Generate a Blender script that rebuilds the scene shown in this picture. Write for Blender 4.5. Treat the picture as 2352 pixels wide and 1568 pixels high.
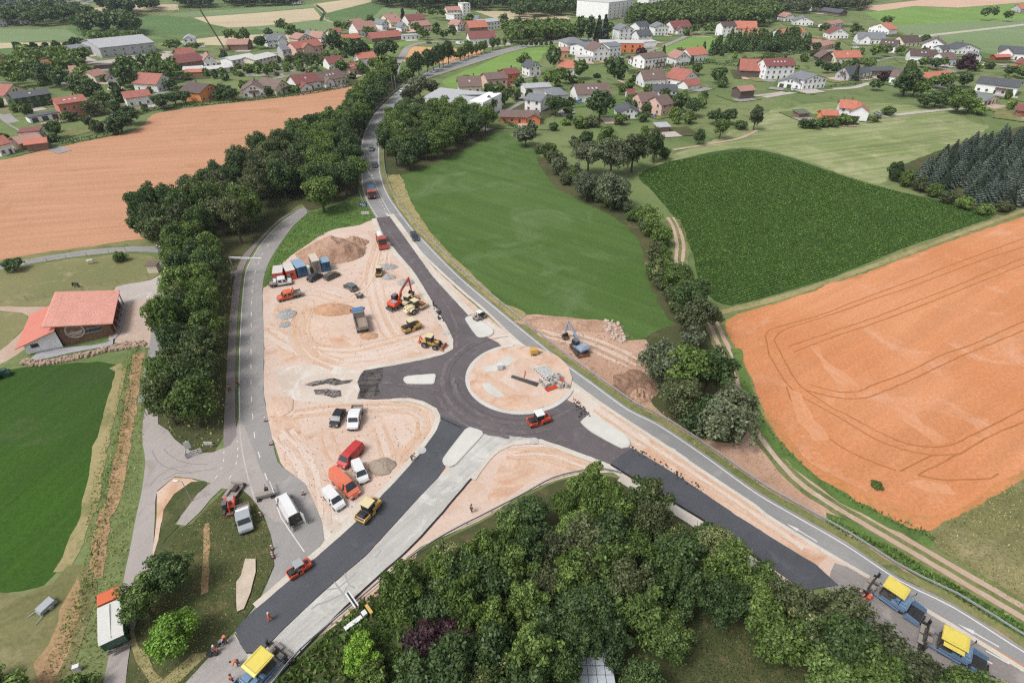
import bpy,bmesh,math,random
import numpy as np
from mathutils import Vector,Matrix,noise
from mathutils.geometry import tessellate_polygon

# ---------------------------------------------------------------- camera, sky, sun
for o in list(bpy.data.objects):
    bpy.data.objects.remove(o)
scene = bpy.context.scene
COL = scene.collection
F,H0,TH = 1302.0,70.6,math.radians(35.654)
cam_d = bpy.data.cameras.new('camera')
cam = bpy.data.objects.new('camera',cam_d)
COL.objects.link(cam)
cam_d.sensor_width = 36.0
cam_d.lens = 36.0*F/2352.0
cam_d.clip_start = 0.5
cam_d.clip_end = 9000
cam.location = (0,0,H0)
cam.rotation_euler = (math.pi/2-TH,0,0)
scene.camera = cam

SUN_EL,SUN_AZ = math.radians(57),math.radians(238)   # azimuth clockwise from +Y
w = bpy.data.worlds.new('World')
scene.world = w
w.use_nodes = True
nt = w.node_tree
nt.nodes.clear()
sky = nt.nodes.new('ShaderNodeTexSky')
sky.sky_type = 'NISHITA'
sky.sun_disc = False
sky.sun_elevation = SUN_EL
sky.sun_rotation = SUN_AZ
sky.dust_density = 4.0
hs = nt.nodes.new('ShaderNodeHueSaturation')
hs.inputs['Saturation'].default_value = 0.22
bg = nt.nodes.new('ShaderNodeBackground')
bg.inputs['Strength'].default_value = 0.135
wo = nt.nodes.new('ShaderNodeOutputWorld')
nt.links.new(sky.outputs[0],hs.inputs['Color'])
nt.links.new(hs.outputs[0],bg.inputs[0])
nt.links.new(bg.outputs[0],wo.inputs[0])
sd = bpy.data.lights.new('sun','SUN')
sd.energy = 1.8
sd.angle = math.radians(16)
sd.color = (1.0,0.965,0.92)
sun = bpy.data.objects.new('sun',sd)
COL.objects.link(sun)
sv = Vector((math.sin(SUN_AZ)*math.cos(SUN_EL),math.cos(SUN_AZ)*math.cos(SUN_EL),math.sin(SUN_EL)))
sun.rotation_euler = sv.to_track_quat('Z','Y').to_euler()
sun.location = sv*200
vs = scene.view_settings
vs.view_transform = 'Standard'
vs.look = 'None'
vs.gamma = 1.0
vs.exposure = 0.40
vs.use_curve_mapping = False
scene.cycles.use_denoising = False
scene.cycles.filter_width = 1.25
scene.cycles.max_bounces = 5
scene.cycles.volume_bounces = 0

# ---------------------------------------------------------------- helpers
CT,ST = math.cos(TH),math.sin(TH)

def G(x,y,z=0.0):
    """a point of the photograph (2352 px wide) laid on the level plane z"""
    X,Y = (x-1176)/F,(784-y)/F
    t = (H0-z)/(ST-Y*CT)
    return Vector((X*t,(Y*ST+CT)*t,z))

TOX = (0.0,590.95,1181.9,1761.0)
TOY = (0.0,393.97,787.9,1174.0)

def T(k,*xy):
    """list of points read in enlargement k (row*4+column) as photograph points"""
    ox,oy = TOX[k % 4],TOY[k // 4]
    return [(ox+xy[i]*.25126,oy+xy[i+1]*.25126) for i in range(0,len(xy),2)]

def tag(o,label=None,cat=None,group=None,kind=None):
    if label: o['label'] = label
    if cat: o['category'] = cat
    if group: o['group'] = group
    if kind: o['kind'] = kind
    return o

def empty(name,loc=(0,0,0),rz=0.0,label=None,cat=None,group=None):
    o = bpy.data.objects.new(name,None)
    COL.objects.link(o)
    o.empty_display_size = 0.5
    o.location = loc
    o.rotation_euler = (0,0,rz)
    return tag(o,label,cat,group)

def link(name,me,parent=None):
    o = bpy.data.objects.new(name,me)
    COL.objects.link(o)
    if parent is not None: o.parent = parent
    return o

def lin(c):
    c /= 255.0
    return c/12.92 if c <= 0.04045 else ((c+0.055)/1.055) ** 2.4

GAIN = 1.55      # how much brighter than its base colour a level surface shows in this light and exposure
def S(r,g,b,k=1.0):
    """base colour of a surface that shows as r,g,b in the photograph's light"""
    return tuple(min(.88,lin(v)*k/GAIN) for v in (r,g,b))+(1.0,)

def V4(c,k=1.0):
    return (c[0]*k,c[1]*k,c[2]*k,1.0)

MATS = {}
def node(t,typ,**kw):
    n = t.nodes.new(typ)
    for k,v in kw.items():
        if hasattr(n,k): setattr(n,k,v)
        else: n.inputs[k].default_value = v
    return n

def newmat(name):
    m = bpy.data.materials.new(name)
    m.use_nodes = True
    t = m.node_tree
    t.nodes.clear()
    out = t.nodes.new('ShaderNodeOutputMaterial')
    b = t.nodes.new('ShaderNodeBsdfPrincipled')
    t.links.new(b.outputs[0],out.inputs[0])
    MATS[name] = m
    return m,t,b,out

def mix(t,fac,a,b,typ='MIX'):
    n = t.nodes.new('ShaderNodeMix')
    n.data_type = 'RGBA'
    n.blend_type = typ
    for sock,v in ((n.inputs[0],fac),(n.inputs[6],a),(n.inputs[7],b)):
        if hasattr(v,'is_linked') or hasattr(v,'links'): t.links.new(v,sock)
        else: sock.default_value = v
    return n.outputs[2]

def ramp(t,src,a,b):
    n = t.nodes.new('ShaderNodeMapRange')
    n.inputs['From Min'].default_value = a
    n.inputs['From Max'].default_value = b
    t.links.new(src,n.inputs['Value'])
    return n.outputs[0]

def nz(t,vec,scale,detail=4.0,rough=0.6,dist=0.0):
    n = node(t,'ShaderNodeTexNoise')
    n.inputs['Scale'].default_value = scale
    n.inputs['Detail'].default_value = detail
    n.inputs['Roughness'].default_value = rough
    n.inputs['Distortion'].default_value = dist
    t.links.new(vec,n.inputs['Vector'])
    return n.outputs['Fac']

def gmat(name,a,b,c=None,s1=.03,s2=.25,fine=3.0,fk=.25,streak=None,rough=.95,bump=.25,cth=(.55,.7),spec=.15):
    """ground material: a and b blend in broad patches, c comes in smaller patches, fine grain on top;
    streak = (direction in degrees, lines per metre, strength)"""
    m,t,bs,out = newmat(name)
    tc = t.nodes.new('ShaderNodeTexCoord').outputs['Object']
    col = mix(t,ramp(t,nz(t,tc,s1,5,.6,.4),.38,.62),a,b)
    if c is not None:
        col = mix(t,ramp(t,nz(t,tc,s2,6,.65,1.0),*cth),col,c)
    if streak:
        ang,fr,st = streak
        mp = node(t,'ShaderNodeMapping')
        mp.inputs['Rotation'].default_value = (0,0,-math.radians(ang))
        mp.inputs['Scale'].default_value = (fr*.05,fr,fr)
        t.links.new(tc,mp.inputs['Vector'])
        # rotate first, then stretch
        mp.vector_type = 'POINT'
        rot = node(t,'ShaderNodeVectorRotate',rotation_type='Z_AXIS')
        rot.inputs['Angle'].default_value = -math.radians(ang)
        t.links.new(tc,rot.inputs['Vector'])
        mp.inputs['Rotation'].default_value = (0,0,0)
        t.links.new(rot.outputs[0],mp.inputs['Vector'])
        sfac = ramp(t,nz(t,mp.outputs[0],1.0,3,.6,.6),.3,.7)
        lo,hi = V4((1,1,1),1-st),V4((1,1,1),1+st)
        col = mix(t,1.0,col,mix(t,sfac,lo,hi),'MULTIPLY')
    fn = nz(t,tc,fine,3,.7)
    col = mix(t,1.0,col,mix(t,ramp(t,fn,.3,.7),V4((1,1,1),1-fk),V4((1,1,1),1+fk)),'MULTIPLY')
    t.links.new(col,bs.inputs['Base Color'])
    bs.inputs['Roughness'].default_value = rough
    bs.inputs['Specular IOR Level'].default_value = spec
    if bump:
        bn = node(t,'ShaderNodeBump')
        bn.inputs['Strength'].default_value = bump
        bn.inputs['Distance'].default_value = .15
        t.links.new(fn,bn.inputs['Height'])
        t.links.new(bn.outputs[0],bs.inputs['Normal'])
    return m

def pmat(name,c,rough=.5,metal=0.0,var=.12,scale=3.0,spec=.5,dirt=None):
    """paint, plaster, metal: one colour with soft uneven wear"""
    if name in MATS: return MATS[name]
    m,t,bs,out = newmat(name)
    tc = t.nodes.new('ShaderNodeTexCoord').outputs['Object']
    n1 = nz(t,tc,scale,5,.65)
    col = mix(t,1.0,c,mix(t,ramp(t,n1,.3,.7),V4((1,1,1),1-var),V4((1,1,1),1+var*.5)),'MULTIPLY')
    if dirt is not None:
        col = mix(t,ramp(t,nz(t,tc,scale*.5,6,.7),.5,.75),col,dirt)
    t.links.new(col,bs.inputs['Base Color'])
    bs.inputs['Roughness'].default_value = rough
    bs.inputs['Metallic'].default_value = metal
    bs.inputs['Specular IOR Level'].default_value = spec
    return m

def smooth(P,step=2.0,closed=False):
    """Catmull-Rom through points on the ground"""
    P = [Vector((p[0],p[1])) for p in P]
    n = len(P)
    out = []
    for i in range(n if closed else n-1):
        g = (lambda j: P[j % n]) if closed else (lambda j: P[max(0,min(n-1,j))])
        p0,p1,p2,p3 = g(i-1),g(i),g(i+1),g(i+2)
        L = (p2-p1).length
        k = max(1,min(60,int(L/step)))
        # tame the tangents so long and short spans can meet
        m1 = (p2-p0); m2 = (p3-p1)
        m1 = m1.normalized()*min(m1.length*.5,L) if m1.length else m1
        m2 = m2.normalized()*min(m2.length*.5,L) if m2.length else m2
        for j in range(k):
            u = j/k
            a,b = u*u,u*u*u
            out.append(p1*(2*b-3*a+1)+m1*(b-2*a+u)+p2*(3*a-2*b)+m2*(b-a))
    if not closed: out.append(P[-1])
    return out

def gp(px): return [G(*p) for p in px]

def offs(P,d):
    """line shifted sideways by d (left of its run positive)"""
    out = []
    for i,p in enumerate(P):
        a,b = P[max(0,i-1)],P[min(len(P)-1,i+1)]
        v = (b-a).normalized() if (b-a).length > 1e-6 else Vector((1,0))
        out.append(Vector((p[0]-v[1]*d,p[1]+v[0]*d)))
    return out

SHEETS = []
def flat_mesh(name,pts,z,thick=0.0,bev=0.0):
    v = [(p[0],p[1],z) for p in pts]
    tri = tessellate_polygon([[Vector(p) for p in v]])
    f = []
    for a,b,c in tri:
        A,B,C = Vector(v[a]),Vector(v[b]),Vector(v[c])
        f.append((a,b,c) if (B-A).cross(C-A).z > 0 else (a,c,b))
    if thick:
        n = len(v)
        ar = sum(v[i][0]*v[(i+1) % n][1]-v[(i+1) % n][0]*v[i][1] for i in range(n))
        v += [(p[0],p[1],z-thick) for p in pts]
        for i in range(n):
            j = (i+1) % n
            f.append((i,n+i,n+j,j) if ar > 0 else (j,n+j,n+i,i))
    me = bpy.data.meshes.new(name)
    me.from_pydata(v,[],f)
    me.update()
    return me

def wob(P,amp,fr=.6):
    if not amp: return P
    return [Vector((p[0]+amp*noise.noise(Vector((p[0]*fr,p[1]*fr,3.1))),p[1]+amp*noise.noise(Vector((p[0]*fr,p[1]*fr,9.7))))) for p in P]

def sheet(name,px,z,mat,label,sm=True,amp=.5,step=2.0,thick=0.0,cat='ground',kind='structure',fr=.6):
    P = gp(px) if len(px[0]) == 2 and not isinstance(px[0],Vector) else px
    if sm: P = smooth(P,step,True)
    P = wob([Vector((p[0],p[1])) for p in P],amp,fr)
    o = link(name,flat_mesh(name,P,z,thick))
    o.data.materials.append(mat)
    tag(o,label,cat,None,kind)
    return o

def ribbon_mesh(name,L,R,z,thick=0.0):
    n = len(L)
    v = [(p[0],p[1],z) for p in L]+[(p[0],p[1],z) for p in R]
    f = [(i,n+i,n+i+1,i+1) for i in range(n-1)]
    if thick:
        v += [(a,b,z-thick) for a,b,c in v]
        m = 2*n
        for i in range(n-1):
            f.append((i,i+1,m+i+1,m+i))
            f.append((n+i+1,n+i,m+n+i,m+n+i+1))
        f += [(0,m,m+n,n),(n-1,2*n-1,m+2*n-1,m+n-1)]
    me = bpy.data.meshes.new(name)
    me.from_pydata(v,[],f)
    me.update()
    return me

def ribbon(name,px,a,b,z,mat,label,step=1.5,thick=0.0,amp=0.0,cat="path",parent=None,raw=False,kind="structure",fr=.6):
    """strip along a line from sideways offset a (left) to b (right, usually negative)"""
    P = px if raw else smooth(gp(px),step)
    L,R = wob(offs(P,a),amp,fr),wob(offs(P,b),amp,fr)
    o = link(name,ribbon_mesh(name,L,R,z,thick),parent)
    o.data.materials.append(mat)
    if parent is None: tag(o,label,cat,None,kind)
    return o

def inside(x,y,poly):
    c = False
    j = len(poly)-1
    for i in range(len(poly)):
        xi,yi,xj,yj = poly[i][0],poly[i][1],poly[j][0],poly[j][1]
        if (yi > y) != (yj > y) and x < (xj-xi)*(y-yi)/(yj-yi)+xi: c = not c
        j = i
    return c

class M:
    """collects boxes, beams, prisms and tubes into one mesh"""
    def __init__(s): s.v = []; s.f = []; s.m = []; s.sm = []
    def add(s,v,f,mi=0,sm=False):
        k = len(s.v)
        s.v += [tuple(p) for p in v]
        s.f += [tuple(i+k for i in q) for q in f]
        s.m += [mi]*len(f); s.sm += [sm]*len(f)
        return s
    def box(s,c,d,rz=0,mi=0,top=1.0,ry=0,tx=None):
        """centre of the box, its size; top = scale of the top face"""
        x,y,z = d[0]/2,d[1]/2,d[2]/2
        tx = top if tx is None else tx
        P = [Vector((a*x*(tx if e > 0 else 1),b*y*(top if e > 0 else 1),e*z)) for e in (-1,1) for a,b in ((-1,-1),(1,-1),(1,1),(-1,1))]
        R = Matrix.Rotation(rz,3,'Z') @ Matrix.Rotation(ry,3,'Y')
        P = [R @ p+Vector(c) for p in P]
        return s.add(P,[(3,2,1,0),(4,5,6,7),(0,1,5,4),(1,2,6,5),(2,3,7,6),(3,0,4,7)],mi)
    def prism(s,poly,y0,y1,mi=0,t=1.0):
        """polygon in x,z pushed from y0 to y1 (either winding)"""
        n = len(poly)
        ar = sum(poly[i][0]*poly[(i+1) % n][1]-poly[(i+1) % n][0]*poly[i][1] for i in range(n))
        if ar < 0: poly = poly[::-1]
        v = [(p[0],y0,p[1]) for p in poly]+[(p[0],y1,p[1]) for p in poly]
        f = [tuple(range(n)),tuple(range(2*n-1,n-1,-1))]
        f += [(i,n+i,n+(i+1) % n,(i+1) % n) for i in range(n)]
        return s.add(v,f,mi)
    def cyl(s,a,b,r,n=12,mi=0,r2=None,cap=True,hole=0.0):
        a,b = Vector(a),Vector(b)
        d = (b-a).normalized()
        u = d.orthogonal().normalized(); w_ = d.cross(u)
        r2 = r if r2 is None else r2
        A = [a+(u*math.cos(6.28318*i/n)+w_*math.sin(6.28318*i/n))*r for i in range(n)]
        B = [b+(u*math.cos(6.28318*i/n)+w_*math.sin(6.28318*i/n))*r2 for i in range(n)]
        s.add(A+B,[(i,(i+1) % n,n+(i+1) % n,n+i) for i in range(n)],mi,True)
        if hole:
            for P,c,fl in ((A,a,1),(B,b,0)):
                Q = [c+(p-c)*hole for p in P]
                s.add(P+Q,[((i+1) % n,i,n+i,n+(i+1) % n) if fl else (i,(i+1) % n,n+(i+1) % n,n+i) for i in range(n)],mi)
            A2 = [a+(p-a)*hole for p in A]; B2 = [b+(p-b)*hole for p in B]
            s.add(A2+B2,[((i+1) % n,i,n+i,n+(i+1) % n) for i in range(n)],mi,True)
        elif cap:
            s.add(A,[tuple(range(n-1,-1,-1))],mi); s.add(B,[tuple(range(n))],mi)
        return s
    def beam(s,a,b,w_,h,mi=0):
        a,b = Vector(a),Vector(b)
        d = (b-a).normalized()
        side = d.cross(Vector((0,0,1)))
        side = side.normalized() if side.length > 1e-4 else Vector((0,1,0))
        up = side.cross(d)
        P = [p+side*(i*w_/2)+up*(j*h/2) for p in (a,b) for i,j in ((-1,-1),(1,-1),(1,1),(-1,1))]
        return s.add(P,[(3,2,1,0),(4,5,6,7),(0,1,5,4),(1,2,6,5),(2,3,7,6),(3,0,4,7)][::1],mi)
    def quad(s,a,b,c,d,mi=0): return s.add([a,b,c,d],[(0,1,2,3)],mi)
    def mesh(s,name,mats,bevel=0.0):
        me = bpy.data.meshes.new(name)
        me.from_pydata(s.v,[],s.f)
        for m in mats: me.materials.append(m)
        me.polygons.foreach_set('material_index',s.m)
        me.polygons.foreach_set('use_smooth',s.sm)
        me.update()
        return me
    def obj(s,name,mats,parent=None,bevel=0.0):
        o = link(name,s.mesh(name,mats if isinstance(mats,(list,tuple)) else [mats]),parent)
        if bevel:
            b = o.modifiers.new('edge','BEVEL'); b.width = bevel; b.segments = 2; b.limit_method = 'ANGLE'
        return o
# ---------------------------------------------------------------- ground materials
sand = gmat('sand',S(229,208,194),S(225,198,181),S(216,184,162),.06,.09,2.2,.09,(20,.5,.05),cth=(.52,.66))
sand2 = gmat('sand_pink',S(225,194,172),S(230,206,188),S(212,168,138),.07,.12,2.2,.1,(-35,.5,.06),cth=(.5,.66))
soil = gmat('soil',S(206,172,150),S(188,150,126),S(150,122,98),.05,.16,1.8,.16,(-35,.5,.08),cth=(.56,.75))
margin = gmat('gravel_margin',S(226,219,208),S(215,204,190),S(196,186,170),.15,.5,4.0,.08,cth=(.6,.75))
concrete = gmat('concrete',S(222,220,214),S(212,209,202),S(198,196,190),.2,.8,6.0,.05,bump=.08,cth=(.58,.8))
asph_ring = gmat('asphalt_fresh',S(112,104,107),S(101,94,97),S(126,118,119),.12,.4,7.0,.2,(-30,.8,.07),rough=.75,cth=(.55,.75),spec=.4)
asph_new = gmat('asphalt_new',S(90,93,99),S(80,83,89),S(104,107,113),.12,.3,7.0,.2,(55,.8,.06),rough=.7,cth=(.58,.78),spec=.4)
asph_cut = gmat('asphalt_crumbled',S(86,80,80),S(112,106,104),S(60,57,58),.4,1.0,4.0,.3,(4,2.2,.35),cth=(.5,.6))
asph_old = gmat('asphalt_old',S(163,162,161),S(150,150,150),S(170,168,165),.05,.12,5.0,.07,(-32,.6,.04),rough=.85)
asph_side = gmat('asphalt_side',S(171,167,164),S(160,157,155),S(186,180,174),.05,.15,5.0,.06,(80,.6,.04))
asph_path = gmat('asphalt_path',S(150,140,139),S(160,150,147),S(136,126,124),.08,.2,5.0,.07)
junction = gmat('asphalt_junction',S(187,178,173),S(178,169,165),S(168,158,154),.06,.18,5.0,.06,(60,.5,.04))
milled = gmat('milled_lane',S(207,205,200),S(192,190,185),S(222,219,214),.07,.2,4.0,.08,(50,1.6,.1),cth=(.5,.66))
paint = gmat('road_paint',S(236,235,231),S(224,223,219),None,.5,1,8,.04,bump=0)
paint_o = gmat('orange_paint',S(226,150,96),S(216,150,105),None,.5,1,8,.04,bump=0)
wheat_l = gmat('ripe_wheat',S(208,157,126),S(202,152,118),S(188,142,104),.018,.06,1.6,.16,(12,.35,.1),cth=(.56,.72),bump=.4)
wheat_r = gmat('orange_wheat',S(224,156,112),S(216,144,97),S(229,170,134),.03,.07,1.8,.17,(33,.35,.08),cth=(.55,.7),bump=.4)
wheat_e = gmat('wheat_edge',S(206,140,90),S(216,148,100),S(172,144,92),.1,.3,1.8,.16,(33,.3,.06),cth=(.55,.68),bump=.4)
wheat_far = gmat('pale_wheat',S(214,198,165),S(204,188,158),S(196,182,148),.01,.03,.8,.06,(10,.12,.06))
wheat_o = gmat('orange_patch',S(226,178,132),S(216,164,116),None,.03,.1,1.4,.08,(20,.3,.05))
crop = gmat('green_crop',S(82,110,52),S(94,120,64),S(110,132,86),.016,.05,1.8,.2,(-38,.35,.13),cth=(.52,.7),bump=.4)
crop_l = gmat('vivid_crop',S(64,88,42),S(64,100,32),S(84,102,60),.016,.05,1.8,.2,(75,.4,.13),cth=(.58,.7),bump=.4)
corn_soil = gmat('corn_soil',S(72,98,48),S(62,88,42),S(84,108,54),.06,.2,2.2,.2,(25,1.2,.1))
meadow = gmat('mown_meadow',S(156,164,116),S(136,150,96),S(178,176,136),.02,.06,1.6,.14,(18,.4,.24),cth=(.5,.7))
lawn = gmat('lawn',S(112,130,80),S(128,142,92),S(96,114,70),.03,.12,1.8,.14,cth=(.52,.7))
verge = gmat('verge_grass',S(124,132,84),S(150,146,100),S(98,114,66),.06,.2,2.0,.2,cth=(.5,.66))
dry = gmat('dry_grass',S(178,166,122),S(164,152,108),S(134,136,88),.08,.25,2.0,.18,cth=(.5,.66))
paddock = gmat('paddock_grass',S(146,142,100),S(132,134,90),S(166,156,118),.05,.14,1.8,.14,cth=(.54,.7))
grn = gmat('bright_grass',S(92,124,62),S(112,136,74),S(84,106,58),.08,.2,2.2,.18,cth=(.52,.7))
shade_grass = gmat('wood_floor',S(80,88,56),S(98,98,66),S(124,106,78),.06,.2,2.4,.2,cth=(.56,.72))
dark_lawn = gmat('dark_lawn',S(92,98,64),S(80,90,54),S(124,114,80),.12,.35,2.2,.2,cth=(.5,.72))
orange_soil = gmat('orange_soil',S(196,158,126),S(176,148,110),S(170,156,112),.15,.5,2.6,.25,(72,.8,.1))
track_dirt = gmat('track_dirt',S(206,182,164),S(196,168,148),S(214,196,180),.1,.3,3.0,.08)
olive = gmat('olive_meadow',S(142,138,98),S(124,124,82),S(164,154,116),.04,.12,1.8,.16,(30,.5,.12),cth=(.5,.68))
far_green = gmat('far_green',S(134,154,110),S(124,146,100),S(146,162,122),.006,.02,.6,.06)
far_green2 = gmat('far_green_dark',S(104,132,82),S(98,126,76),S(112,138,90),.008,.02,.6,.07,(8,.08,.05))
bright_green = gmat('bright_green_field',S(134,166,88),S(124,156,80),S(146,174,104),.02,.06,1.2,.07)
paving = gmat('pale_paving',S(205,196,190),S(195,184,178),S(214,206,198),.1,.3,4,.05)
dirt_yard = gmat('dirt_yard',S(212,190,176),S(200,176,160),S(222,204,190),.12,.3,3,.07)
light_track = gmat('light_track',S(206,200,188),S(194,188,174),None,.1,.3,3,.06)

Z = iter([round(.0006*i,5) for i in range(6,900)])
def nx(): return next(Z)

# ---------------------------------------------------------------- land far and near
land = link('ground',flat_mesh('ground',[(-2600,-250),(2600,-250),(2600,4200),(-2600,4200)],0.0))
land.data.materials.append(gmat('country',S(116,134,82),S(136,146,98),S(92,112,66),.012,.06,1.2,.16,cth=(.5,.68)))
tag(land,'grassy land under the whole village, fields and building site','ground',None,'structure')

def hills():
    v,f = [],[]
    nxs,nys = 60,14
    for j in range(nys):
        for i in range(nxs):
            x = -2600+5200*i/(nxs-1); y = 1900+2300*j/(nys-1)
            v.append((x,y,-3+(j/(nys-1)) ** 1.3*60*(1+.6*noise.noise(Vector((x*.0012,y*.0012,0))))))
    for j in range(nys-1):
        for i in range(nxs-1):
            a = j*nxs+i
            f.append((a,a+1,a+nxs+1,a+nxs))
    me = bpy.data.meshes.new('hills'); me.from_pydata(v,[],f)
    me.materials.append(gmat('hill_country',S(84,100,84),S(120,134,100),S(150,146,116),.003,.006,.1,.1,cth=(.55,.62)))
    tag(link('hills',me),'low wooded hills beyond the far fields','hills',None,'structure')
hills()

far = dict(sm=False,amp=0)
sheet('field',[(-400,98),(190,99),(330,92),(480,82),(600,66),(600,82),(430,93),(300,105),(180,118),(60,122),(-400,128)],nx(),far_green2,'long dark green field strip in front of the pale stubble on the far left',**far)
sheet('field',[(0,66),(-400,60),(-400,92),(0,100),(110,93),(205,88),(190,78),(140,68)],nx(),far_green,'pale green far field in front of the dark round wood',**far)
sheet('field',[(231,48),(314,37),(382,36),(427,41),(477,54),(528,65),(477,75),(377,83),(322,84),(180,84),(150,66)],nx(),far_green2,'dark green far field around the dark round wood',**far)
sheet('field',[(-300,102),(100,98),(160,99),(150,102),(0,112),(-300,118)],nx(),wheat_far,'narrow pale stubble field on the far left',**far)
sheet('field',[(425,93),(500,84),(590,80),(666,80),(668,98),(560,105),(470,104),(380,100)],nx(),wheat_far,'pale wheat field behind the dark slanting crane',**far)
sheet('field',[(445,41),(591,30),(720,19),(742,45),(591,61),(525,64),(480,55)],nx(),wheat_far,'large pale wheat field left of the curving field track',**far)
sheet('field',[(721,10),(850,-8),(853,5),(752,30)],nx(),wheat_far,'pale wheat wedge right of the curving field track',**far)
sheet('field',[(752,31),(855,5),(880,15),(850,48),(805,55),(757,48)],nx(),far_green2,'dark green field below the far wood',**far)
sheet('field',[(850,49),(881,17),(958,24),(955,37),(870,54)],nx(),far_green,'pale green field at the foot of the far wood',**far)
sheet('field',[(591,62),(742,47),(805,56),(767,73),(690,78),(591,68)],nx(),far_green,'mid green field below the large pale wheat field',**far)
sheet('field',[(382,33),(450,27),(720,10),(721,17),(591,28),(450,39)],nx(),far_green,'thin green strip above the large pale wheat field',**far)
sheet('field',[(1090,26),(1182,26),(1320,38),(1290,51),(1182,51),(1150,47)],nx(),wheat_far,'pale wheat field below the large white factory',**far)
sheet('field',[(183,23),(257,14),(262,36),(222,46)],nx(),wheat_far,'small pale field beside the tall poplar clump',**far)
sheet('field',[(294,13),(407,10),(412,23),(310,31)],nx(),wheat_far,'small pale field between two dark tree clumps',**far)
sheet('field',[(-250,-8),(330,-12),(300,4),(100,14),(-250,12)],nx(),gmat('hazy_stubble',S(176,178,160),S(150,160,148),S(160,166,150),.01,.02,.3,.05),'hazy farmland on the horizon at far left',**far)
sheet('field',[(400,128),(480,132),(505,140),(420,150),(270,150),(265,143)],nx(),wheat_far,'yellow lot in front of the long grey hall',**far)
sheet('field',[(1965,18),(2170,-6),(2420,-14),(2352,6),(2200,18),(2100,14),(2020,26)],nx(),gmat('pink_field',S(226,192,168),S(216,182,158),None,.01,.03,.6,.06),'pale pink ripe field at the top right',**far)
sheet('field',[(1985,30),(2100,15),(2200,19),(2352,7),(2600,-10),(2600,34),(2352,44),(2040,60)],nx(),bright_green,'bright green field in the upper right',**far)
sheet('field',[(2040,60),(2352,44),(2600,34),(2600,110),(2352,126),(2140,118),(2090,84)],nx(),far_green,'pale green slope crossed by a light track in the upper right',**far)
sheet('path',[(2092,84),(2240,68),(2352,55),(2352,59),(2240,72),(2100,88)],nx(),light_track,'light farm track across the upper right fields',**far,cat='path')
sheet('field',[(1483,125),(1591,85),(1677,87),(1662,110),(1600,122),(1535,131)],nx(),bright_green,'bright green meadow beside the village street at top centre',**far)
sheet('field',[(1040,204),(1018,186),(1100,151),(1182,117),(1290,102),(1250,122),(1240,138),(1182,168),(1130,192),(1060,206)],nx(),bright_green,'bright green field along the upper bend of the main road',amp=.6)
sheet('field',[(930,113),(953,107),(1056,113),(1111,115),(1095,131),(1028,146),(968,147),(924,141)],nx(),wheat_o,'small orange grain field behind the avenue trees',**far)
sheet('field',[(837,99),(978,93),(900,113),(845,116)],nx(),bright_green,'narrow green strip behind the long red sheds',**far)
sheet('field',[(914,142),(935,142),(950,172),(912,178)],nx(),grn,'green verge between lane and avenue trees',**far)
sheet('field',[(1608,190),(1700,172),(1752,178),(1790,214),(1700,222),(1640,230)],nx(),lawn,'green meadow around the dark wooden barn',amp=1)
sheet('field',[(1454,168),(1600,150),(1704,158),(1690,168),(1500,182),(1450,192)],nx(),lawn,'mown lawn behind the long clipped hedge',amp=1)

# big fields
sheet('wheat_field',[(-500,400),(0,368),(100,345),(230,318),(300,303),(332,286),(360,261),(480,243),(640,225),(830,197),(800,260),(730,330),(620,380),(500,440),(400,520),(388,548),(330,549),(250,560),(100,580),(0,597),(-500,650)],nx(),wheat_l,'large ripe wheat field left of the tree belt',amp=.8)
sheet('wheat_field_corner',[(740,300),(775,258),(825,240),(800,300),(760,325)],nx(),gmat('thin_wheat',S(206,184,132),S(214,188,140),None,.05,.2,1.5,.1),'thin yellowed corner of the left wheat field',amp=.6)
sheet('meadow',[(1465,402),(1560,350),(1640,322),(1740,268),(1860,222),(1990,214),(2100,232),(2180,256),(2270,290),(2150,350),(2040,412),(2000,420),(1735,340),(1540,372)],nx(),meadow,'broad mown meadow between the village and the corn',amp=1)
sheet('meadow',[(1790,214),(1990,200),(2100,212),(2260,262),(2260,288),(2150,250),(1990,235),(1860,238),(1800,250)],nx(),lawn,'green meadow beside the solitary white house with orange roof',amp=1)
sheet('crop_field',[(920,402),(1030,360),(1128,306),(1165,308),(1235,350),(1262,412),(1330,458),(1440,502),(1482,530),(1490,620),(1515,690),(1550,745),(1500,778),(1440,783),(1424,748),(1380,738),(1300,728),(1212,722),(1150,690),(1080,625),(1000,545),(945,465)],nx(),crop,'smooth green crop field beside the main road',amp=.5)
cornpx = [(1468,402),(1540,371),(1735,344),(2000,424),(2275,497),(2100,560),(1900,640),(1682,702),(1640,690),(1604,640),(1590,580),(1548,500),(1500,440)]
sheet('corn_ground',cornpx,nx(),corn_soil,'dark earth under the rows of young corn',amp=.3)
sheet('farm_strip',[(1640,705),(1682,704),(1900,644),(2110,560),(2290,498),(2600,400),(2600,450),(2352,500),(2200,548),(2000,625),(1800,694),(1668,728),(1640,740)],nx(),verge,'grassy farm track strip between the corn and the orange wheat',amp=.4,cat='path')
for o_ in (0,1):
    ribbon('wheel_track',[(1650,716+5*o_),(1800,679+5*o_),(2000,610+5*o_),(2200,536+4*o_),(2352,482+4*o_),(2500,430+4*o_)],.35,-.35,nx(),dry,('upper','lower')[o_]+' pale wheel rut between the corn and the orange wheat',amp=.3)
wpx = [(1670,735),(1800,692),(2000,622),(2200,547),(2352,497),(2600,405),(2700,900),(2352,1098),(2250,1158),(2140,1214),(2060,1208),(1960,1152),(1850,1080),(1770,990),(1722,900),(1690,800)]
sheet('wheat_field_edge',wpx,nx(),wheat_e,'rough outer margin of the orange wheat field',amp=.6)
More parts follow.
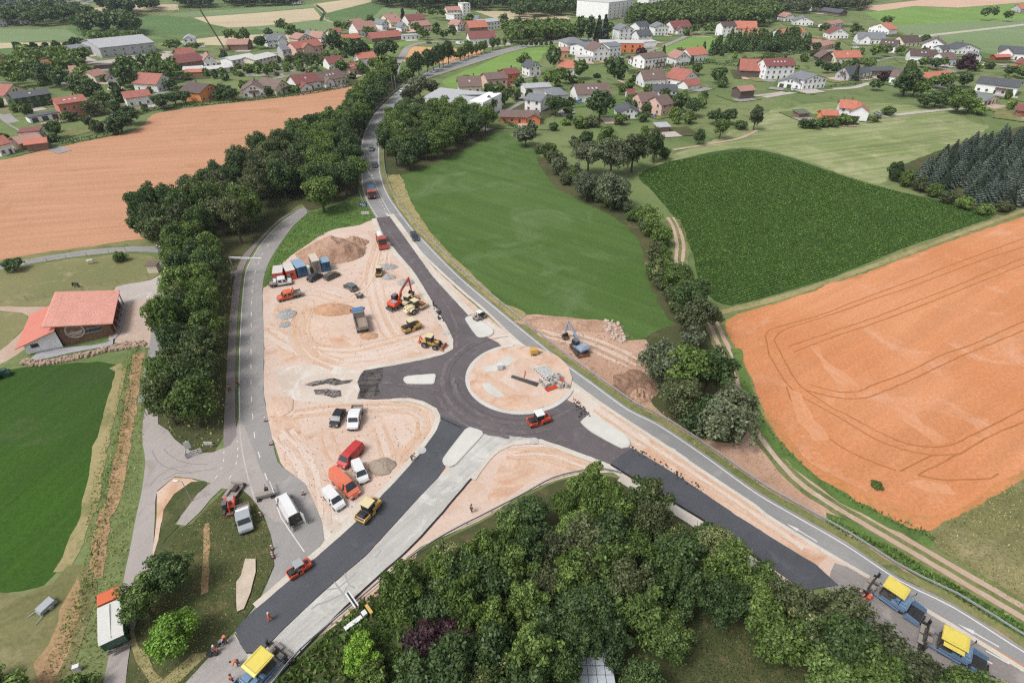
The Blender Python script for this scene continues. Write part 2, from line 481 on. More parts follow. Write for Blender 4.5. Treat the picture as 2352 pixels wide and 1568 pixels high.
sheet('wheat_field',[(1678,742),(1800,695),(2000,625),(2200,550),(2352,501),(2600,410),(2700,880),(2352,1080),(2250,1132),(2170,1172),(2080,1176),(1960,1122),(1860,1058),(1790,980),(1738,900),(1702,800)],nx(),wheat_r,'large orange wheat field on the right with tractor lines',amp=1.5,fr=.12)
sheet('meadow',[(2132,1222),(2250,1162),(2352,1100),(2700,920),(2700,1600),(2352,1402),(2250,1312),(2150,1258)],nx(),olive,'coarse olive meadow below the orange wheat',amp=.5)

tram = gmat('tramline',S(180,116,68),S(194,128,80),None,.4,1,4,.2)
TL = [T(11,2,0,28,120,95,230,190,380,310,480,500,590,700,700,880,815,1060,910,1240,970,1500,1022,1640,1020,1760,1010,1950,900,2150,800,2352,720),
      T(11,80,0,150,130,220,270,310,390,540,555,700,640,850,720,1040,820,1210,900,1420,945,1600,950,1700,930,1900,830,2100,730,2352,600),
      T(7,2352,610,2000,740,1700,850,1400,970,1100,1080,800,1190,500,1310,250,1380,100,1420,20,1450,-10,1500,0,1568),
      T(7,2352,690,2000,800,1700,910,1300,1060,1000,1160,700,1270,400,1370,200,1430,110,1480,70,1540,90,1590),
      T(7,2352,790,2000,930,1700,1060,1300,1210,1000,1330,700,1430,400,1530,200,1600),
      T(7,2352,850,2000,990,1700,1110,1300,1270,1000,1380,700,1480,480,1560,250,1650),
      T(7,2352,1370,2100,1480,1880,1580)+T(11,1600,110,1300,260,1000,370,830,440,640,445,400,380),
      T(7,2352,1450,2150,1535)+T(11,1800,110,1500,250,1200,390,900,500,740,510,540,480,360,430),
      T(11,1520,1020,1360,1100,1220,1170),T(11,1740,1010,1550,1120,1380,1205),
      T(11,1380,1205,1540,1240,1720,1250,1900,1245,2050,1235,2120,1190),
      T(11,380,740,470,790,650,930,900,1060,1180,1160),T(11,180,400,260,600,340,740)]
for i,p in enumerate(TL):
    ribbon('tramline',p,.15,-.15,nx(),tram,None,amp=.15,kind='structure')['label'] = 'narrow brown tractor line pressed into the orange wheat'
for i,(k,n_) in enumerate(((0,0),(1,1))):
    pass
lodged = gmat('lodged_wheat',S(228,166,126),S(225,158,114),S(217,148,102),.2,.5,2,.12,(120,1.2,.06),cth=(.55,.7))
for pts,lb in ((T(11,1120,570,1300,560,1480,570,1350,640,1400,720,1560,800,1680,900,1560,930,1350,800,1200,650),'pale flattened wheat in the middle of the orange field'),
                (T(11,380,20,470,20,560,190,700,260,830,380,700,420,560,300,480,150),'pale flattened wheat near the upper bend of the tractor lines'),
                (T(11,1260,1290,1420,1230,1640,1290,1700,1380,1480,1370),'pale flattened wheat by the lower field edge'),
                (T(11,180,420,330,480,420,700,560,880,440,900,300,720),'pale flattened wheat along the left field edge')):
    sheet('lodged_wheat',pts,nx(),lodged,lb,amp=1.2,fr=.3)

# left side ground
sheet('verge',[(-100,608),(0,598),(100,581),(250,561),(330,550),(390,548),(395,570),(300,572),(160,588),(60,604),(-100,622)],nx(),verge,'grass verge between the left wheat and the farm lane',amp=.3)
sheet('paddock',[(-100,632),(0,622),(100,604),(200,592),(300,583),(345,587),(368,606),(352,640),(262,662),(230,700),(140,712),(110,704),(0,702),(-100,704)],nx(),paddock,'fenced horse paddock of short worn grass',amp=.4)
sheet('dirt_lane',[(-100,704),(0,703),(108,704),(150,695),(170,760),(95,800),(60,800),(20,828),(-60,860),(-60,830),(30,780),(66,738),(50,718),(-100,716)],nx(),track_dirt,'pale dirt lane curving round the barn',amp=.3,cat='path')
sheet('rough_grass',[(-60,718),(48,719),(64,738),(40,770),(0,806),(-60,830)],nx(),paddock,'triangle of dry grass inside the dirt lane bend',amp=.3)
sheet('yard',[(392,573),(365,567),(372,596),(384,618),(347,643),(266,660),(268,700),(250,780),(262,786),(368,790),(372,700),(384,640),(400,590)],nx(),paving,'pale paved courtyard beside the red roofed barn',amp=.2)
sheet('yard',[(300,696),(372,679),(364,788),(268,782),(284,730)],nx(),dirt_yard,'pinkish dirt yard between the barn and the tree belt',amp=.3)
ribbon('farm_lane',[(-120,634),(0,614),(90,597),(180,583),(260,575),(330,572),(380,578),(390,610),(382,660),(372,720),(364,790),(352,850),(340,920)],1.7,-1.7,nx(),asph_side,'narrow grey farm lane round the paddock and behind the tree belt',cat='road')
sheet('green_field',[(-400,850),(0,850),(60,842),(200,832),(268,836),(287,850),(262,950),(240,1010),(215,1090),(190,1200),(155,1290),(100,1345),(0,1362),(-400,1380)],nx(),crop_l,'dark green field at the left edge of the photograph',amp=.5)
sheet('mown_edge',[(0,846),(60,838),(200,829),(270,832),(292,850),(300,840),(290,815),(200,818),(90,836),(40,832),(-60,868),(-60,890)],nx(),lawn,'lighter grass strip along the stone bank',amp=.5)
ribbon('dry_strip',T(8,1060,200,1110,250,1070,400,1010,620,950,850,910,1000,870,1250,820,1500)+T(12,730,200,650,400,540,560),1.0,-1.1,nx(),dry,'pale straw coloured strip beside the ditch',amp=.5)
ribbon('soil_strip',T(8,1270,90,1240,300,1190,600,1150,850,1090,1150,1030,1450)+T(12,950,80,910,350,870,620),1.05,-1.05,nx(),orange_soil,'narrow strip of bare orange soil beside the farm road',amp=.6,fr=.9)
sheet('rough_ground',[(-100,1372),(60,1360),(120,1342),(160,1300),(210,1300),(226,1340),(200,1440),(170,1520),(150,1640),(-100,1700)],nx(),olive,'rough dry grass in the lower left corner',amp=1)
sheet('bare_patch',[(190,1330),(150,1390),(108,1480),(80,1560),(110,1600),(150,1500),(185,1400)],nx(),orange_soil,'bare reddish patch in the lower left corner',amp=1.5,fr=.4)

# woods and banks
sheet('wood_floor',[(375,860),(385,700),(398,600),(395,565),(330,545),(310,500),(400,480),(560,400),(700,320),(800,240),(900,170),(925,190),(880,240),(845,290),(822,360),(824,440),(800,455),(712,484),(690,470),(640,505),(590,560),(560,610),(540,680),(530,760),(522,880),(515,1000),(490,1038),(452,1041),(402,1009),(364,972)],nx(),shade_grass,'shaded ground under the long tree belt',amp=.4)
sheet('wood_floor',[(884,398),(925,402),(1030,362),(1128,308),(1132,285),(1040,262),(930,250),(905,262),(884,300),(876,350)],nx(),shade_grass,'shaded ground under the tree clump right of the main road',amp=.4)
sheet('grass_bank',[(706,490),(826,458),(838,462),(864,503),(826,518),(760,530),(700,566),(650,604),(617,657),(603,658),(616,607),(641,565),(674,520)],nx(),grn,'green grass bank between the side road and the dirt heap',amp=.3)
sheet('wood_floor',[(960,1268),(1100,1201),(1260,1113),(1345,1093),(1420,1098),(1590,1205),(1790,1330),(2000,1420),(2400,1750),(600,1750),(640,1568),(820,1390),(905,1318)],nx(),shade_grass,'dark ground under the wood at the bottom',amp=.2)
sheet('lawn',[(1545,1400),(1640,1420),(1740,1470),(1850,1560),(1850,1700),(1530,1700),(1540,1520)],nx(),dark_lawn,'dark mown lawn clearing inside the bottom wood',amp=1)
sheet('bare_bank',[(905,1318),(960,1268),(940,1330),(960,1395),(945,1412),(915,1395),(895,1345),(860,1372),(790,1430),(800,1404)],nx(),soil,'bare reddish bank beside the gravel chute',amp=.5)
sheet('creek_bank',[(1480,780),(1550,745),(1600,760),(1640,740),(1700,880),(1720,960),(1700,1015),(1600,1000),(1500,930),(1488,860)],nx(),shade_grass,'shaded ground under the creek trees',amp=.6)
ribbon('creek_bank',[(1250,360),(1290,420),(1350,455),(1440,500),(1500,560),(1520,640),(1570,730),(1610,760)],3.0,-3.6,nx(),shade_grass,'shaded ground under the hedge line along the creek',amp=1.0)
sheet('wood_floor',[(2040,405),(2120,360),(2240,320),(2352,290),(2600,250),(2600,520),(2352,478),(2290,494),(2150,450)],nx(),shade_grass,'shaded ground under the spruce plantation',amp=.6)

# construction ground
sheet('soil',[(1190,742),(1212,723),(1300,729),(1385,738),(1426,748),(1440,783),(1484,780),(1492,860),(1500,930),(1600,1002),(1700,1017),(1722,980),(1790,1070),(1850,1128),(1950,1195),(2060,1262),(2200,1345),(2400,1470),(2400,1520),(2200,1400),(1900,1228),(1735,1132),(1510,975),(1330,850)],nx(),soil,'bare reddish soil beside the main road and the blue excavator',amp=.5)
sheet('sand',[(604,662),(617,655),(650,604),(700,566),(760,530),(826,517),(866,500),(892,494),(1000,618),(1182,780),(1236,818),(1408,944),(1609,1077),(1735,1160),(1900,1268),(1990,1325),(1960,1350),(1800,1330),(1600,1190),(1430,1090),(1260,1108),(1100,1196),(965,1258),(850,1370),(700,1480),(600,1480),(540,1450),(591,1388),(660,1330),(735,1250),(748,1205),(700,1165),(690,1100),(655,1078),(624,1001),(607,908),(606,788)],nx(),sand,'pale trampled sand of the building site',amp=.3)
sheet('sand',[(1330,905),(1420,960),(1609,1084),(1735,1168),(1900,1276),(1880,1300),(1760,1232),(1621,1140),(1546,1090),(1440,1030)],nx(),sand2,'pinkish sand strip between the new lane and the old road',amp=.2)
for pts,lb in (((1100,725,1215,800,1340,895,1440,965,1500,1010,1480,1030,1440,1010,1350,955,1320,905,1260,850,1160,796),'whitish crushed stone between roundabout and old road'),
                ((640,850,700,838,840,852,850,880,825,925,760,925,660,920,640,890),'whitish trampled patch at the end of the west arm'),
                ((740,1180,800,1140,830,1160,790,1225,740,1255),'whitish dust beside the new south lane')):
    sheet('crushed_stone',[(pts[i],pts[i+1]) for i in range(0,len(pts),2)],nx(),gmat('crushed'+lb[9:14],S(226,214,202),S(216,200,186),S(232,224,214),.1,.25,3,.08,cth=(.5,.62)),lb,amp=1.0,fr=.3)
for pts,lb in (((650,770,700,752,790,770,860,800,900,810,860,832,760,830,680,838,640,815),'churned orange sand inside the upper yard'),
                ((640,700,700,690,760,690,800,720,790,760,720,750,660,750,625,725),'orange sand around the small mound'),
                ((625,915,665,905,680,960,700,990,690,1060,655,1075,635,1010),'reddish rutted strip beside the side road'),
                ((900,930,980,925,1000,960,985,1000,930,1060,905,1050,970,980,960,950),'reddish band along the round edge of the lower yard'),
                ((1150,1060,1250,1030,1330,1050,1350,1075,1240,1095,1130,1150),'orange sand right of the milled lane')):
    sheet('sand_patch',[(pts[i],pts[i+1]) for i in range(0,len(pts),2)],nx(),sand2,lb,amp=1.6,fr=.35)


# wheel tracks and scraped bands over the yards
tk = [gmat('rut_pale',S(231,213,200),S(229,208,193),None,.3,.8,3,.1,bump=.3),gmat('rut_dark',S(218,192,173),S(224,201,184),None,.3,.8,3,.14,bump=.3),gmat('rut_orange',S(219,182,154),S(225,196,172),None,.3,.8,3,.14,bump=.3)]
rr = random.Random(11)
def yard_tracks(ctrl,n,wobx,mats_,wd,lb):
    for q in range(n):
        dx,dy = rr.uniform(-wobx,wobx),rr.uniform(-wobx,wobx)*.5
        P = [(x+dx+rr.uniform(-6,6),y+dy+rr.uniform(-4,4)) for x,y in ctrl]
        m_ = rr.choice(mats_); g = smooth(gp(P),1.0); w_ = rr.uniform(*wd)
        for sgn in (-1,1):
            L_ = offs(g,sgn*.95)
            o = ribbon('tyre_mark',L_,w_,-w_,nx(),m_,lb,raw=True,amp=.25,fr=1.1,cat='tyre mark'); o['group'] = 'tyre tracks '+lb[-14:]
yard_tracks([(880,530),(850,620),(860,700),(900,770),(960,800)],4,26,tk,(.2,.4),'faint tyre track running down the right of the upper yard')
yard_tracks([(640,690),(720,670),(800,690),(850,640),(870,560)],3,22,tk,(.2,.4),'faint tyre track passing the container row')
yard_tracks([(630,760),(700,800),(800,815),(900,800),(980,770)],5,24,tk,(.2,.5),'curved tyre track across the lower part of the upper yard')
yard_tracks([(700,700),(690,760),(720,810),(780,835)],3,22,tk[1:],(.2,.5),'reddish rut around the small sand heap')
yard_tracks([(680,950),(780,940),(880,935),(960,945),(985,990),(940,1060)],3,14,tk,(.2,.4),'tyre track along the rim of the lower yard')
yard_tracks([(650,1000),(700,1060),(720,1120),(720,1200)],4,20,tk,(.2,.5),'rut on the left side of the lower yard')
yard_tracks([(740,1010),(760,1060),(840,1090),(880,1060),(860,990)],3,22,tk,(.15,.3),'looping tyre track among the parked vans')
yard_tracks([(1250,760),(1350,790),(1450,830)],4,24,[tk[1]],(.2,.4),'rut near the blue excavator')
yard_tracks([(1180,1040),(1260,1040),(1360,1075)],3,14,tk,(.2,.4),'tyre track on the sand below the ring')
yard_tracks([(1380,935),(1520,1030),(1700,1150),(1850,1250)],3,10,tk,(.2,.4),'wheel track along the strip beside the old road')

# ---------------------------------------------------------------- roads
# main road
LR = T(15,2352,1498-1174+978,1700,878,1220,640,700,300,230,30)+T(10,2200,1370,1700,1010,1300,745,1040,615,700,370,414,162)+T(5,2352,1398,1900,1020,1700,830,1500,620,1420,540,1290,370,1180,200,1120,20)+T(1,1108,1420,1120,1250,1165,1120,1240,1010,1310,900,1410,780,1560,715,1800,635,2100,540,2352,462)+[(1240,104),(1300,97),(1400,92)]
LR[0] = (2480,1572); LR.insert(1,(2352,1498))
LL = T(15,2352,1440,1690,1030,860,550,500,340,0,30)+T(10,2200,1480,1700,1150,1300,880,900,620,590,400,215,120)+T(5,2352,1520,2100,1280,1900,1110,1700,930,1380,620,1200,400)+[(868,455),(850,415)]
LLu = [(863.6,500),(842,464),(832,437),(828,394),(828,339),(838.5,301.5),(857.3,266),(890,231),(927.7,198.5),(968,173.4),(1018,150.8),(1093.5,128),(1182,108),(1240,98),(1300,91),(1400,86)]
gR,gL,gLu = smooth(gp(LR),1.5),smooth(gp(LL),1.5),smooth(gp(LLu),1.5)
gR = offs(gR,-.55)
old = link('main_road',flat_mesh('main_road',gR+list(reversed(gLu))+[gL[-1]]*0+list(reversed(gL[:-14])) if False else gR+list(reversed(gLu[:]))+list(reversed(gL[:-8])),nx()))
old.data.materials.append(asph_old)
tag(old,'old grey asphalt main road running past the new roundabout','road',None,'structure')
sheet('main_road',[(830,425),(852,400),(884,452),(908,508),(864,503),(842,464)],nx(),asph_old,'closed lane of the old main road before the fresh asphalt',sm=False,amp=0,cat='road')
wl = offs(gR,.55)
ribbon('edge_line',wl,.1,-.1,nx(),paint,'white edge line on the outer side of the main road',raw=True,cat='road marking')
ribbon('edge_line',offs(gLu,-.45),.08,-.08,nx(),paint,'white edge line on the inner side of the upper main road',raw=True,cat='road marking')
ribbon('edge_line',[(854.8,401),(866,432),(880,462),(903,502),(942,556),(985,603)],.08,-.08,nx(),paint,'white line splitting off towards the closed lane',cat='road marking')
ribbon('kerb',gL[:-20],.55,-.1,.14,margin,'pale concrete kerb strip along the inner side of the old road',raw=True,thick=.14,cat='kerb')
def dashline(px,on,off,wd,mat,label,start=0.0,raw=False):
    P = px if raw else smooth(gp(px),.5)
    m = M(); acc = start; seg = []
    z = nx()
    def flush(seg):
        if len(seg) > 1:
            L,R = offs(seg,wd),offs(seg,-wd)
            v = [(p[0],p[1],z) for p in L+R]; n = len(L)
            m.add(v,[(i,n+i,n+i+1,i+1) for i in range(n-1)])
    for i in range(1,len(P)):
        acc += (P[i]-P[i-1]).length
        if acc % (on+off) < on: seg.append(P[i])
        else: flush(seg); seg = []
    flush(seg)
    o = m.obj('road_marking',mat)
    return tag(o,label,'road marking',None,'structure')
dashline([(870,454),(861,434),(850,385),(849,334),(860,296),(872,271),(897,239),(925,208.6),(968,180),(1018,159),(1093,135),(1182,113),(1290,96)],2.6,4.2,.09,paint,'dashed white centre line of the upper main road')
dashline([(861,434),(870,454),(880,474),(887,490)],1.6,1.4,.08,paint,'short dashes before the fresh asphalt joint')
ribbon('edge_line',[(832,352),(838,372),(845,392),(856,412)],.07,-.07,nx(),paint,'white closing line across the closed lane',cat='road marking')
for a in ([T(15,180,115),T(15,283,172),T(15,460,280)],[T(15,1740,1030),T(15,1890,1110),T(15,2120,1240)],[T(10,1395,940),T(10,1465,985),T(10,1585,1065)]):
    a,b,c = [G(*q[0]) for q in a]
    d = (c-a).normalized(); nn = Vector((-d.y,d.x,0)); z = nx()
    m = M(); m.add([a,b+nn*.3,b-nn*.3],[(0,1,2)]); m.add([b+nn*.1,b-nn*.1,c-nn*.1,c+nn*.1],[(0,1,2,3)])
    m.v = [(p[0],p[1],z) for p in m.v]
    tag(m.obj('lane_arrow',paint),'long white tapered marking on the main road','road marking','tapered white markings on the main road','structure')
m_ = [T(15,1900,1155,2352,1418),T(15,1780,1240,2060,1395),T(15,2000,1275,2215,1395),T(15,1340,1290,1490,1390)]
sheet('old_lane',T(15,620,470,860,556,1700,1036,2352,1440,2600,1600,2600,2000,1900,1700,1300,1420,1000,1200,700,1000,560,800),nx(),gmat('worn_lane',S(160,153,150),S(148,141,138),S(176,168,164),.1,.2,4,.1,(-30,.8,.06)),'worn grey lane under the two parked pavers',amp=.1,cat='road')
for i,(p,mt,lb) in enumerate(((m_[0],paint_o,'orange temporary line beside the second parked paver'),(m_[1],paint,'white line in front of the second parked paver'),(m_[2],paint,'white line nearest the lower right corner'),(m_[3],paint,'white line between the bottom trees and the second parked paver'))):
    ribbon('lane_line',p,.1,-.1,nx(),mt,lb,cat='road marking')

# side road
SR = [(706.5,489.5),(674,519.6),(641,565),(616,607.5),(603.5,658),(606,788),(606.5,908.5),(624,1001.5),(639,1062),(672,1090),(700,1110),(740,1200),(745,1240),(690,1310),(640,1362),(592,1396),(560,1430),(595,1380),(606,1360),(631,1300),(628.7,1257),(603.5,1174),(588,1144.7),(573,1102),(552.8,1039),(549,984),(547.8,876),(550,788),(556.6,683),(565,620),(585.5,582),(610,548),(650,508),(699,477),(706,483)]
sheet('side_road',SR,nx(),asph_side,'grey side road curving down to the junction',amp=.05,cat='road')
sheet('junction',[(361,800),(351.8,850.7),(336.7,918.6),(326.6,1001.5),(334,1064),(324,1139.7),(314,1182),(296.5,1274.5),(262,1440),(238.7,1568),(215,1680),(272,1680),(289,1568),(301.5,1475.5),(349.3,1284.6),(356.8,1174),(362,1127),(402,1094.4),(450,1100),(485,1110),(447,1140),(405,1204),(427,1207),(462,1174),(510,1122),(560,1128),(600,1174),(655,1200),(600,1080),(566,990),(549,960),(540,1000),(515,1029),(490,1039),(452,1041.7),(402,1009),(387,989),(364.3,973.8),(368,900),(376,850)],nx(),junction,'pale grey junction of farm road and side road',amp=.08,cat='road')
sheet('verge',[(345,1300),(362,1240),(376,1196),(402,1202),(412,1206),(380,1240),(360,1290)],nx(),dark_lawn,'grass beside the farm road under the lamp island',amp=.3)
sheet('sand_verge',[(360,1180),(362,1130),(402,1096),(440,1100),(455,1106),(415,1130),(380,1170),(362,1240),(352,1280)],nx(),sand2,'sandy corner beside the lamp island',amp=.3)
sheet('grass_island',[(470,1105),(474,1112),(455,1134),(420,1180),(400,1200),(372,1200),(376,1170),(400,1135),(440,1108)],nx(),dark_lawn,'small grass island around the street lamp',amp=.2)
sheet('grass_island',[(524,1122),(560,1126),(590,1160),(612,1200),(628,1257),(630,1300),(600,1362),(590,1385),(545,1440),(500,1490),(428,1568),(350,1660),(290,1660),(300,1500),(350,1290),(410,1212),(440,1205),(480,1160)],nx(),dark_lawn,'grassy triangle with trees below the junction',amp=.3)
ribbon('dirt_strip',[(478,1200),(474,1260),(470,1360)],.45,-.45,nx(),orange_soil,'narrow bare strip across the grassy triangle',amp=.5,fr=.8)
sheet('dry_verge',[(300,1440),(310,1520),(360,1600),(410,1570),(440,1540),(480,1498),(440,1500),(370,1560),(320,1480)],nx(),dry,'dry grass beside the farm road at the bottom',amp=.8)
sheet('cycle_path',[(700,474),(640,506),(585,560),(555,592),(537.7,645),(530,708),(525,771),(520,876),(515,963.8),(515,1030),(530,1022),(544,1000),(541,960),(541,876),(543,788),(550,683),(560,618),(580,580),(606,546),(648,505),(696,480)],nx(),asph_path,'darker cycle path beside the side road',amp=.05,cat='path')
ribbon('edge_line',[(694,481),(647,511),(606,553),(585,584),(566,622),(558,683),(551.5,788),(549.6,876),(551,960)],.07,-.07,nx(),paint,'white edge line of the side road beside the cycle path',cat='road marking')
dashline([(672,508),(636,541),(611,570),(590,615),(582,645),(578,700),(577,808),(577.4,898.5),(585.5,1006.5),(596,1046.7),(608.5,1087),(623.6,1127)],2.2,3.0,.08,paint,'dashed white centre line of the side road')
ribbon('edge_line',[(637,1165),(646,1189),(699,1267)],.08,-.08,nx(),paint,'white line beside the open white van',cat='road marking')
ribbon('edge_line',[(551,960),(553,1010),(566,1080),(586,1150)],.12,-.12,nx(),gmat('worn_paint',S(205,200,196),S(192,187,183),None,.5,1,8,.05),'worn pale edge line through the junction',cat='road marking')
dashline([(544.7,1008),(546.5,1034),(544,1062),(535,1087),(515,1117)],.55,.35,.07,paint,'short dashed curve nearer the side road')
dashline([(515,1033),(514,1055),(507.5,1079.4),(487.4,1110.8)],.55,.35,.07,paint,'short dashed curve across the cycle path')
rub = gmat('tyre_rubber_mark',S(152,144,140),S(160,152,148),None,.6,2,8,.1)
for p in (T(8,1390,980,1440,1080,1560,1150,1750,1180,1980,1150),T(8,1500,970,1600,1060,1750,1105,1900,1110),T(8,1360,1320,1440,1220,1560,1150,1720,1120),T(8,1500,1250,1620,1190,1760,1190)):
    ribbon('tyre_mark',p,.06,-.06,nx(),rub,'dark curved tyre mark on the pale junction',amp=.1,cat='tyre mark')['group'] = 'tyre marks on the junction'

# right farm track
TRK = [(1540,500),(1552,520),(1562,560),(1560,600),(1562,625)]
TRK2 = [(1630,725),(1650,770),(1672,815),(1700,870),(1716,925),(1745,985),(1795,1052),(1855,1112),(1955,1176),(2065,1240),(2205,1322),(2352,1408),(2480,1480)]
for q,(p,lb) in enumerate(((TRK,'beside the corn'),(TRK2,'around the orange wheat'))):
    ribbon('track_verge',p,2.2,-2.2,nx(),verge,'grassy crown and edges of the farm track '+lb,amp=.5)
    ribbon('wheel_track',p,1.35,.42,nx(),track_dirt,'left dirt rut of the farm track '+lb,amp=.15,cat='path')
    ribbon('wheel_track',p,-.42,-1.35,nx(),track_dirt,'right dirt rut of the farm track '+lb,amp=.15,cat='path')
ribbon('grass_strip',[(1690,800),(1712,880),(1740,960),(1800,1040),(1870,1100),(1960,1158),(2070,1216),(2140,1250)],1.0,-1.0,nx(),grn,'green weedy strip between farm track and orange wheat',amp=.6)
ribbon('grass_strip',[(1900,1190),(1960,1216),(2060,1278),(2160,1340),(2352,1452),(2480,1530)],1.1,-1.1,nx(),grn,'dense green strip between farm track and main road',amp=.6)
ribbon('verge',offs(gR,-.75),.7,-.7,nx(),verge,'dark grassy verge along the outer side of the main road',raw=True,amp=.25)
sheet('dry_verge',[(888,408),(918,402),(945,465),(1000,548),(1080,626),(1150,692),(1212,723),(1190,740),(1130,690),(1020,594),(950,522),(912,470)],nx(),dry,'dry grassy strip between the main road and the green crop',amp=.6)

# roundabout
RC,RR = Vector((1.66,86.3)),10.8
def circ(r,a0=0,a1=360,n=72,c=RC): return [Vector((c.x+r*math.cos(math.radians(a0+(a1-a0)*i/n)),c.y+r*math.sin(math.radians(a0+(a1-a0)*i/n)))) for i in range(n+1)]
west = [(1040.7,803),(1018,815.5),(968,828),(917.6,838),(870,846),(842,853),(832,858),(826,868),(824,884),(829,892),(824,904),(821,916),(860,918),(900,916),(942.7,914.8),(973,922.3),(1003,938.7),(1011.8,953.7)]
ring_px = [(865,502),(877.4,534.7),(912.6,580),(952.8,627.7),(993,693),(1023,743.3),(1040.7,780)]+west+[(1060,985),(1081,982.6),(1111,994),(1182,1002.7),(1242,1009),(1307.5,1031.6),(1400.5,1066.8),(1445,1090),(1500,1085),(1475.9,1044),(1445.7,1029),(1395,1000),(1332.7,973.8),(1355,953.7),(1342.7,941),(1325,930),(1305,921),(1240,880),(1160,860),(1170,810),(1151,795.4),(1143.7,788),(1121,776),(1093.5,773),(1068,735.7),(1076,725.7),(1030,676),(993,635),(942.7,564.8),(895,498)]
z_ring = nx()
def slab(name,px,mat,label,h=.06):
    z = nx()+h
    P = []
    for a,b in zip(px,px[1:]+px[:1]):
        A,B = G(*a),G(*b); n = max(1,int((B-A).length/.8))
        P += [A.lerp(B,i/n) for i in range(n)]
    P = wob(P,.12,1.4)
    o = link(name,flat_mesh(name,[Vector((p[0],p[1])) for p in P],z,h+.05))
    o.data.materials.append(mat)
    return tag(o,label,'road',None,'structure')
slab('ring_road',ring_px,asph_ring,'fresh purplish grey asphalt of the new roundabout and its arms')
slab('new_lane',[(1011.8,953.7),(1013,966),(1003,989),(968,1039),(917.6,1097),(864.8,1152),(792,1224),(716.6,1289.6),(640,1356),(591,1397.6),(560,1425),(540,1450),(548,1462),(552,1478),(566,1500),(600,1500),(641,1455),(741.7,1360),(842,1274.5),(932.7,1174.4),(1005.5,1097),(1022,1074),(1018,1054),(1068.4,989),(1078,982.6)],asph_new,'newly laid dark asphalt lane towards the bottom left',.075)
slab('new_lane',[(1400.5,1066.8),(1433,1086.9),(1508.5,1132),(1594,1182),(1654,1221.7),(1759.8,1297),(1850,1357),(1925,1345),(1871.6,1297),(1761,1229),(1687,1182),(1621.6,1137),(1546,1086.9),(1475.9,1044),(1450,1030)],asph_new,'newly laid dark asphalt lane towards the lower right',.075)
sheet('crumbled_asphalt',[(838,851),(880,846),(880,870),(868,885),(875,905),(850,918),(821,917),(826,900),(822,880),(828,862)],nx()+.075,asph_cut,'raw crumbled end of the west arm asphalt',amp=.5,fr=1.2,cat='road')
for pts,lb in ((T(9,430,380,520,355,700,330,780,340,870,345,840,370,720,385,640,375,500,392),'upper dark strip of spilled asphalt west of the roundabout'),(T(9,515,440,640,420,770,430,775,490,700,500,600,480,520,478),'lower dark strip of spilled asphalt west of the roundabout')):
    sheet('spilled_asphalt',pts,nx(),gmat('spill'+lb[:5],S(96,90,88),S(160,152,146),S(64,60,60),.6,1.4,4,.3,(4,2.5,.3),cth=(.5,.58)),lb,amp=.6,fr=1.4,cat='asphalt spill')
sheet('milled_lane',[(1111,995),(1182,1003.5),(1242,1006),(1182,1014),(1143.7,1029),(1113.6,1056.7),(1083.4,1099.5),(1018,1177),(950,1252),(842,1350),(741.7,1448),(628.7,1568),(540,1680),(330,1680),(427,1568),(500,1490),(540,1455),(566,1502),(600,1502),(641,1457),(741.7,1362),(842,1276.5),(932.7,1176.4),(1005.5,1099),(1048,1066.8),(1108,1001)],nx(),milled,'whitish milled old lane beside the newly laid lane',amp=.05,cat='road')
sheet('old_lane',[(540,1462),(552,1480),(570,1504),(560,1570),(520,1690),(320,1690),(427,1568),(500,1490)],nx(),gmat('grey_lane',S(182,176,172),S(170,164,160),S(194,188,183),.1,.3,4,.08,(48,1.2,.07)),'grey scraped lane in front of the working paver',amp=.1,cat='road')
# island
zi = nx()+.14
o = link('roundabout_kerb',ribbon_mesh('roundabout_kerb',circ(RR,98,338),circ(RR-1.0,98,338),zi,.2)); o.data.materials.append(concrete)
tag(o,'pale concrete apron ring of the central island','kerb',None,'structure')
o = link('central_island',flat_mesh('central_island',wob(circ(RR-.75)[:-1],.5,.5),zi+.01,.05)); o.data.materials.append(sand2)
tag(o,'sandy centre of the roundabout island','ground',None,'structure')
sheet('sand_patch',[Vector(p) for p in wob(circ(RR-5.4,c=RC+Vector((.8,-1)))[:-1],3.0,.25)],zi+.02,sand,'paler sand in the middle of the roundabout island',sm=False,amp=0)
sheet('slurry_patch',T(9,2060,230,2150,210,2300,120,2352,160,2200,260,2080,275),zi+.025,concrete,'pale cement slurry at the top of the central island',amp=.3)
sheet('slurry_patch',T(9,2060,380,2120,370,2200,440,2265,490,2210,515,2120,470,2070,420),zi+.025,concrete,'pale cement slurry left in the central island',amp=.3)
# splitter islands
def splitter(px,label):
    P = smooth(gp(px),.6,True)
    o = link('traffic_island',flat_mesh('traffic_island',P,zi+.02,.3)); o.data.materials.append(concrete)
    tag(o,label,'traffic island',None,'structure')
    c = sum((Vector((p[0],p[1])) for p in P),Vector((0,0)))/len(P)
    Q = [c+(p-c)*(1-.3/max(.6,(p-c).length)) for p in P]
    q = link('paving',flat_mesh('paving',Q,zi+.03,.01),o); q.data.materials.append(gmat('island_fill'+label[-5:],S(228,226,220),S(218,216,210),None,.3,1,6,.05,bump=.05))
splitter([(926.4,873.3),(929,868),(937.7,865),(998,860.5),(1001,864),(997.5,882),(994,884),(935,883.4),(929,879)],'small pale traffic island in the west arm')
splitter([(1017,1056),(1068.4,988),(1078.4,982.6),(1107,992),(1110,999),(1048,1066.8),(1032,1074),(1020,1069)],'long pale traffic island between new lane and milled lane')
splitter([(1332.7,971),(1338,965),(1357,955),(1433,998),(1447,1017),(1443,1029),(1428,1031.6),(1357.8,994)],'long whitish traffic island in the south east arm')
splitter([(1068,734.4),(1076,728),(1091,729.5),(1133,758),(1134,765),(1126,773),(1101,777),(1091,769)],'whitish traffic island in the north arm')
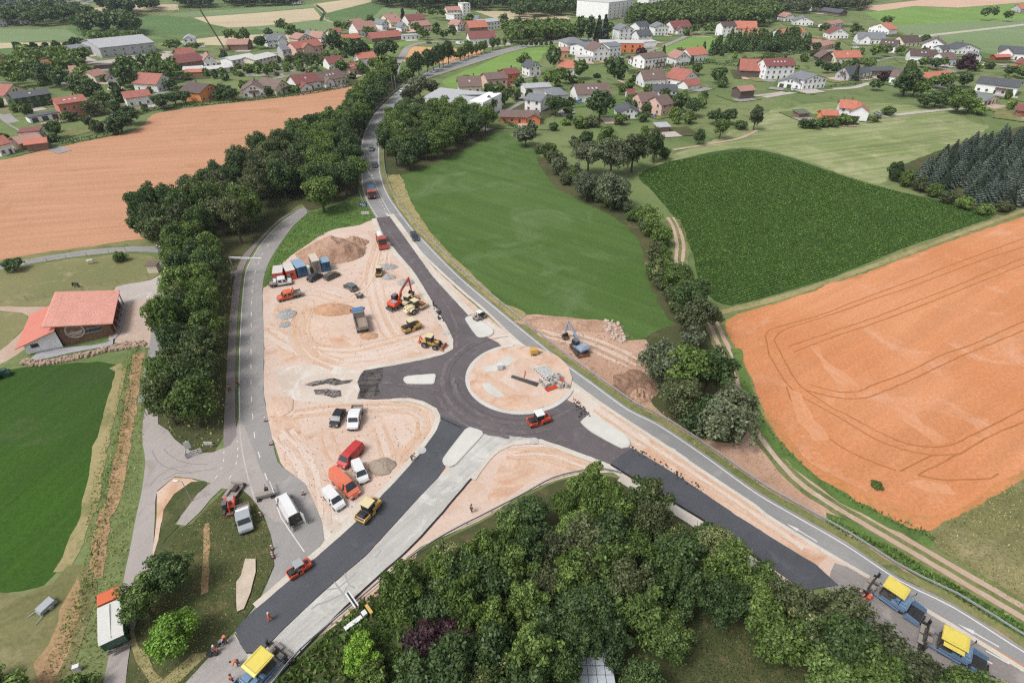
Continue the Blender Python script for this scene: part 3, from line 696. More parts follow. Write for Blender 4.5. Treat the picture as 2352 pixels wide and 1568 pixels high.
# margins beside the new lanes
def marg(px,a,b,label,z=None):
    ribbon('kerb_strip',px,a,b,z or nx()+.03,margin,label,amp=.06,cat='kerb')
marg([(865,502),(877.4,534.7),(912.6,580),(952.8,627.7),(993,693),(1023,743.3)],-.05,-1.5,'pale gravel margin left of the north arm')
marg([(1023,741),(1040.7,775),(1040.7,803),(1018,815.5),(968,828),(917.6,838),(842,853)],-.05,-1.3,'pale kerb apron around the upper yard corner')
marg([(900,916),(942.7,914.8),(973,922.3),(1003,938.7),(1012,956),(1003,989),(968,1039),(917.6,1097),(864.8,1152),(792,1224),(716.6,1289.6),(591,1397.6)],-.02,-1.0,'pale kerb apron along the lower yard')
marg([(892,494),(942.7,564.8),(993,635),(1030,676),(1076,725.7)],.05,1.7,'pale gravel margin right of the north arm')
marg([(1182,1013),(1242,1009),(1307.5,1031.6),(1400.5,1066.8),(1433,1088)],-.05,-1.1,'pale kerb apron south of the roundabout')
marg([(1433,1088),(1508.5,1133),(1594,1183),(1654,1223),(1759.8,1299),(1850,1360)],-.15,-2.0,'pale gravel margin below the south east lane')
marg([(1182,1015),(1143.7,1030),(1113.6,1057.7),(1083.4,1100.5)],.7,-.05,'pale kerb beside the milled lane')
darkjoint = gmat('bitumen_edge',S(48,44,44),S(58,54,54),None,1,2,6,.2)
ribbon('bitumen_edge',[(1083.4,1099.5),(1018,1177),(950,1252),(842,1350),(741.7,1448),(640,1556)],.1,-.2,nx(),darkjoint,'dark tarred edge beside the milled lane',amp=.08,cat='road edge')
ribbon('bitumen_edge',[(1402,1068),(1433,1087.5),(1508.5,1133),(1594,1183),(1654,1223),(1760,1299)],.2,-.18,nx()+.08,darkjoint,'dark tarred edge below the south east lane',amp=.1,cat='road edge')
skid = gmat('skid_mark',S(176,173,168),S(184,181,176),None,.6,2,8,.1)
for p in (T(13,640,720,740,700,860,600,900,560),T(13,700,640,780,760,800,800),T(13,800,570,840,680,900,700),T(13,540,860,640,830,780,760,820,700),T(13,1080,430,1130,360),T(13,500,900,560,850)):
    ribbon('tyre_mark',p,.12,-.12,nx(),skid,'grey criss-crossing tyre mark on the milled lane',amp=.2,cat='tyre mark')['group'] = 'tyre marks on the milled lane'
seam = gmat('asphalt_seam',S(98,90,93),S(104,96,99),None,.6,2,8,.1)
for r,a0,a1,lb in ((14.0,100,235,'inner'),(12.3,190,300,'innermost')):
    ribbon('paving_seam',circ(r,a0,a1),.05,-.05,nx()+.085,seam,lb+' curved roller seam in the roundabout asphalt',raw=True,cat='road seam')
dust = gmat('asphalt_dust',S(122,114,115),S(110,102,104),S(132,124,124),.3,.8,6,.2,cth=(.5,.6))
for r,a0,a1,w_ in ((15.2,130,290,.45),(13.1,180,345,.35),(16.6,200,262,.3)): ribbon('tyre_mark',circ(r,a0,min(a1,318)),w_,-w_,nx()+.085,dust,'wide dusty wheel band on the roundabout asphalt',raw=True,amp=.35,fr=.8,cat='tyre mark')['group'] = 'dusty bands on the ring'
for px in ([(880,515),(930,585),(1000,665),(1045,740),(1050,800)],[(880,880),(960,890),(1010,900)]): ribbon('tyre_mark',px,.3,-.3,nx()+.09,dust,'dusty wheel band along an arm of the roundabout',amp=.3,fr=.8,cat='tyre mark')['group'] = 'dusty bands on the arms'
ribbon('paving_seam',[(1013,962),(1060,984)],.12,-.12,nx()+.08,gmat('joint',S(66,66,70),S(60,60,64),None),'dark cross joint between ring and south lane',cat='road seam')

# village streets and paths
for px,a,mt,lb in (([(-60,235),(0,255),(20,275),(60,300),(110,335),(150,350)],2.6,asph_side,'grey village street in the far left corner'),
    ([(906,176),(912,150),(925,128),(940,108),(978,98),(1060,94)],2.6,asph_side,'grey lane leaving the upper main road towards the sheds'),
    ([(1108,296),(1130,283),(1160,262),(1200,240),(1230,215)],3.2,asph_side,'grey street beside the orange bungalow'),
    ([(1440,140),(1480,122),(1540,100),(1590,78),(1610,74)],2.4,asph_side,'pale village street beside the orange building site'),
    ([(1590,84),(1640,86),(1660,86)],1.6,light_track,'light lane below the white farm'),
    ([(1755,224),(1830,212),(1900,206),(1960,202),(2000,192),(2060,195)],2.0,paving,'light drive in front of the long white house'),
    ([(1725,222),(1760,218),(1800,212)],1.4,paving,'light path to the dark wooden barn'),
    ([(2030,268),(2100,260),(2160,254),(2240,248),(2352,240)],1.6,light_track,'light lane from the solitary house to the garages'),
    ([(1980,150),(2060,132),(2140,150),(2200,168)],1.8,asph_side,'street between the upper right houses'),
    ([(2260,145),(2352,155),(2420,160)],1.5,light_track,'short light drive at the right edge'),
    ([(0,190),(60,184),(130,172),(160,163)],1.5,asph_side,'grey path left of the orange wheat corner by the gravestones'),
    ([(595,186),(650,178),(700,165)],1.6,asph_side,'grey path along the cemetery'),
    ([(880,178),(820,170),(776,166)],1.5,asph_side,'narrow street past the two red roofed houses'),
    ([(690,48),(742,46),(757,50),(780,58)],1.0,light_track,'curving field track below the pale wheat wedge'),
    ([(722,12),(742,30),(745,46)],1.0,light_track,'field track climbing beside the pale wheat wedge'),
    ([(1690,105),(1760,108),(1800,122),(1870,128),(1960,122)],1.6,asph_side,'street below the long pink houses'),
    ([(1420,185),(1450,200),(1470,220)],1.2,track_dirt,'dirt path across the garden beside the tall pine'),
    ([(1545,345),(1640,330),(1700,318),(1740,300)],.8,track_dirt,'bare stony edge below the solitary round tree'),
    ([(1300,268),(1290,240),(1330,226)],2.0,asph_side,'grey yard in front of the white bungalow'),
    ([(1182,246),(1240,236),(1290,262)],1.2,asph_side,'narrow drive beside the grey roofed house')):
    ribbon('street' if mt is asph_side else 'path',px,a,-a,nx(),mt,lb,step=3,amp=.1,cat='street' if mt is asph_side else 'path')
sheet('yard',[(930,286),(955,240),(1100,256),(1118,280),(1182,262),(1180,290),(1120,300),(1060,286)],nx(),asph_side,'grey forecourt around the large white hall',**far)
sheet('yard',[(180,132),(380,118),(480,128),(440,140),(300,145),(200,148)],nx(),paving,'pale storage yard around the long grey hall',**far)
sheet('yard',[(590,125),(700,110),(760,125),(740,168),(640,178),(560,175),(430,178),(430,150)],nx(),gmat('cemetery',S(150,150,130),S(104,118,82),S(190,184,172),.05,.12,1.2,.3,cth=(.52,.6)),'cemetery ground with pale paths',**far)
sheet('yard',[(1085,100),(1160,94),(1180,104),(1100,112)],nx(),paving,'pale forecourt of the long white building with dark red roof',**far)
sheet('vegetable_bed',[(140,300),(260,272),(262,290),(150,318)],nx(),verge,'garden plot between hedges beside the left wheat',**far)
sheet('yard',[(65,318),(88,304),(130,312),(120,335),(100,345)],nx(),asph_side,'grey parking spot by the garages',**far)

# ---------------------------------------------------------------- trees and bushes
rng = np.random.RandomState(7)

def leafmat(name,a,b,tip=None,trans=.22):
    m,t,bs,out = newmat(name)
    geo = t.nodes.new('ShaderNodeNewGeometry')
    oi = t.nodes.new('ShaderNodeObjectInfo')
    tc = t.nodes.new('ShaderNodeTexCoord')
    ad = node(t,'ShaderNodeVectorMath',operation='ADD')
    t.links.new(tc.outputs['Object'],ad.inputs[0]); t.links.new(oi.outputs['Location'],ad.inputs[1])
    big = nz(t,ad.outputs[0],.35,3,.6)
    col = mix(t,ramp(t,big,.35,.65),a,b)
    if tip is not None:
        col = mix(t,ramp(t,nz(t,ad.outputs[0],.55,3,.6),.56,.66),col,tip)
    col = mix(t,1.0,col,mix(t,geo.outputs['Random Per Island'],V4((1,1,1),.55),V4((1,1,1),1.6)),'MULTIPLY')
    col = mix(t,1.0,col,mix(t,oi.outputs['Random'],(.78,.8,.82,1),(1.22,1.18,1.1,1)),'MULTIPLY')
    t.links.new(col,bs.inputs['Base Color'])
    bs.inputs['Roughness'].default_value = .55
    bs.inputs['Specular IOR Level'].default_value = .35
    tr = t.nodes.new('ShaderNodeBsdfTranslucent')
    t.links.new(mix(t,1.0,col,(1.3,1.5,.7,1),'MULTIPLY'),tr.inputs['Color'])
    ms = t.nodes.new('ShaderNodeMixShader')
    ms.inputs[0].default_value = trans
    t.links.new(bs.outputs[0],ms.inputs[1]); t.links.new(tr.outputs[0],ms.inputs[2])
    t.links.new(ms.outputs[0],out.inputs[0])
    return m

LM = dict(
    dark=leafmat('leaf_dark',(.045,.080,.026,1),(.076,.122,.040,1)),
    mid=leafmat('leaf_mid',(.070,.115,.028,1),(.125,.185,.044,1)),
    bright=leafmat('leaf_bright',(.14,.25,.03,1),(.18,.32,.04,1)),
    light=leafmat('leaf_light',(.12,.18,.05,1),(.165,.24,.066,1)),
    olive=leafmat('leaf_olive',(.070,.088,.038,1),(.105,.125,.056,1)),
    willow=leafmat('leaf_willow',(.085,.108,.064,1),(.125,.150,.090,1)),
    linden=leafmat('leaf_linden',(.062,.092,.032,1),(.085,.12,.04,1),(.26,.27,.125,1)),
    blossom=leafmat('leaf_blossom',(.17,.20,.08,1),(.26,.28,.12,1)),
    purple=leafmat('leaf_purple',(.030,.014,.019,1),(.046,.020,.027,1),trans=.12),
    spruce=leafmat('needles_dark',(.030,.050,.030,1),(.048,.070,.044,1),trans=.08),
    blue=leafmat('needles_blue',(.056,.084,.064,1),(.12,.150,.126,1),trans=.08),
    hedge=leafmat('leaf_hedge',(.045,.08,.025,1),(.07,.11,.035,1)))
bark = pmat('bark',(.085,.068,.052,1),.9,var=.3,scale=4)

def leaves_mesh(name,C,N,size,mat,jit=.55,extra=None):
    """one small quad per leaf spray: centres C, outward normals N"""
    n = len(C)
    N = N+rng.normal(0,jit,(n,3))
    N /= np.linalg.norm(N,axis=1)[:,None]+1e-9
    A = np.cross(N,rng.normal(0,1,(n,3))); A /= np.linalg.norm(A,axis=1)[:,None]+1e-9
    B = np.cross(N,A)
    s = size*rng.uniform(.6,1.35,(n,1))
    fold = N*s*rng.uniform(-.35,.35,(n,1))
    V = np.stack([C-A*s,C-B*s*.6+fold,C+A*s,C+B*s*.6+fold],1).reshape(-1,3)
    Fc = np.arange(4*n).reshape(n,4)
    me = bpy.data.meshes.new(name)
    me.vertices.add(4*n); me.vertices.foreach_set('co',V.ravel())
    me.loops.add(4*n); me.loops.foreach_set('vertex_index',Fc.ravel())
    me.polygons.add(n); me.polygons.foreach_set('loop_start',np.arange(0,4*n,4)); me.polygons.foreach_set('loop_total',np.full(n,4))
    me.update(calc_edges=True)
    if mat is not None: me.materials.append(mat)
    return me

def dirs(n,up=0.0):
    d = rng.normal(0,1,(n,3)); d[:,2] += up
    return d/(np.linalg.norm(d,axis=1)[:,None]+1e-9)

def crown_pts(kind,n):
    """leaf positions and normals of a crown of radius 1 and height 1 (trunk base at the origin)"""
    C,N = [],[]
    if kind in ('round','tall','wide','loose','bush','egg'):
        zc,rz,nl,lr = dict(round=(.60,.40,26,.40),tall=(.58,.42,26,.42),wide=(.62,.36,30,.34),loose=(.58,.40,22,.36),bush=(.48,.50,14,.46),egg=(.56,.44,20,.46))[kind]
        nl = int(nl*1.7); lr *= .74
        L = dirs(nl,.25)*rng.uniform(.42,.86 if kind != 'loose' else .97,(nl,1))
        L[:,2] *= rng.uniform(.8,1.12); L[:,0] *= rng.uniform(.84,1.12)
        L = np.vstack([L,[[0,0,.55],[0,0,0]]])
        R = lr*rng.uniform(.65,1.15,len(L))
        R[-1] = .66
        wgt = R ** 2/np.sum(R ** 2)
        for c,r,w_ in zip(L,R,wgt):
            k = max(8,int(n*w_))
            d = dirs(k,.45)
            rad = r*rng.uniform(.55,1.16,(k,1))
            p = c+d*rad
            p[:,:2] *= 1.0
            C.append(np.column_stack([p[:,0],p[:,1],zc+p[:,2]*rz/1.05])); N.append(d)
    elif kind in ('conifer','slim'):
        h = rng.beta(1.15,1.5,n)*.93+.06
        tiers = (np.floor(h*14)+rng.uniform(.0,.35,n))/14
        a = rng.uniform(0,2*math.pi,n)
        arm = .82+.18*np.sin(a*7+np.floor(h*14)*2.1)
        r = (1-h) ** .85*arm*rng.uniform(.35,1.0,n) ** .5
        C.append(np.column_stack([np.cos(a)*r,np.sin(a)*r,tiers-.07*r+.05])); N.append(np.column_stack([np.cos(a)*.7,np.sin(a)*.7,np.full(n,.8)]))
    elif kind == 'poplar':
        h = rng.uniform(.06,1,n); a = rng.uniform(0,2*math.pi,n)
        r = np.sin(np.clip(h,0,1) ** .75*math.pi) ** .6*rng.uniform(.6,1,n)
        C.append(np.column_stack([np.cos(a)*r,np.sin(a)*r,h])); N.append(np.column_stack([np.cos(a),np.sin(a),np.full(n,.5)]))
    elif kind == 'weep':
        nl = 44
        L = dirs(nl,.5)*rng.uniform(.3,.8,(nl,1))
        for c in L:
            k = n // nl
            tt = rng.uniform(0,1,k) ** .8
            out = np.array([c[0],c[1]])*(1+.45*tt[:,None])
            z = .74+c[2]*.26-tt ** 1.5*.50
            p = np.column_stack([out+rng.normal(0,.075,(k,2)),z+rng.normal(0,.015,k)])
            C.append(p); N.append(np.column_stack([out,np.full(k,.7)]))
    C,N = np.vstack(C),np.vstack(N)
    C[:,2] = np.maximum(C[:,2],.03)
    return C,N

BASE = {}
def crown(kind,mat,seed,n,size,R,Hh):
    """crown mesh at real size R x Hh; the points are shared between leaf colours"""
    key = (kind,mat,seed,n,round(size,2))
    if key in BASE: return BASE[key]
    global rng
    rng = np.random.RandomState(1000+seed*17+len(kind))
    C,N = crown_pts(kind,n)
    C = C*np.array([R,R,Hh])
    N = N/np.array([R,R,Hh*.5])*R
    N /= np.linalg.norm(N,axis=1)[:,None]
    me = leaves_mesh('crown',C,N,size,LM[mat])
    BASE[key] = me
    return me

def trunk_mesh(kind,seed):
    key = ('trunk',kind,seed)
    if key in BASE: return BASE[key]
    r = random.Random(seed)
    m = M()
    if kind in ('conifer','slim','poplar'):
        m.cyl((0,0,0),(0,0,9.4),.2,7,r2=.03)
    elif kind == 'bush':
        for k in range(4): m.cyl((0,0,0),(r.uniform(-.9,.9),r.uniform(-.9,.9),2.2),.06,5,r2=.02)
    else:
        m.cyl((0,0,-.1),(.1,.05,3.2),.30,9,r2=.2)
        for k in range(6):
            a = k*1.05+r.random(); q = r.uniform(1.2,2.4)
            p = (math.cos(a)*q*.5,math.sin(a)*q*.5,r.uniform(4.4,5.4)); e = (math.cos(a)*q,math.sin(a)*q,r.uniform(6.2,8.4))
            m.cyl((.08,.04,2.6+.1*k),p,.13,6,r2=.08); m.cyl(p,e,.08,5,r2=.02)
    BASE[key] = m.mesh('trunk',[bark])
    return BASE[key]

TREES = []       # world x, y, radius: used to keep scattered plants apart
def tree(px,py,h,r,kind='round',mat='mid',label=None,group=None,lod=0,seed=None,name=None,xy=None,cat='tree'):
    """px, py = foot of the trunk; lod 0 near, 1 middle, 2 far (one mesh)"""
    p = G(px,py) if xy is None else Vector((xy[0],xy[1],0))
    seed = (int(abs(p.x*7+p.y*3)) % 4) if seed is None else seed
    if lod == 0: n,size = (6500,.23) if kind not in ('bush',) else (3000,.20)
    elif lod == 1: n,size = (2600,.40) if kind not in ('bush',) else (1300,.34)
    else: n,size,seed = 800,.75,seed % 3
    if kind in ('conifer','slim'): R,Hh = (2.6,10) if kind == 'conifer' else (1.3,10)
    elif kind == 'poplar': R,Hh = 1.3,10
    elif kind == 'bush': R,Hh = 2.0,3.0
    elif kind == 'weep': R,Hh = 4.0,10
    else: R,Hh = (3.4 if kind == 'tall' else 4.4 if kind == 'wide' else 3.8),9
    if kind == 'bush': size *= .8
    me = crown(kind,mat,seed,n,size,R,Hh)
    rz = (p.x*12.9+p.y*7.7) % 6.28
    nm = name or {'conifer': 'spruce_tree','slim': 'cypress_tree','poplar': 'poplar_tree','bush': 'bush','weep': 'birch_tree'}.get(kind,'broadleaf_tree')
    sx,sz = r/R,h/Hh
    TREES.append((p.x,p.y,r))
    if lod == 2:
        o = link(nm,me); o.location = p; o.rotation_euler = (0,0,rz); o.scale = (sx,sx,sz)
        return tag(o,label,cat,group)
    e = empty(nm,p,rz,label,cat,group); e.scale = (sx,sx,sz)
    link('crown',me,e); link('trunk',trunk_mesh(kind if kind in ('conifer','slim','poplar','bush') else 'b',seed),e)
    return e

def fill(poly_px,gap,hs,rs,kinds,mats,label,group,lod=0,seed=1,limit=400,avoid=None,cat='tree'):
    """trees spaced by chance over an area of ground"""
    P = [(q.x,q.y) for q in gp(poly_px)]
    r = random.Random(seed)
    x0,x1 = min(p[0] for p in P),max(p[0] for p in P); y0,y1 = min(p[1] for p in P),max(p[1] for p in P)
    put,tries = [],0
    while tries < 6000 and len(put) < limit:
        tries += 1
        x,y = r.uniform(x0,x1),r.uniform(y0,y1)
        if not inside(x,y,P) or any((x-a) ** 2+(y-b) ** 2 < gap*gap for a,b in put): continue
        if avoid and avoid(x,y): continue
        put.append((x,y))
    out = []
    for x,y in put:
        k = r.choice(kinds); m_ = r.choice(mats); h = r.uniform(*hs); rr = r.uniform(*rs)
        if k in ('conifer','slim'): rr *= .8
        lb = label(x,y,k,m_,h) if callable(label) else label
        out.append(tree(0,0,h,rr,k,m_,lb,group,lod,seed=r.randrange(4),xy=(x,y),cat=cat))
    return out

TONE = dict(dark='dark green',mid='mid green',bright='bright green',light='light green',olive='olive green',willow='grey green',linden='cream flecked',blossom='pale yellow green',purple='deep purple',spruce='blackish green',blue='blue green',hedge='green')
KIND = dict(round='round crowned tree',tall='tall narrow tree',wide='broad spreading tree',loose='loose open tree',egg='egg shaped tree',bush='bush',conifer='spruce',slim='slim conifer',poplar='poplar',weep='drooping tree')
def ladder(words_,axis='y',lo=0,hi=1):
    def f(x,y,k,m_,h):
        v = y if axis == 'y' else x
        i = min(len(words_)-1,max(0,int((v-lo)/(hi-lo)*len(words_))))
        size = 'tall ' if h > 12 else 'small ' if h < 8.5 else ''
        return ' '.join(f'{size}{TONE[m_]} {KIND[k]} {words_[i]}'.split()[:16])
    return f

lb_belt = ladder(['at the lower tip of the tree belt by the junction','in the tree belt beside the barn roof','in the tree belt beside the height barrier','in the tree belt below the wheat corner','in the wide middle of the tree belt','in the tree belt beside the upper main road','at the upper end of the tree belt'],'y',70,330)
BELT = [(396,975),(400,880),(404,780),(410,700),(416,630),(420,590),(500,590),(498,650),(490,760),(488,880),(486,985),(440,1003)]
fill(BELT,4.3,(9,12.5),(3.2,4.3),['round','wide','egg','loose'],['mid','mid','light','linden','dark'],lb_belt,'trees in the long belt',0,3)
fill([(350,552),(345,520),(420,500),(500,450),(560,415),(640,370),(700,345),(712,384),(690,440),(640,480),(575,545),(530,585),(440,590),(400,560)],6.0,(11,14.5),(3.9,5.0),['round','wide','egg'],['dark','dark','mid','linden','olive'],lb_belt,'trees in the long belt',0,4)
fill([(700,345),(760,310),(800,285),(835,270),(822,350),(826,430),(818,452),(712,484),(700,440),(715,390)],6.3,(11,14),(4.2,5.2),['round','wide'],['dark','mid','mid','dark'],lb_belt,'trees in the long belt',0,5)
fill([(806,300),(820,262),(850,222),(884,196),(905,188),(880,232),(846,282),(826,320)],6.5,(10,13),(3.6,4.6),['round','tall','wide'],['mid','mid','dark'],lb_belt,'trees in the long belt',1,6)
tree(342,552,9,4.2,'round','dark','dark round tree at the wheat corner, outermost left of the belt','trees in the long belt')
tree(372,566,9,4.4,'round','linden','cream flecked round tree beside the wheat corner tree','trees in the long belt')
tree(745,488,11.5,5.4,'round','mid','bright edged round tree at the bend of the side road','trees in the long belt')
lb_cl = ladder(['at the front of the clump right of the main road','in the middle of the clump right of the main road','at the back of the clump by the white hall'],'y',180,270)
fill([(892,392),(925,398),(1010,364),(1118,312),(1122,296),(1040,280),(930,280),(900,300),(886,350)],6.2,(10,12.5),(4.0,5.0),['round','wide','egg'],['mid','dark','mid','linden'],lb_cl,'trees in the clump right of the main road',0,9)

# creek trees and bushes, one by one
CR = [(1208,334,7,3.2,'loose','willow','grey green bush at the top of the creek hedge'),(1238,352,3.4,2.2,'bush','olive','low olive bush near the garden pond'),
 (1282,402,6.5,3.2,'bush','willow','grey green bush above the pair of round willows'),(1300,424,4,2.6,'bush','olive','small olive bush left of the round willows'),
 (1345,462,9.5,4.6,'egg','willow','left one of two rounded grey green willows'),(1402,480,11.5,5.8,'egg','willow','right and larger one of two rounded grey green willows'),
 (1350,402,13,6.4,'wide','willow','left half of the big willow group in the middle gardens'),(1402,406,13.5,6.2,'round','willow','middle of the big willow group in the middle gardens'),(1450,394,13.5,5.8,'round','olive','right side of the big willow group'),
 (1500,374,12.5,3.6,'tall','dark','dark upright tree right of the big willow group'),(1525,366,5,2.8,'bush','dark','dark bush at the right end of the willow group'),
 (1488,520,6.5,3.6,'bush','light','light yellow green bush on the creek above the green crop'),(1492,540,5,3.0,'bush','mid','bush right under the light yellow green bush'),(1518,566,6,3.0,'bush','mid','bush on the inside bend of the farm track'),
 (1505,600,5.4,2.8,'bush','olive','olive bush beside the two track ruts'),(1505,640,5.8,2.8,'bush','linden','flecked bush below the two track ruts'),(1548,676,8,4.0,'round','mid','rounded tree at the left corner of the corn'),
 (1582,720,9,4.4,'round','dark','dark tree between green crop and corn'),(1596,768,9.5,4.4,'loose','olive','loose olive tree above the orange wheat corner'),(1540,690,4.4,2.4,'bush','olive','bush at the left creek edge of the green crop'),
 (1518,884,10,4.8,'round','willow','silvery tree directly right of the blue excavator'),(1562,902,11,5.0,'round','mid','mid green tree behind the silvery tree'),(1552,955,8.5,4.2,'egg','olive','olive tree beside the dug creek bank'),
 (1618,905,10,4.6,'round','dark','dark tree left of the track at the creek'),(1655,1008,12,5.2,'weep','willow','large drooping birch beside the farm track'),(1606,985,7,3.8,'bush','dark','dark bush under the drooping birch'),(1590,800,6,3.0,'bush','willow','silvery bush below the loose olive tree')]
for a in CR: tree(a[0],a[1],a[2],a[3],a[4],a[5],a[6],'trees and bushes along the creek',0)
fill([(1250,362),(1292,412),(1352,452),(1440,496),(1500,556),(1516,600),(1500,640),(1528,690),(1572,745),(1600,750),(1560,690),(1530,640),(1532,600),(1500,520),(1450,486),(1370,440),(1310,400),(1262,350)],3.4,(3,5.5),(1.9,2.8),['bush'],['mid','olive','willow','dark','linden'],ladder(['beside the blue excavator end of the creek hedge','in the lower creek hedge beside the corn','in the middle of the creek hedge','in the creek hedge near the round willows','at the village end of the creek hedge'],'y',100,225),'bushes of the creek hedge',0,33,40,cat='bush')
# spruce plantation
def lb_sp(x,y,k,m_,h):
    a = ('front','second','middle','rear','hindmost')[min(4,max(0,int((y-155)/21)))]; b = ('left tip','left half','right half','right border')[min(3,max(0,int((x-118)/22)))]
    return f"{('small', 'mid sized', 'tall')[min(2, int((h - 6.5) / 1.01))]} {TONE[m_]} spruce in the {a} rows, {b} of the plantation"
fill([(2110,420),(2240,470),(2352,484),(2480,500),(2520,330),(2352,318),(2230,348),(2140,388)],3.7,(6.5,9.5),(3.4,4.4),['conifer'],['blue','blue','spruce'],lb_sp,'spruces of the plantation',0,12,150)
for i,(x,y,h,r,m_) in enumerate([(2048,416,7,2.8,'dark'),(2075,428,6,2.9,'mid'),(2110,440,5,2.8,'olive'),(2140,452,4.6,2.8,'mid'),(2172,466,4.2,2.9,'olive'),(2210,480,4,2.8,'mid'),(2255,492,3.8,3.0,'light'),(2300,486,3.4,2.6,'olive')]):
    tree(x,y,h,r,'bush',m_,['dark bush at the left tip of','bush just right of the tip of','olive bush in front of','mid green bush in front of','low olive bush in front of','low green bush near the corn corner before','light green bush at the corn corner before','lowest olive bush at the right before'][i]+' the spruce plantation','bushes in front of the spruces')

# wood at the bottom
lb_w = ladder(['at the near left of the bottom wood','in the left part of the bottom wood','in the middle of the bottom wood','behind the clearing in the bottom wood','in the right part of the bottom wood','at the right end of the bottom wood'],'x',-22,62)
W1 = [(935,1395),(1010,1345),(1090,1292),(1170,1228),(1225,1200),(1300,1180),(1380,1172),(1460,1190),(1550,1262),(1670,1336),(1780,1396),(1900,1470),(2010,1560),(2120,1640),(2200,1720),(1900,1720),(1790,1560),(1700,1480),(1620,1440),(1560,1440),(1530,1520),(1500,1700),(1440,1780),(1440,1640),(1330,1640),(1330,1800),(900,1800),(960,1640),(1000,1560),(1010,1450)]
def not_purple(x,y):
    q = G(1010,1520)
    g = G(1376,1600)
    return (x-q.x) ** 2/36+(y-q.y) ** 2/14 < 1 or (abs(x-g.x) < 4.2 and g.y-6 < y < g.y+3)
fill(W1,3.45,(5.8,11),(2.4,3.9),['round','loose','wide','egg','loose'],['dark','dark','mid','dark','olive','linden','mid','light'],lb_w,'trees of the bottom wood',0,21,150,not_purple)
ONE = [(1368,1205,9.5,2.9,'tall','mid','upright tree standing above the bottom wood at the sand'),(1040,1330,7,2.6,'loose','blossom','pale blossoming tree at the left edge of the bottom wood'),(1625,1310,8,2.8,'egg','blossom','pale blossoming tree beside the dark lane'),
 (990,1525,5.4,3.8,'wide','purple','left half of the purple leaved shrub'),(1062,1505,5.4,3.8,'wide','purple','right half of the purple leaved shrub'),
 (860,1568,4.0,2.4,'bush','mid','leafy bush left of the purple shrub'),(830,1520,4.0,2.2,'loose','bright','bright green young tree by the white panel'),(760,1640,5.0,2.6,'round','olive','round olive tree at the lower edge'),(872,1640,4.6,1.8,'loose','light','light green sapling at the lower edge'),(790,1590,2.6,1.2,'bush','light','small light green bush near the lane edge'),
 (1215,1640,6.0,2.2,'round','bright','bright green tree left of the glass roof'),(1480,1600,4.5,1.7,'egg','light','light green small tree right of the glass roof'),(1200,1445,8.0,2.2,'loose','light','light green crown in the centre of the bottom wood'),
 (2170,1640,8.0,3.2,'round','mid','round tree below the second parked paver'),(2300,1680,7.0,3.0,'round','blossom','pale tree cut by the lower right corner'),
 (1915,1450,8.5,3.2,'weep','olive','drooping tree left of the first parked paver'),(2010,1560,9,3.6,'weep','olive','drooping tree below the first parked paver')]
for a in ONE: tree(a[0],a[1],a[2],a[3],a[4],a[5],a[6],'single trees around the bottom wood',0,seed=1 if a[5] == 'purple' else None)
# lower left trees
tree(412,1352,6.6,3.1,'round','dark','dark green round tree, upper one of three at the farm road','three trees at the farm road')
tree(350,1412,6.2,3.0,'round','mid','mid green tree, middle one of three at the farm road','three trees at the farm road')
tree(414,1492,5.6,3.1,'egg','bright','vivid green dense round tree, lowest of three at the farm road','three trees at the farm road')
tree(36,1640,4.4,3.2,'bush','mid','bush cut by the lower left corner',cat='bush'); tree(-20,1600,4,2.8,'bush','light','light bush at the left edge by the corner',cat='bush')
tree(190,1600,3.2,2.2,'bush','mid','bush at the lower edge beside the white box',cat='bush')
tree(278,600,2.6,2.1,'bush','mid','spiky green bush on the upper paddock edge',cat='bush'); tree(35,622,3.4,2.4,'bush','dark','dark bush at the left end of the paddock',cat='bush')
tree(92,520,.1,.1,'bush','dark','tiny tuft in the left wheat',cat='bush')
tree(2012,1118,1.0,1.0,'bush','mid','lone green weed clump in the orange wheat',cat='bush')
# avenue along the upper road
for i,(x,y,h,r) in enumerate(T(1,1440,715) and [(T(1,a,b)[0][0],T(1,a,b)[0][1],h,r) for a,b,h,r in [(1425,725,12,3.8),(1480,700,13.5,4.0),(1560,665,14,3.6),(1610,650,13.5,3.2),(1665,625,14.5,3.6),(1700,610,14.5,3.2),(1750,590,15.5,4.2),(1860,560,9,2.6),(1895,545,9.5,2.6),(1930,530,12,3.6),(1965,520,7.5,2.2),(2005,505,7.5,2.4),(2045,495,9,2.6),(2080,485,9,2.8),(2150,460,9,2.8),(2200,445,8,2.4),(2260,430,7,2.0),(2320,415,6,1.8)]]):
    tree(x,y,h,r,'tall','dark' if i < 7 else 'mid',('tall dark ' if i < 7 else 'smaller green ')+'avenue tree in the row along the upper main road','avenue trees '+('at the bend' if i < 7 else 'further along'),1)
for i in range(7):
    q = T(2,62+i*45,432)[0]
    tree(q[0],q[1],4.6,1.6,'egg','dark','small clipped tree in the short row above the bright field','small clipped row above the bright field',2)
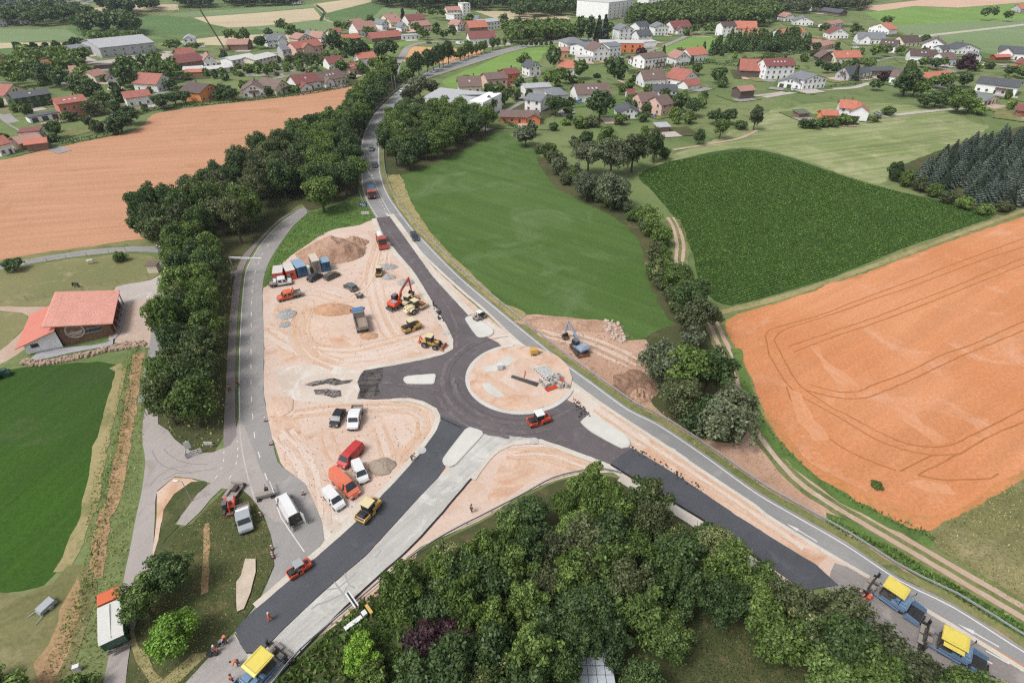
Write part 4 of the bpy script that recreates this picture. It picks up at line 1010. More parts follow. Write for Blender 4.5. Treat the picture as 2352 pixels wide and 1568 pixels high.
# ---------------------------------------------------------------- houses
def roofmat(name,c,c2):
    m,t,b,out = newmat(name)
    tc = t.nodes.new('ShaderNodeTexCoord').outputs['Object']
    col = mix(t,ramp(t,nz(t,tc,.5,5,.7),.35,.68),c,c2)
    col = mix(t,1.0,col,mix(t,ramp(t,nz(t,tc,3.5,3,.7),.3,.7),V4((1,1,1),.84),V4((1,1,1),1.14)),'MULTIPLY')
    wv = node(t,'ShaderNodeTexWave',bands_direction='Y')
    wv.inputs['Scale'].default_value = 1.0
    t.links.new(tc,wv.inputs['Vector'])
    col = mix(t,1.0,col,mix(t,wv.outputs['Fac'],V4((1,1,1),.9),V4((1,1,1),1.06)),'MULTIPLY')
    t.links.new(col,b.inputs['Base Color']); b.inputs['Roughness'].default_value = .7
    return m
RF = dict(red=roofmat('roof_red',S(190,116,100),S(168,102,90)),orange=roofmat('roof_orange',S(214,134,108),S(196,120,98)),dred=roofmat('roof_dark_red',S(150,88,82),S(132,80,76)),
          brown=roofmat('roof_brown',S(136,112,104),S(118,98,92)),dbrown=roofmat('roof_dark_brown',S(104,84,80),S(92,76,72)),grey=roofmat('roof_grey',S(142,146,152),S(126,130,136)),
          dgrey=roofmat('roof_slate',S(96,100,106),S(84,88,92)),lgrey=roofmat('roof_light_grey',S(196,198,200),S(182,184,188)),white=roofmat('roof_white',S(226,226,224),S(214,214,212)),
          pink=roofmat('roof_faded',S(196,148,134),S(178,134,122)),green=roofmat('roof_green',S(112,122,104),S(98,108,92)))
def wallmat(n,c):
    c = tuple(min(.84,v*1.35) for v in c[:3])+(1,)
    return pmat('wall_'+n,c,.85,var=.08,scale=.8,spec=.2,dirt=V4(c,.82))
WL = dict(white=wallmat('white',S(236,236,236)),cream=wallmat('cream',S(232,222,200)),pink=wallmat('pink',S(226,190,176)),salmon=wallmat('salmon',S(206,136,118)),orange=wallmat('orange',S(226,134,92)),
          peach=wallmat('peach',S(226,166,138)),wood=wallmat('dark_wood',S(104,92,86)),brown=wallmat('brown_wood',S(138,112,98)),grey=wallmat('grey',S(186,186,188)),lime=wallmat('lime',S(214,222,188)),
          ivy=wallmat('ivy_green',S(62,86,50)),ochre=wallmat('ochre',S(224,150,96)),yellow=wallmat('yellow',S(232,212,160)),vwhite=wallmat('bright_white',S(246,246,248)),redwood=wallmat('red_wood',S(150,84,66)))
GLASS = pmat('window_glass',S(58,64,74),.12,var=.3,scale=1.5,spec=.8)
FRAME = pmat('window_frame',S(226,226,224),.6)
DARKF = pmat('dark_frame',S(70,62,58),.6)
CHIM = pmat('chimney_brick',S(150,118,106),.9)
GUT = pmat('gutter_metal',S(150,146,142),.45,metal=.6)
DOORM = pmat('door_wood',S(96,78,68),.6)

def win_mesh(kind):
    key = ('win',kind)
    if key in BASE: return BASE[key]
    m = M()
    if kind == 'door':
        m.box((0,-.02,1.02),(1.0,.06,2.05),mi=0); m.box((0,-.04,1.4),(.5,.05,.8),mi=1)
        BASE[key] = m.mesh('door',[DOORM,GLASS]); return BASE[key]
    if kind == 'gate':
        m.box((0,-.02,1.1),(2.4,.06,2.2),mi=0)
        for i in range(4): m.box((0,-.055,.35+i*.5),(2.3,.02,.03),mi=1)
        BASE[key] = m.mesh('garage_door',[pmat('garage_door',S(84,84,90),.5),GUT]); return BASE[key]
    w_,h_ = 1.15,1.25
    for x,z,a,b in ((0,h_/2,w_,.09),(0,-h_/2,w_,.09),(-w_/2,0,.09,h_),(w_/2,0,.09,h_),(0,0,.06,h_)): m.box((x,-.03,z),(a,.09,b),mi=0)
    m.box((0,-.005,0),(w_-.08,.03,h_-.08),mi=1)
    m.box((0,-.07,-h_/2-.06),(w_+.2,.16,.05),mi=0)
    BASE[key] = m.mesh('window',[FRAME if kind == 'w' else DARKF,GLASS]); return BASE[key]

HOUSES = []; NICK = []
def clear_of_houses(x,y,pad=1.5):
    for cx,cy,c,s,hx,hy in HOUSES:
        dx,dy = x-cx,y-cy
        if abs(dx*c+dy*s) < hx+pad and abs(-dx*s+dy*c) < hy+pad: return False
    return True

def gable_parts(root,L,D,wh,rh,axis,roof,wall,ox=0,oy=0,typ='gable',ov=.55,z0=0.0,wname='wall',rname='roof'):
    """walls and roof of one block centred at ox, oy; axis p = ridge along x, g = ridge along y"""
    U,Vv = (L,D) if axis == 'p' else (D,L)
    m = M()
    def P(u,v,z): return (u+ox,v+oy,z+z0) if axis == 'p' else (-v+ox,u+oy,z+z0)
    u,v = U/2,Vv/2
    if typ == 'shed': zl,zr,zt = wh,wh+rh,None
    bot = [P(-u,-v,-.4),P(u,-v,-.4),P(u,v,-.4),P(-u,v,-.4)]
    if typ == 'shed':
        top = [P(-u,-v,wh),P(u,-v,wh),P(u,v,wh+rh),P(-u,v,wh+rh)]
    else: top = [P(-u,-v,wh),P(u,-v,wh),P(u,v,wh),P(-u,v,wh)]
    vs_,f = bot+top,[(0,1,5,4),(1,2,6,5),(2,3,7,6),(3,0,4,7)]
    if typ == 'gable':
        vs_ += [P(-u,0,wh+rh),P(u,0,wh+rh)]
        f += [(4,8,7)[::-1],(5,6,9),]
    if typ == 'flat': f += [(4,5,6,7)]
    m.add(vs_,f)
    m.obj(wname,WL[wall],root)
    r = M(); o = ov; th = .2
    if typ == 'gable':
        s = rh/v
        ring = [(-v-o,wh-s*o),(0,wh+rh),(v+o,wh-s*o),(v+o,wh-s*o+th),(0,wh+rh+th),(-v-o,wh-s*o+th)]
        a = [P(-u-o,q[0],q[1]+.02) for q in ring]; b = [P(u+o,q[0],q[1]+.02) for q in ring]
        r.add(a+b,[(0,6,7,1),(1,7,8,2),(2,8,9,3),(3,9,10,4),(4,10,11,5),(5,11,6,0),(0,1,4,5),(1,2,3,4),(6,11,10,7),(7,10,9,8)])
    elif typ == 'hip':
        e = wh-.1; q = min(v,u*.7)
        a = [P(-u-o,-v-o,e),P(u+o,-v-o,e),P(u+o,v+o,e),P(-u-o,v+o,e)]
        b = [P(p_[0],p_[1],p_[2]) for p_ in ()]
        t_ = [P(-u+q,0,wh+rh),P(u-q,0,wh+rh)]
        a2 = [P(-u-o,-v-o,e+th),P(u+o,-v-o,e+th),P(u+o,v+o,e+th),P(-u-o,v+o,e+th)]
        r.add(a+a2+t_,[(3,2,1,0),(0,1,5,4),(1,2,6,5),(2,3,7,6),(3,0,4,7),(4,5,9,8),(5,6,9),(6,7,8,9),(7,4,8)])
    elif typ == 'shed':
        s = rh/(2*v)
        a = [P(-u-o,-v-o,wh-s*o+.02),P(u+o,-v-o,wh-s*o+.02),P(u+o,v+o,wh+rh+s*o+.02),P(-u-o,v+o,wh+rh+s*o+.02)]
        r.add(a+[(p_[0],p_[1],p_[2]+th) for p_ in a],[(3,2,1,0),(4,5,6,7),(0,1,5,4),(1,2,6,5),(2,3,7,6),(3,0,4,7)])
    else:
        a = [P(-u-.2,-v-.2,wh),P(u+.2,-v-.2,wh),P(u+.2,v+.2,wh),P(-u-.2,v+.2,wh)]
        r.add([(p_[0],p_[1],p_[2]+.01) for p_ in a]+[(p_[0],p_[1],p_[2]+.3) for p_ in a],[(3,2,1,0),(4,5,6,7),(0,1,5,4),(1,2,6,5),(2,3,7,6),(3,0,4,7)])
    return r.obj(rname,RF[roof],root)

def put_window(root,x,y,z,side,kind='w',s=1.0):
    o = link({'door': 'door','gate': 'garage_door'}.get(kind,'window'),win_mesh(kind),root)
    o.location = (x,y,z); o.rotation_euler = (0,0,{'f': 0,'r': math.pi/2,'b': math.pi,'l': -math.pi/2}[side]); o.scale = (s,1,s)

def H(k,ax,ay,bx,by,D,wh,rh,axis,roof,wall,label,nick=None,typ='gable',win=True,chim=1,sky_=0,balc=None,door=True,gate=0,wing=None,name='house',kind='w',cat='house',base=None):
    A,B = (G(ax,ay),G(bx,by)) if k is None else (G(*T(k,ax,ay)[0]),G(*T(k,bx,by)[0]))
    d = B-A; L = d.length; rz = math.atan2(d.y,d.x)
    nrm = Vector((-d.y,d.x,0)).normalized()
    c = (A+B)/2+nrm*D/2
    root = empty(name,c,rz,label,cat)
    HOUSES.append((c.x,c.y,math.cos(rz),math.sin(rz),L/2,D/2,nick or label.split(' with ')[0]))
    HOUSES[-1] = HOUSES[-1][:6]; NICK.append((c.x,c.y,nick or ' '.join(label.split()[:7])))
    rf = gable_parts(root,L,D,wh,rh,axis,roof,wall,typ=typ)
    if wing:   # x offset, y offset, length, depth, wall, rise, axis, roof, wall
        gable_parts(root,wing[2],wing[3],wing[4],wing[5],wing[6],wing[7],wing[8],wing[0],wing[1],wname='wing_wall',rname='wing_roof')
        if win: put_window(root,wing[0],wing[1]-wing[3]/2,min(1.6,wing[4]*.6),'f',kind)
    far_ = c.y > 470
    if win:
        st = max(1,int(round(wh/2.8)))
        n = max(2,min(6,int(L/3.1)))
        for s_ in range(st):
            z = 1.5+s_*2.75
            if z > wh-.5: break
            for i in range(n):
                x = -L/2+L*(i+.5)/n
                if s_ == 0 and gate and i < gate: put_window(root,x,-D/2,0,'f','gate'); continue
                if s_ == 0 and door and i == n // 2: put_window(root,x,-D/2,0,'f','door'); continue
                put_window(root,x,-D/2,z,'f',kind)
            if not far_ or s_ == 0:
                sd_ = 'r' if c.x < 0 else 'l'
                for j in range(2 if D > 6 else 1):
                    put_window(root,L/2 if sd_ == 'r' else -L/2,-D/2+D*(j+.5)/(2 if D > 6 else 1),z,sd_,kind)
        if axis == 'g' and typ == 'gable' and rh > 2:
            for x in ((-.9,.9) if L > 8 else (0,)): put_window(root,x,-D/2,wh+rh*.3,'f',kind,.8)
    for q in range(chim):
        m = M(); U = L if axis == 'p' else D
        t0 = (.22 if q == 0 else -.3)*U
        z = wh+rh*.8
        p = (t0,.8) if axis == 'p' else (.8,t0)
        m.box((p[0],p[1],z+.5),(.6,.6,rh*.4+1.4)); m.box((p[0],p[1],z+rh*.2+1.25),(.75,.75,.12),mi=1)
        m.obj('chimney',[CHIM,GUT],root)
    for q in range(sky_):
        m = M(); vv = (D if axis == 'p' else L)/2; s = rh/vv
        off = (q-(sky_-1)/2)*2.2
        cc = (off,-vv*.5,wh+rh*.5+.25) if axis == 'p' else ((-vv if c.x > 0 else vv)*.5,off,wh+rh*.5+.25)
        if axis == 'p':
            m.add([(cc[0]-.45,cc[1]-.5,cc[2]-.5*s),(cc[0]+.45,cc[1]-.5,cc[2]-.5*s),(cc[0]+.45,cc[1]+.5,cc[2]+.5*s),(cc[0]-.45,cc[1]+.5,cc[2]+.5*s)],[(0,1,2,3)])
        else:
            sg = 1 if c.x > 0 else -1
            m.add([(cc[0]-.5,cc[1]-.45,cc[2]-.5*s*sg),(cc[0]+.5,cc[1]-.45,cc[2]+.5*s*sg),(cc[0]+.5,cc[1]+.45,cc[2]+.5*s*sg),(cc[0]-.5,cc[1]+.45,cc[2]-.5*s*sg)],[(0,1,2,3)])
        m.obj('skylight',pmat('skylight_glass',S(214,222,230),.2),root)
    if balc:
        m = M(); z = 2.7 if wh > 3.5 else wh
        m.box((balc*L/4,-D/2-.7,z),(L*.42,1.3,.16)); m.box((balc*L/4,-D/2-1.32,z+.5),(L*.42,.07,.9),mi=1)
        m.obj('balcony',[GUT,pmat('balcony_wood',S(120,92,76),.8)],root)
    return root


# left village
H(0,78,962,292,902,17,4.6,3.6,'g','red','cream','large cream house with a red roof behind the ivy covered house','cream house in the far left corner',sky_=0)
H(0,178,1010,500,958,10,5.4,1.6,'p','dgrey','ivy','ivy covered house with a dark slate roof and one skylight','ivy covered slate roofed house',sky_=1)
H(0,586,1092,842,1050,10.5,6.6,1.7,'p','red','salmon','salmon two storey house with a red roof and pale solar panels','salmon two storey house',sky_=3)
H(0,1178,985,1402,955,10,4.4,2.0,'p','red','white','white house with a faded red roof beside the dense garden trees, gable end dark','white house with faded red roof',chim=1)
H(0,1452,846,1602,800,15,4.2,4.0,'g','red','white','white gabled house with a bright red roof left of the orange house','white gabled house with bright red roof')
H(0,1848,940,2044,888,14,4.6,3.0,'g','dbrown','ochre','bright orange gabled house with a dark brown roof at the wheat edge','orange house at the wheat edge')
H(None,558,226,613,222.5,13,3.6,3.0,'g','brown','white','white house with a wide brown roof next to the orange house','white house right of the orange house',balc=.1)
H(0,18,1432,142,1402,9,4.2,2.0,'p','red','white','white house with a red roof cut by the left edge of the photo','white house at the left edge')
H(0,262,1392,452,1368,6.0,2.9,1.1,'p','orange','brown','small brown shed with a short orange tiled roof by the wheat','small shed with orange roof',win=False,chim=0,name='shed',cat='shed')
H(0,205,1310,400,1290,8,4.0,.8,'p','dred','cream','pale flat roofed building behind the orange roofed shed','pale flat building at the wheat',typ='flat',chim=0)
H(0,120,1330,215,1380,8,2.8,1.4,'g','pink','brown','brown plank barn between the white house and the orange roofed shed','brown plank barn',win=False,chim=0,name='barn',cat='barn')
H(0,288,1132,562,1082,5.5,2.5,.3,'p','dgrey','white','long low white garages with black door openings','row of white garages',typ='flat',chim=0,gate=6,name='garages',cat='garage')
H(0,940,535,1432,478,42,6.5,3.2,'p','lgrey','grey','long grey industrial hall with a pale ribbed roof','long grey hall',chim=0,name='industrial_hall',cat='hall')
H(0,700,520,870,500,20,5.0,.4,'p','grey','grey','lower grey hall joined to the left of the long hall','low grey hall',typ='flat',chim=0,name='industrial_hall',cat='hall')
H(0,1690,430,1790,425,14,5,2,'g','lgrey','white','white gabled hall behind the long grey hall','white gabled hall',chim=0,name='hall',cat='hall')
H(0,1640,645,1880,610,14,4,3.6,'p','dred','brown','brown barn with a dark red roof below the slanting crane','brown barn with dark red roof',chim=0,win=False,name='barn',cat='barn')
H(0,1660,560,1800,540,10,4,2.8,'p','red','brown','second red roofed barn just behind the brown barn','second red roofed barn',chim=0,win=False,name='barn',cat='barn')
H(0,870,640,1320,610,5,2.2,.3,'p','dbrown','wood','long low dark stable roof behind the garden trees','long low dark stable',typ='flat',chim=0,win=False,name='stable',cat='stable')
H(0,1690,690,1860,680,10,3,1.0,'p','white','white','white greenhouse roofs left of the cemetery','white greenhouses',chim=0,win=False,name='greenhouse',cat='greenhouse')
H(0,1880,690,2110,665,10,3,1.0,'p','white','white','second white greenhouse nearer the cemetery','second white greenhouse',chim=0,win=False,name='greenhouse',cat='greenhouse')
H(0,1710,700,1860,695,4,2.4,1.2,'p','orange','peach','low orange roofed annex in front of the greenhouses','orange roofed annex',chim=0,win=False,name='annex',cat='annex')
H(0,2140,640,2352,600,12,5.5,1.2,'p','white','white','pale flat cemetery chapel building','pale cemetery building',chim=0,name='chapel',cat='building')
H(0,1005,805,1095,795,10,4,2.6,'g','dbrown','white','small white house with a dark brown roof half hidden by garden trees','half hidden white house')
H(0,885,760,990,735,9,3.6,2.4,'p','pink','cream','faded red roof among the garden trees at left','faded red roof at left',win=False)
H(0,1880,620,1990,610,11,4.5,2.8,'g','pink','white','narrow white gable behind the greenhouses','narrow white gable')
H(0,1190,690,1330,670,9,3.6,2.0,'p','pink','cream','pale barn with a faded pink roof in the left village','pale barn with faded pink roof',chim=0,win=False)
H(0,440,700,520,690,8,5,3.4,'p','red','cream','red roof showing between dense left village trees','red roof between dense trees',win=False)
H(0,680,745,735,740,8,5,2.6,'p','pink','cream','small pale gable between dense left village trees','small pale gable',win=False)
H(0,2085,465,2270,462,14,4,2.6,'p','pink','brown','brown farm barn right of the slanting crane','brown farm barn',win=False,chim=0,name='barn',cat='barn')
H(0,0,248,70,240,12,5,3,'g','pink','white','white house at the upper left edge near the far wood','white house at upper left edge')
H(0,60,220,130,215,10,5,3,'p','dred','white','second house at the upper left edge with a dark red roof','dark red roofed house at upper left')
H(0,195,228,285,222,11,5,2.6,'g','grey','white','white far house standing alone before dark trees','lone white far house')
H(1,180,882,312,846,14,3.6,3.6,'g','brown','lime','pale green gabled house with a broad brown roof and blue balcony','pale green gabled house',balc=.2,sky_=1)
H(1,374,842,590,806,12,4.0,3.4,'p','dred','white','white house with a bright dark red roof between green and brown ones','white house with dark red roof',sky_=1,wing=(-3.4,-6.5,6.5,6,2.6,2.0,'g','dred','white'))
H(1,606,806,812,762,12,3.6,3.6,'p','brown','cream','cream house with a brown roof and two white gables near the tree belt','cream house near the tree belt',sky_=3,wing=(-4.5,-5.5,6,5,2.8,2.2,'g','brown','white'))
H(1,668,645,806,628,11,3.8,3.2,'p','dred','white','white house with a dark red roof above the cemetery path','white house above the cemetery path')
H(1,850,694,952,668,9,3.2,2.6,'p','red','cream','long house with a red roof and two skylights by the belt','red roofed house with two skylights',sky_=2)
H(1,936,600,1092,582,9,4.0,2.6,'p','orange','white','orange roofed house behind the long red roofed house','orange roofed house behind')
H(1,372,548,614,512,13,7.0,3.2,'p','red','pink','big pink three storey house with red roofs beside the cemetery','big pink house',wing=(-2,-6.5,8,4,7,2.4,'g','red','pink'))
H(1,246,545,368,532,12,6,2.6,'p','grey','grey','grey blue house joined to the big pink house','grey blue house')
H(1,0,632,192,582,14,5,1.4,'p','white','cream','pale flat roofed parish building by the cemetery','pale parish building',chim=0)
H(1,112,442,282,426,12,5,3.4,'p','grey','white','white house with a grey roof and two gables left of the pink cluster','white house with grey roof and gables',wing=(3,-6,6,5,5,2.6,'g','grey','white'))
H(1,384,426,520,408,13,5,2.8,'g','pink','cream','pale gabled house in front of the white cluster','pale gabled house')
H(1,520,400,600,388,12,5,3,'g','grey','white','white gable with a grey roof in the left cluster','white gable with grey roof')
H(1,590,410,652,398,12,5,3.4,'g','pink','white','narrow white gable at the right of the left cluster','narrow white gable in the cluster')
H(1,690,340,780,328,9,3,2.6,'p','red','cream','small red roofed house by the round field tree','small red roofed house')
H(1,770,405,950,380,9,3,2.6,'p','orange','brown','long low orange roofed shed, left of two','left long orange roofed shed',chim=0,win=False,name='shed',cat='shed')
H(1,1052,392,1322,366,12,3,3.4,'p','red','brown','very long shed with a brown red roof, right of two','very long red shed',chim=0,win=False,name='shed',cat='shed')
H(1,925,336,1100,316,15,4.6,5.2,'p','pink','white','large farmhouse with a huge faded red roof above the sheds','large faded red farmhouse')
H(1,870,268,990,252,12,4,3,'p','pink','white','white house left behind the large farmhouse','white house behind the farmhouse')
H(1,1145,280,1210,272,12,5,3,'g','grey','white','white gable right behind the large farmhouse','white gable behind the farmhouse')
H(1,1185,216,1300,206,12,4,3,'p','pink','cream','brown roofed far house on the green slope','far house on the green slope')
H(1,1384,244,1540,232,14,5,4,'p','dred','white','white twin gabled house with a dark red roof in the upper village','white twin gabled house')
H(1,1452,300,1590,286,12,5,3,'p','pink','pink','pink house below the white twin gabled house','pink house in the upper village')
H(1,1225,255,1330,245,11,4,3,'p','pink','cream','pale house between farmhouse and twin gabled house','pale house in the upper village')
H(1,1320,295,1372,290,10,4,3,'g','grey','white','tiny white gable right of the large farmhouse','tiny white gable')
H(1,1326,370,1484,358,8,3,.3,'p','lgrey','white','low flat pale garages right of the very long shed','low flat pale garages',typ='flat',chim=0,name='garages',cat='garage')
H(1,1944,412,2180,402,13,4.5,4,'p','dred','white','long white building with a dark red roof beside the avenue','long white building by the avenue')
H(1,1942,302,2106,292,14,4,4.4,'p','orange','brown','brown barn with an orange roof left of the pale hall','brown barn with orange roof',chim=0,win=False,name='barn',cat='barn')
H(1,2050,278,2220,262,16,6,1.6,'p','lgrey','white','pale modern hall with a shiny grey roof','pale modern hall',chim=0,name='hall',cat='hall')
H(1,2010,250,2056,246,14,6,3,'g','grey','white','narrow white gable left of the pale modern hall','narrow gable by the hall')
H(1,1832,290,1906,280,12,5,3.4,'g','pink','white','white gabled house left of the orange roofed barn','white gable by the orange barn')
H(1,1880,146,1950,142,12,11,.4,'p','white','white','tall white apartment block on the horizon slope','tall white block',typ='flat',chim=0,name='apartment_block',cat='building')
H(1,1740,150,1860,145,14,5,3,'p','pink','cream','low farm group left of the tall white block','low farm group')
H(1,1800,190,1880,180,12,5,.4,'p','lgrey','white','flat pale house below the tall white block','flat pale house',typ='flat',chim=0)
H(1,320,40,400,38,12,4,3,'p','dred','white','tiny far farmhouse above the green fields','tiny far farmhouse')
H(1,1850,912,2050,905,12,6.4,3.6,'p','brown','cream','cream house with a steep brown roof behind the big white hall','cream house behind the white hall',sky_=1)
H(1,2105,836,2286,822,12,6,2.2,'p','brown','pink','pink house with a flat brown roof and balcony','pink house with balcony',balc=-.4)
H(1,2290,785,2400,770,10,6,2.0,'p','dred','orange','narrow orange red house right of the pink house','narrow orange red house')
H(None,1150,284,1236,285,9,3.0,1.8,'p','brown','orange','orange bungalow with a brown roof beside the street','orange bungalow',balc=None,wing=(6.5,-3.5,6,5,3,1.4,'g','brown','orange'))
# middle village
H(2,136,702,238,690,9,5,3.0,'g','dgrey','white','white narrow gable with a dark grey roof left of the tall trees','white narrow gable at centre')
H(2,400,676,545,680,10,3.6,3.4,'p','orange','white','white house with a bright orange roof in the centre gardens','white house with bright orange roof')
H(2,398,532,490,530,9,4.4,1.8,'p','pink','peach','small peach house left of the big grey roofed building','small peach house')
H(2,478,500,636,492,18,7,2.8,'p','grey','white','large white building with a grey hipped roof','large grey hipped building',typ='hip',chim=0)
H(2,714,562,858,552,14,6.4,4.0,'g','brown','vwhite','white gabled school house with a brown roof','white gabled school house')
H(2,862,524,968,512,14,6.6,1.6,'p','grey','vwhite','white school wing with a light grey roof right of the gable','right white school wing',chim=0)
H(2,640,520,740,500,14,6.0,1.6,'p','grey','vwhite','white school wing with a light grey roof left of the gable','left white school wing',chim=0)
H(2,568,570,706,568,8,3,.3,'p','white','white','low white connecting building left of the school gable','low white connecting building',typ='flat',chim=0)
H(2,776,482,1172,486,15,6.2,.4,'p','white','orange','orange brick shell of a building under construction','orange building under construction',typ='flat',chim=0,kind='d')
H(2,952,376,1078,370,13,8,3.0,'g','grey','white','white gabled house with a grey roof behind the orange shell','white gable behind the orange shell')
H(2,1130,392,1250,386,12,5,3.2,'p','dgrey','white','house with a dark slate roof right of the white gable','dark slate house')
H(2,1134,318,1230,306,11,6,3.0,'p','dgrey','white','white house with a dark roof at the village street end','white house with dark roof at the street')
H(2,1276,330,1400,326,12,6.5,2.6,'g','grey','white','white gabled house with a pale grey roof by the street','white gable by the street')
H(2,1446,314,1610,300,13,5,4.2,'p','dred','white','white house with a steep dark red roof at the street corner','dark red corner house',wing=(-5,-7,6,6,3.4,2.6,'g','dred','white'))
H(2,1172,432,1294,428,9,3.4,.4,'p','white','white','flat white box building beside the orange shell','flat white box building',typ='flat',chim=0,win=False)
H(2,1888,340,2010,336,11,8,2.6,'p','dbrown','vwhite','tall white farmhouse with a dark roof, left end of the big farm','tall white farmhouse')
H(2,2005,318,2200,322,14,5,4.6,'p','orange','cream','long farm wing with a bright orange roof','long orange roofed farm wing',chim=0)
H(2,2088,376,2216,376,11,3.6,4.0,'p','orange','cream','front farm wing with an orange roof and dormer','front farm wing',sky_=1)
H(2,2106,222,2220,214,10,5,3,'p','dbrown','white','white house with a dark roof above the big farm','white house above the big farm')
H(2,1180,638,1382,612,11,6.4,2.0,'p','brown','vwhite','white two storey house with a brown roof behind the long hedge','white two storey house at the hedge',balc=.6)
H(2,1078,606,1180,602,8,2.8,1.8,'p','dred','white','low red roofed annex at the long hedge','low red roofed annex',chim=0)
H(2,1470,606,1594,598,12,4.6,3.4,'g','pink','white','white gable with a faded red roof right of the long hedge house','white gable with faded roof')
H(2,1600,576,1752,560,11,4.6,3.4,'p','orange','white','white house with an orange roof behind the hedge','orange roofed house at the hedge')
H(2,2050,706,2290,716,14,4.0,5.0,'p','red','wood','dark plank barn with a red roof beside the white farmhouse','dark barn with red roof',chim=0,win=False,name='barn',cat='barn')
H(None,1754,184,1819,182,11,7.6,3.0,'p','dred','vwhite','tall white farmhouse with a dark red roof and dormers','tall white farmhouse with dormers',sky_=4)
H(2,1174,806,1370,796,11,4.4,3.8,'p','brown','vwhite','white house with a tall brown roof in the central village','white house with tall brown roof',sky_=1)
H(2,1532,802,1668,768,12,3.8,4.2,'g','red','vwhite','white steep gabled house with a red roof','white steep gable with red roof')
H(2,1580,832,1690,812,7,2.6,2.2,'p','red','white','red roofed garage joined to the steep gabled house','red roofed garage',chim=0,win=False,name='garage',cat='garage')
H(2,1264,880,1478,882,9,2.8,2.2,'p','dgrey','vwhite','long low white garage with a dark slate roof','long low slate garage',chim=0,name='garage',cat='garage')
H(2,572,944,866,928,12,4.2,3.6,'p','brown','white','long white house with a brown roof behind the tall pine','long white house behind the pine',sky_=3)
H(2,92,1015,236,1032,13,5.4,1.6,'p','grey','white','modern white house with a grey roof beside the orange bungalow','modern white house',chim=0)
H(2,330,958,484,950,13,4.4,2.4,'p','grey','white','modern house with a grey hipped roof right of the modern white house','modern hipped house',typ='hip',chim=0)
H(2,100,880,330,866,10,4,1.2,'p','lgrey','white','pale roofed rear wing of the modern white house','pale roofed rear wing',chim=0,win=False)
H(2,1030,902,1090,900,4,2.6,1.6,'p','dred','white','tiny white garden hut with a red roof','tiny white garden hut',chim=0,name='garden_hut',cat='hut')
H(2,1152,1034,1308,1024,11,5.2,2.8,'p','brown','pink','pale pink house with a brown roof, left of the linked pair','left pale pink house')
H(2,1334,1064,1436,1042,10,5.0,3.0,'p','brown','pink','pale pink house with a brown roof, right of the linked pair','right pale pink house')
H(2,950,1092,1140,1090,11,2.8,2.4,'g','dgrey','vwhite','white gabled bungalow with a grey roof and one round window','white gabled bungalow',chim=0)
H(2,2052,912,2178,900,7,4.2,1.6,'p','pink','wood','dark weathered wooden barn standing alone on the meadow','lonely dark wooden barn',chim=0,win=False,name='barn',cat='barn')
H(2,1308,1212,1412,1206,4.5,2.2,.5,'p','lgrey','brown','small garden shed with a shiny flat roof','small garden shed',typ='shed',chim=0,win=False,name='garden_shed',cat='shed')
# right village
H(3,108,392,336,372,11,6,2.6,'p','orange','white','white house with an orange roof behind a dark tree in the right village','orange roofed house in the right village',chim=2)
H(3,300,430,480,440,12,3.4,1.6,'p','pink','pink','low pink house with a faded roof, left of two','left low pink house')
H(3,486,472,606,444,11,3.4,1.8,'p','pink','pink','low pink house with a faded roof, right of two','right low pink house')
H(3,564,356,738,356,11,4,3.8,'g','dred','vwhite','white gable with a dark red roof below the broad tree','white gable with dark red roof')
H(3,924,296,1106,322,11,4.2,3.8,'g','orange','vwhite','white gable with a bright orange roof at the slope','white gable with bright orange roof')
H(3,822,400,1066,408,12,3.8,3.6,'p','grey','vwhite','white house with a grey roof and two gables','grey roofed white house',wing=(-4.5,-5.5,7,6,3.8,2.8,'g','grey','vwhite'))
H(3,1010,470,1160,484,12,4.2,3.4,'p','dbrown','vwhite','white house with a dark brown roof and skylights','dark brown roofed house',sky_=3)
H(3,1240,430,1396,424,12,3.4,3.4,'p','dbrown','cream','dark brown roofed house with an arched gable','dark brown house with arched gable')
H(3,1412,446,1618,462,11,3.6,3.8,'g','brown','vwhite','white gabled house with a grey brown roof on the right','white gable with grey brown roof')
H(3,1700,500,1930,498,12,3.4,3.2,'g','dgrey','vwhite','white house with a broad slate roof on the right','broad slate roofed house')
H(3,1590,490,1700,488,9,2.8,1.8,'p','dgrey','white','low slate roofed annex left of the broad slate house','low slate annex',chim=0)
H(3,2092,534,2400,560,12,4.2,3.2,'p','dgrey','vwhite','large white house with a slate roof at the right edge','large slate house at right edge',wing=(-5,-5.5,8,5,4.2,3,'g','dgrey','vwhite'))
H(3,2086,556,2220,552,5,2.2,1.2,'p','orange','redwood','small brown shed with an orange roof at the right edge','small brown shed',chim=0,win=False,name='shed',cat='shed')
H(3,2256,620,2400,640,9,3,2.2,'p','dred','orange','red roofed bungalow cut by the right edge','red roofed bungalow',chim=0)
H(3,1296,572,1530,584,12,4.4,3.0,'p','dbrown','vwhite','long white house with a dark brown roof and two skylights','long dark brown roofed house',sky_=2,balc=.7)
H(3,1608,606,1720,600,11,4.2,2.8,'p','brown','vwhite','white house with a brown roof half behind the dark purple tree','house behind the dark purple tree')
H(3,1868,582,1944,580,8,3.8,2.4,'g','grey','vwhite','small white gable right of the dark purple tree','small white gable')
H(3,476,572,600,572,9,3,3.4,'g','brown','wood','dark weathered barn left of the pink red roofed house','dark weathered barn',chim=0,win=False,name='barn',cat='barn')
H(3,622,582,850,576,10,3.6,3.2,'p','orange','cream','cream house with a bright orange roof in the meadow','cream house with orange roof',sky_=1)
H(3,96,800,300,824,10,3.2,2.2,'g','grey','vwhite','left gable of the long white house with pale grey roof','left gable of the long grey roofed house',gate=2,chim=0)
H(3,318,826,522,808,12,5.2,2.2,'g','grey','vwhite','two storey right gable of the long white house with pale grey roof','right gable of the long grey roofed house',chim=0)
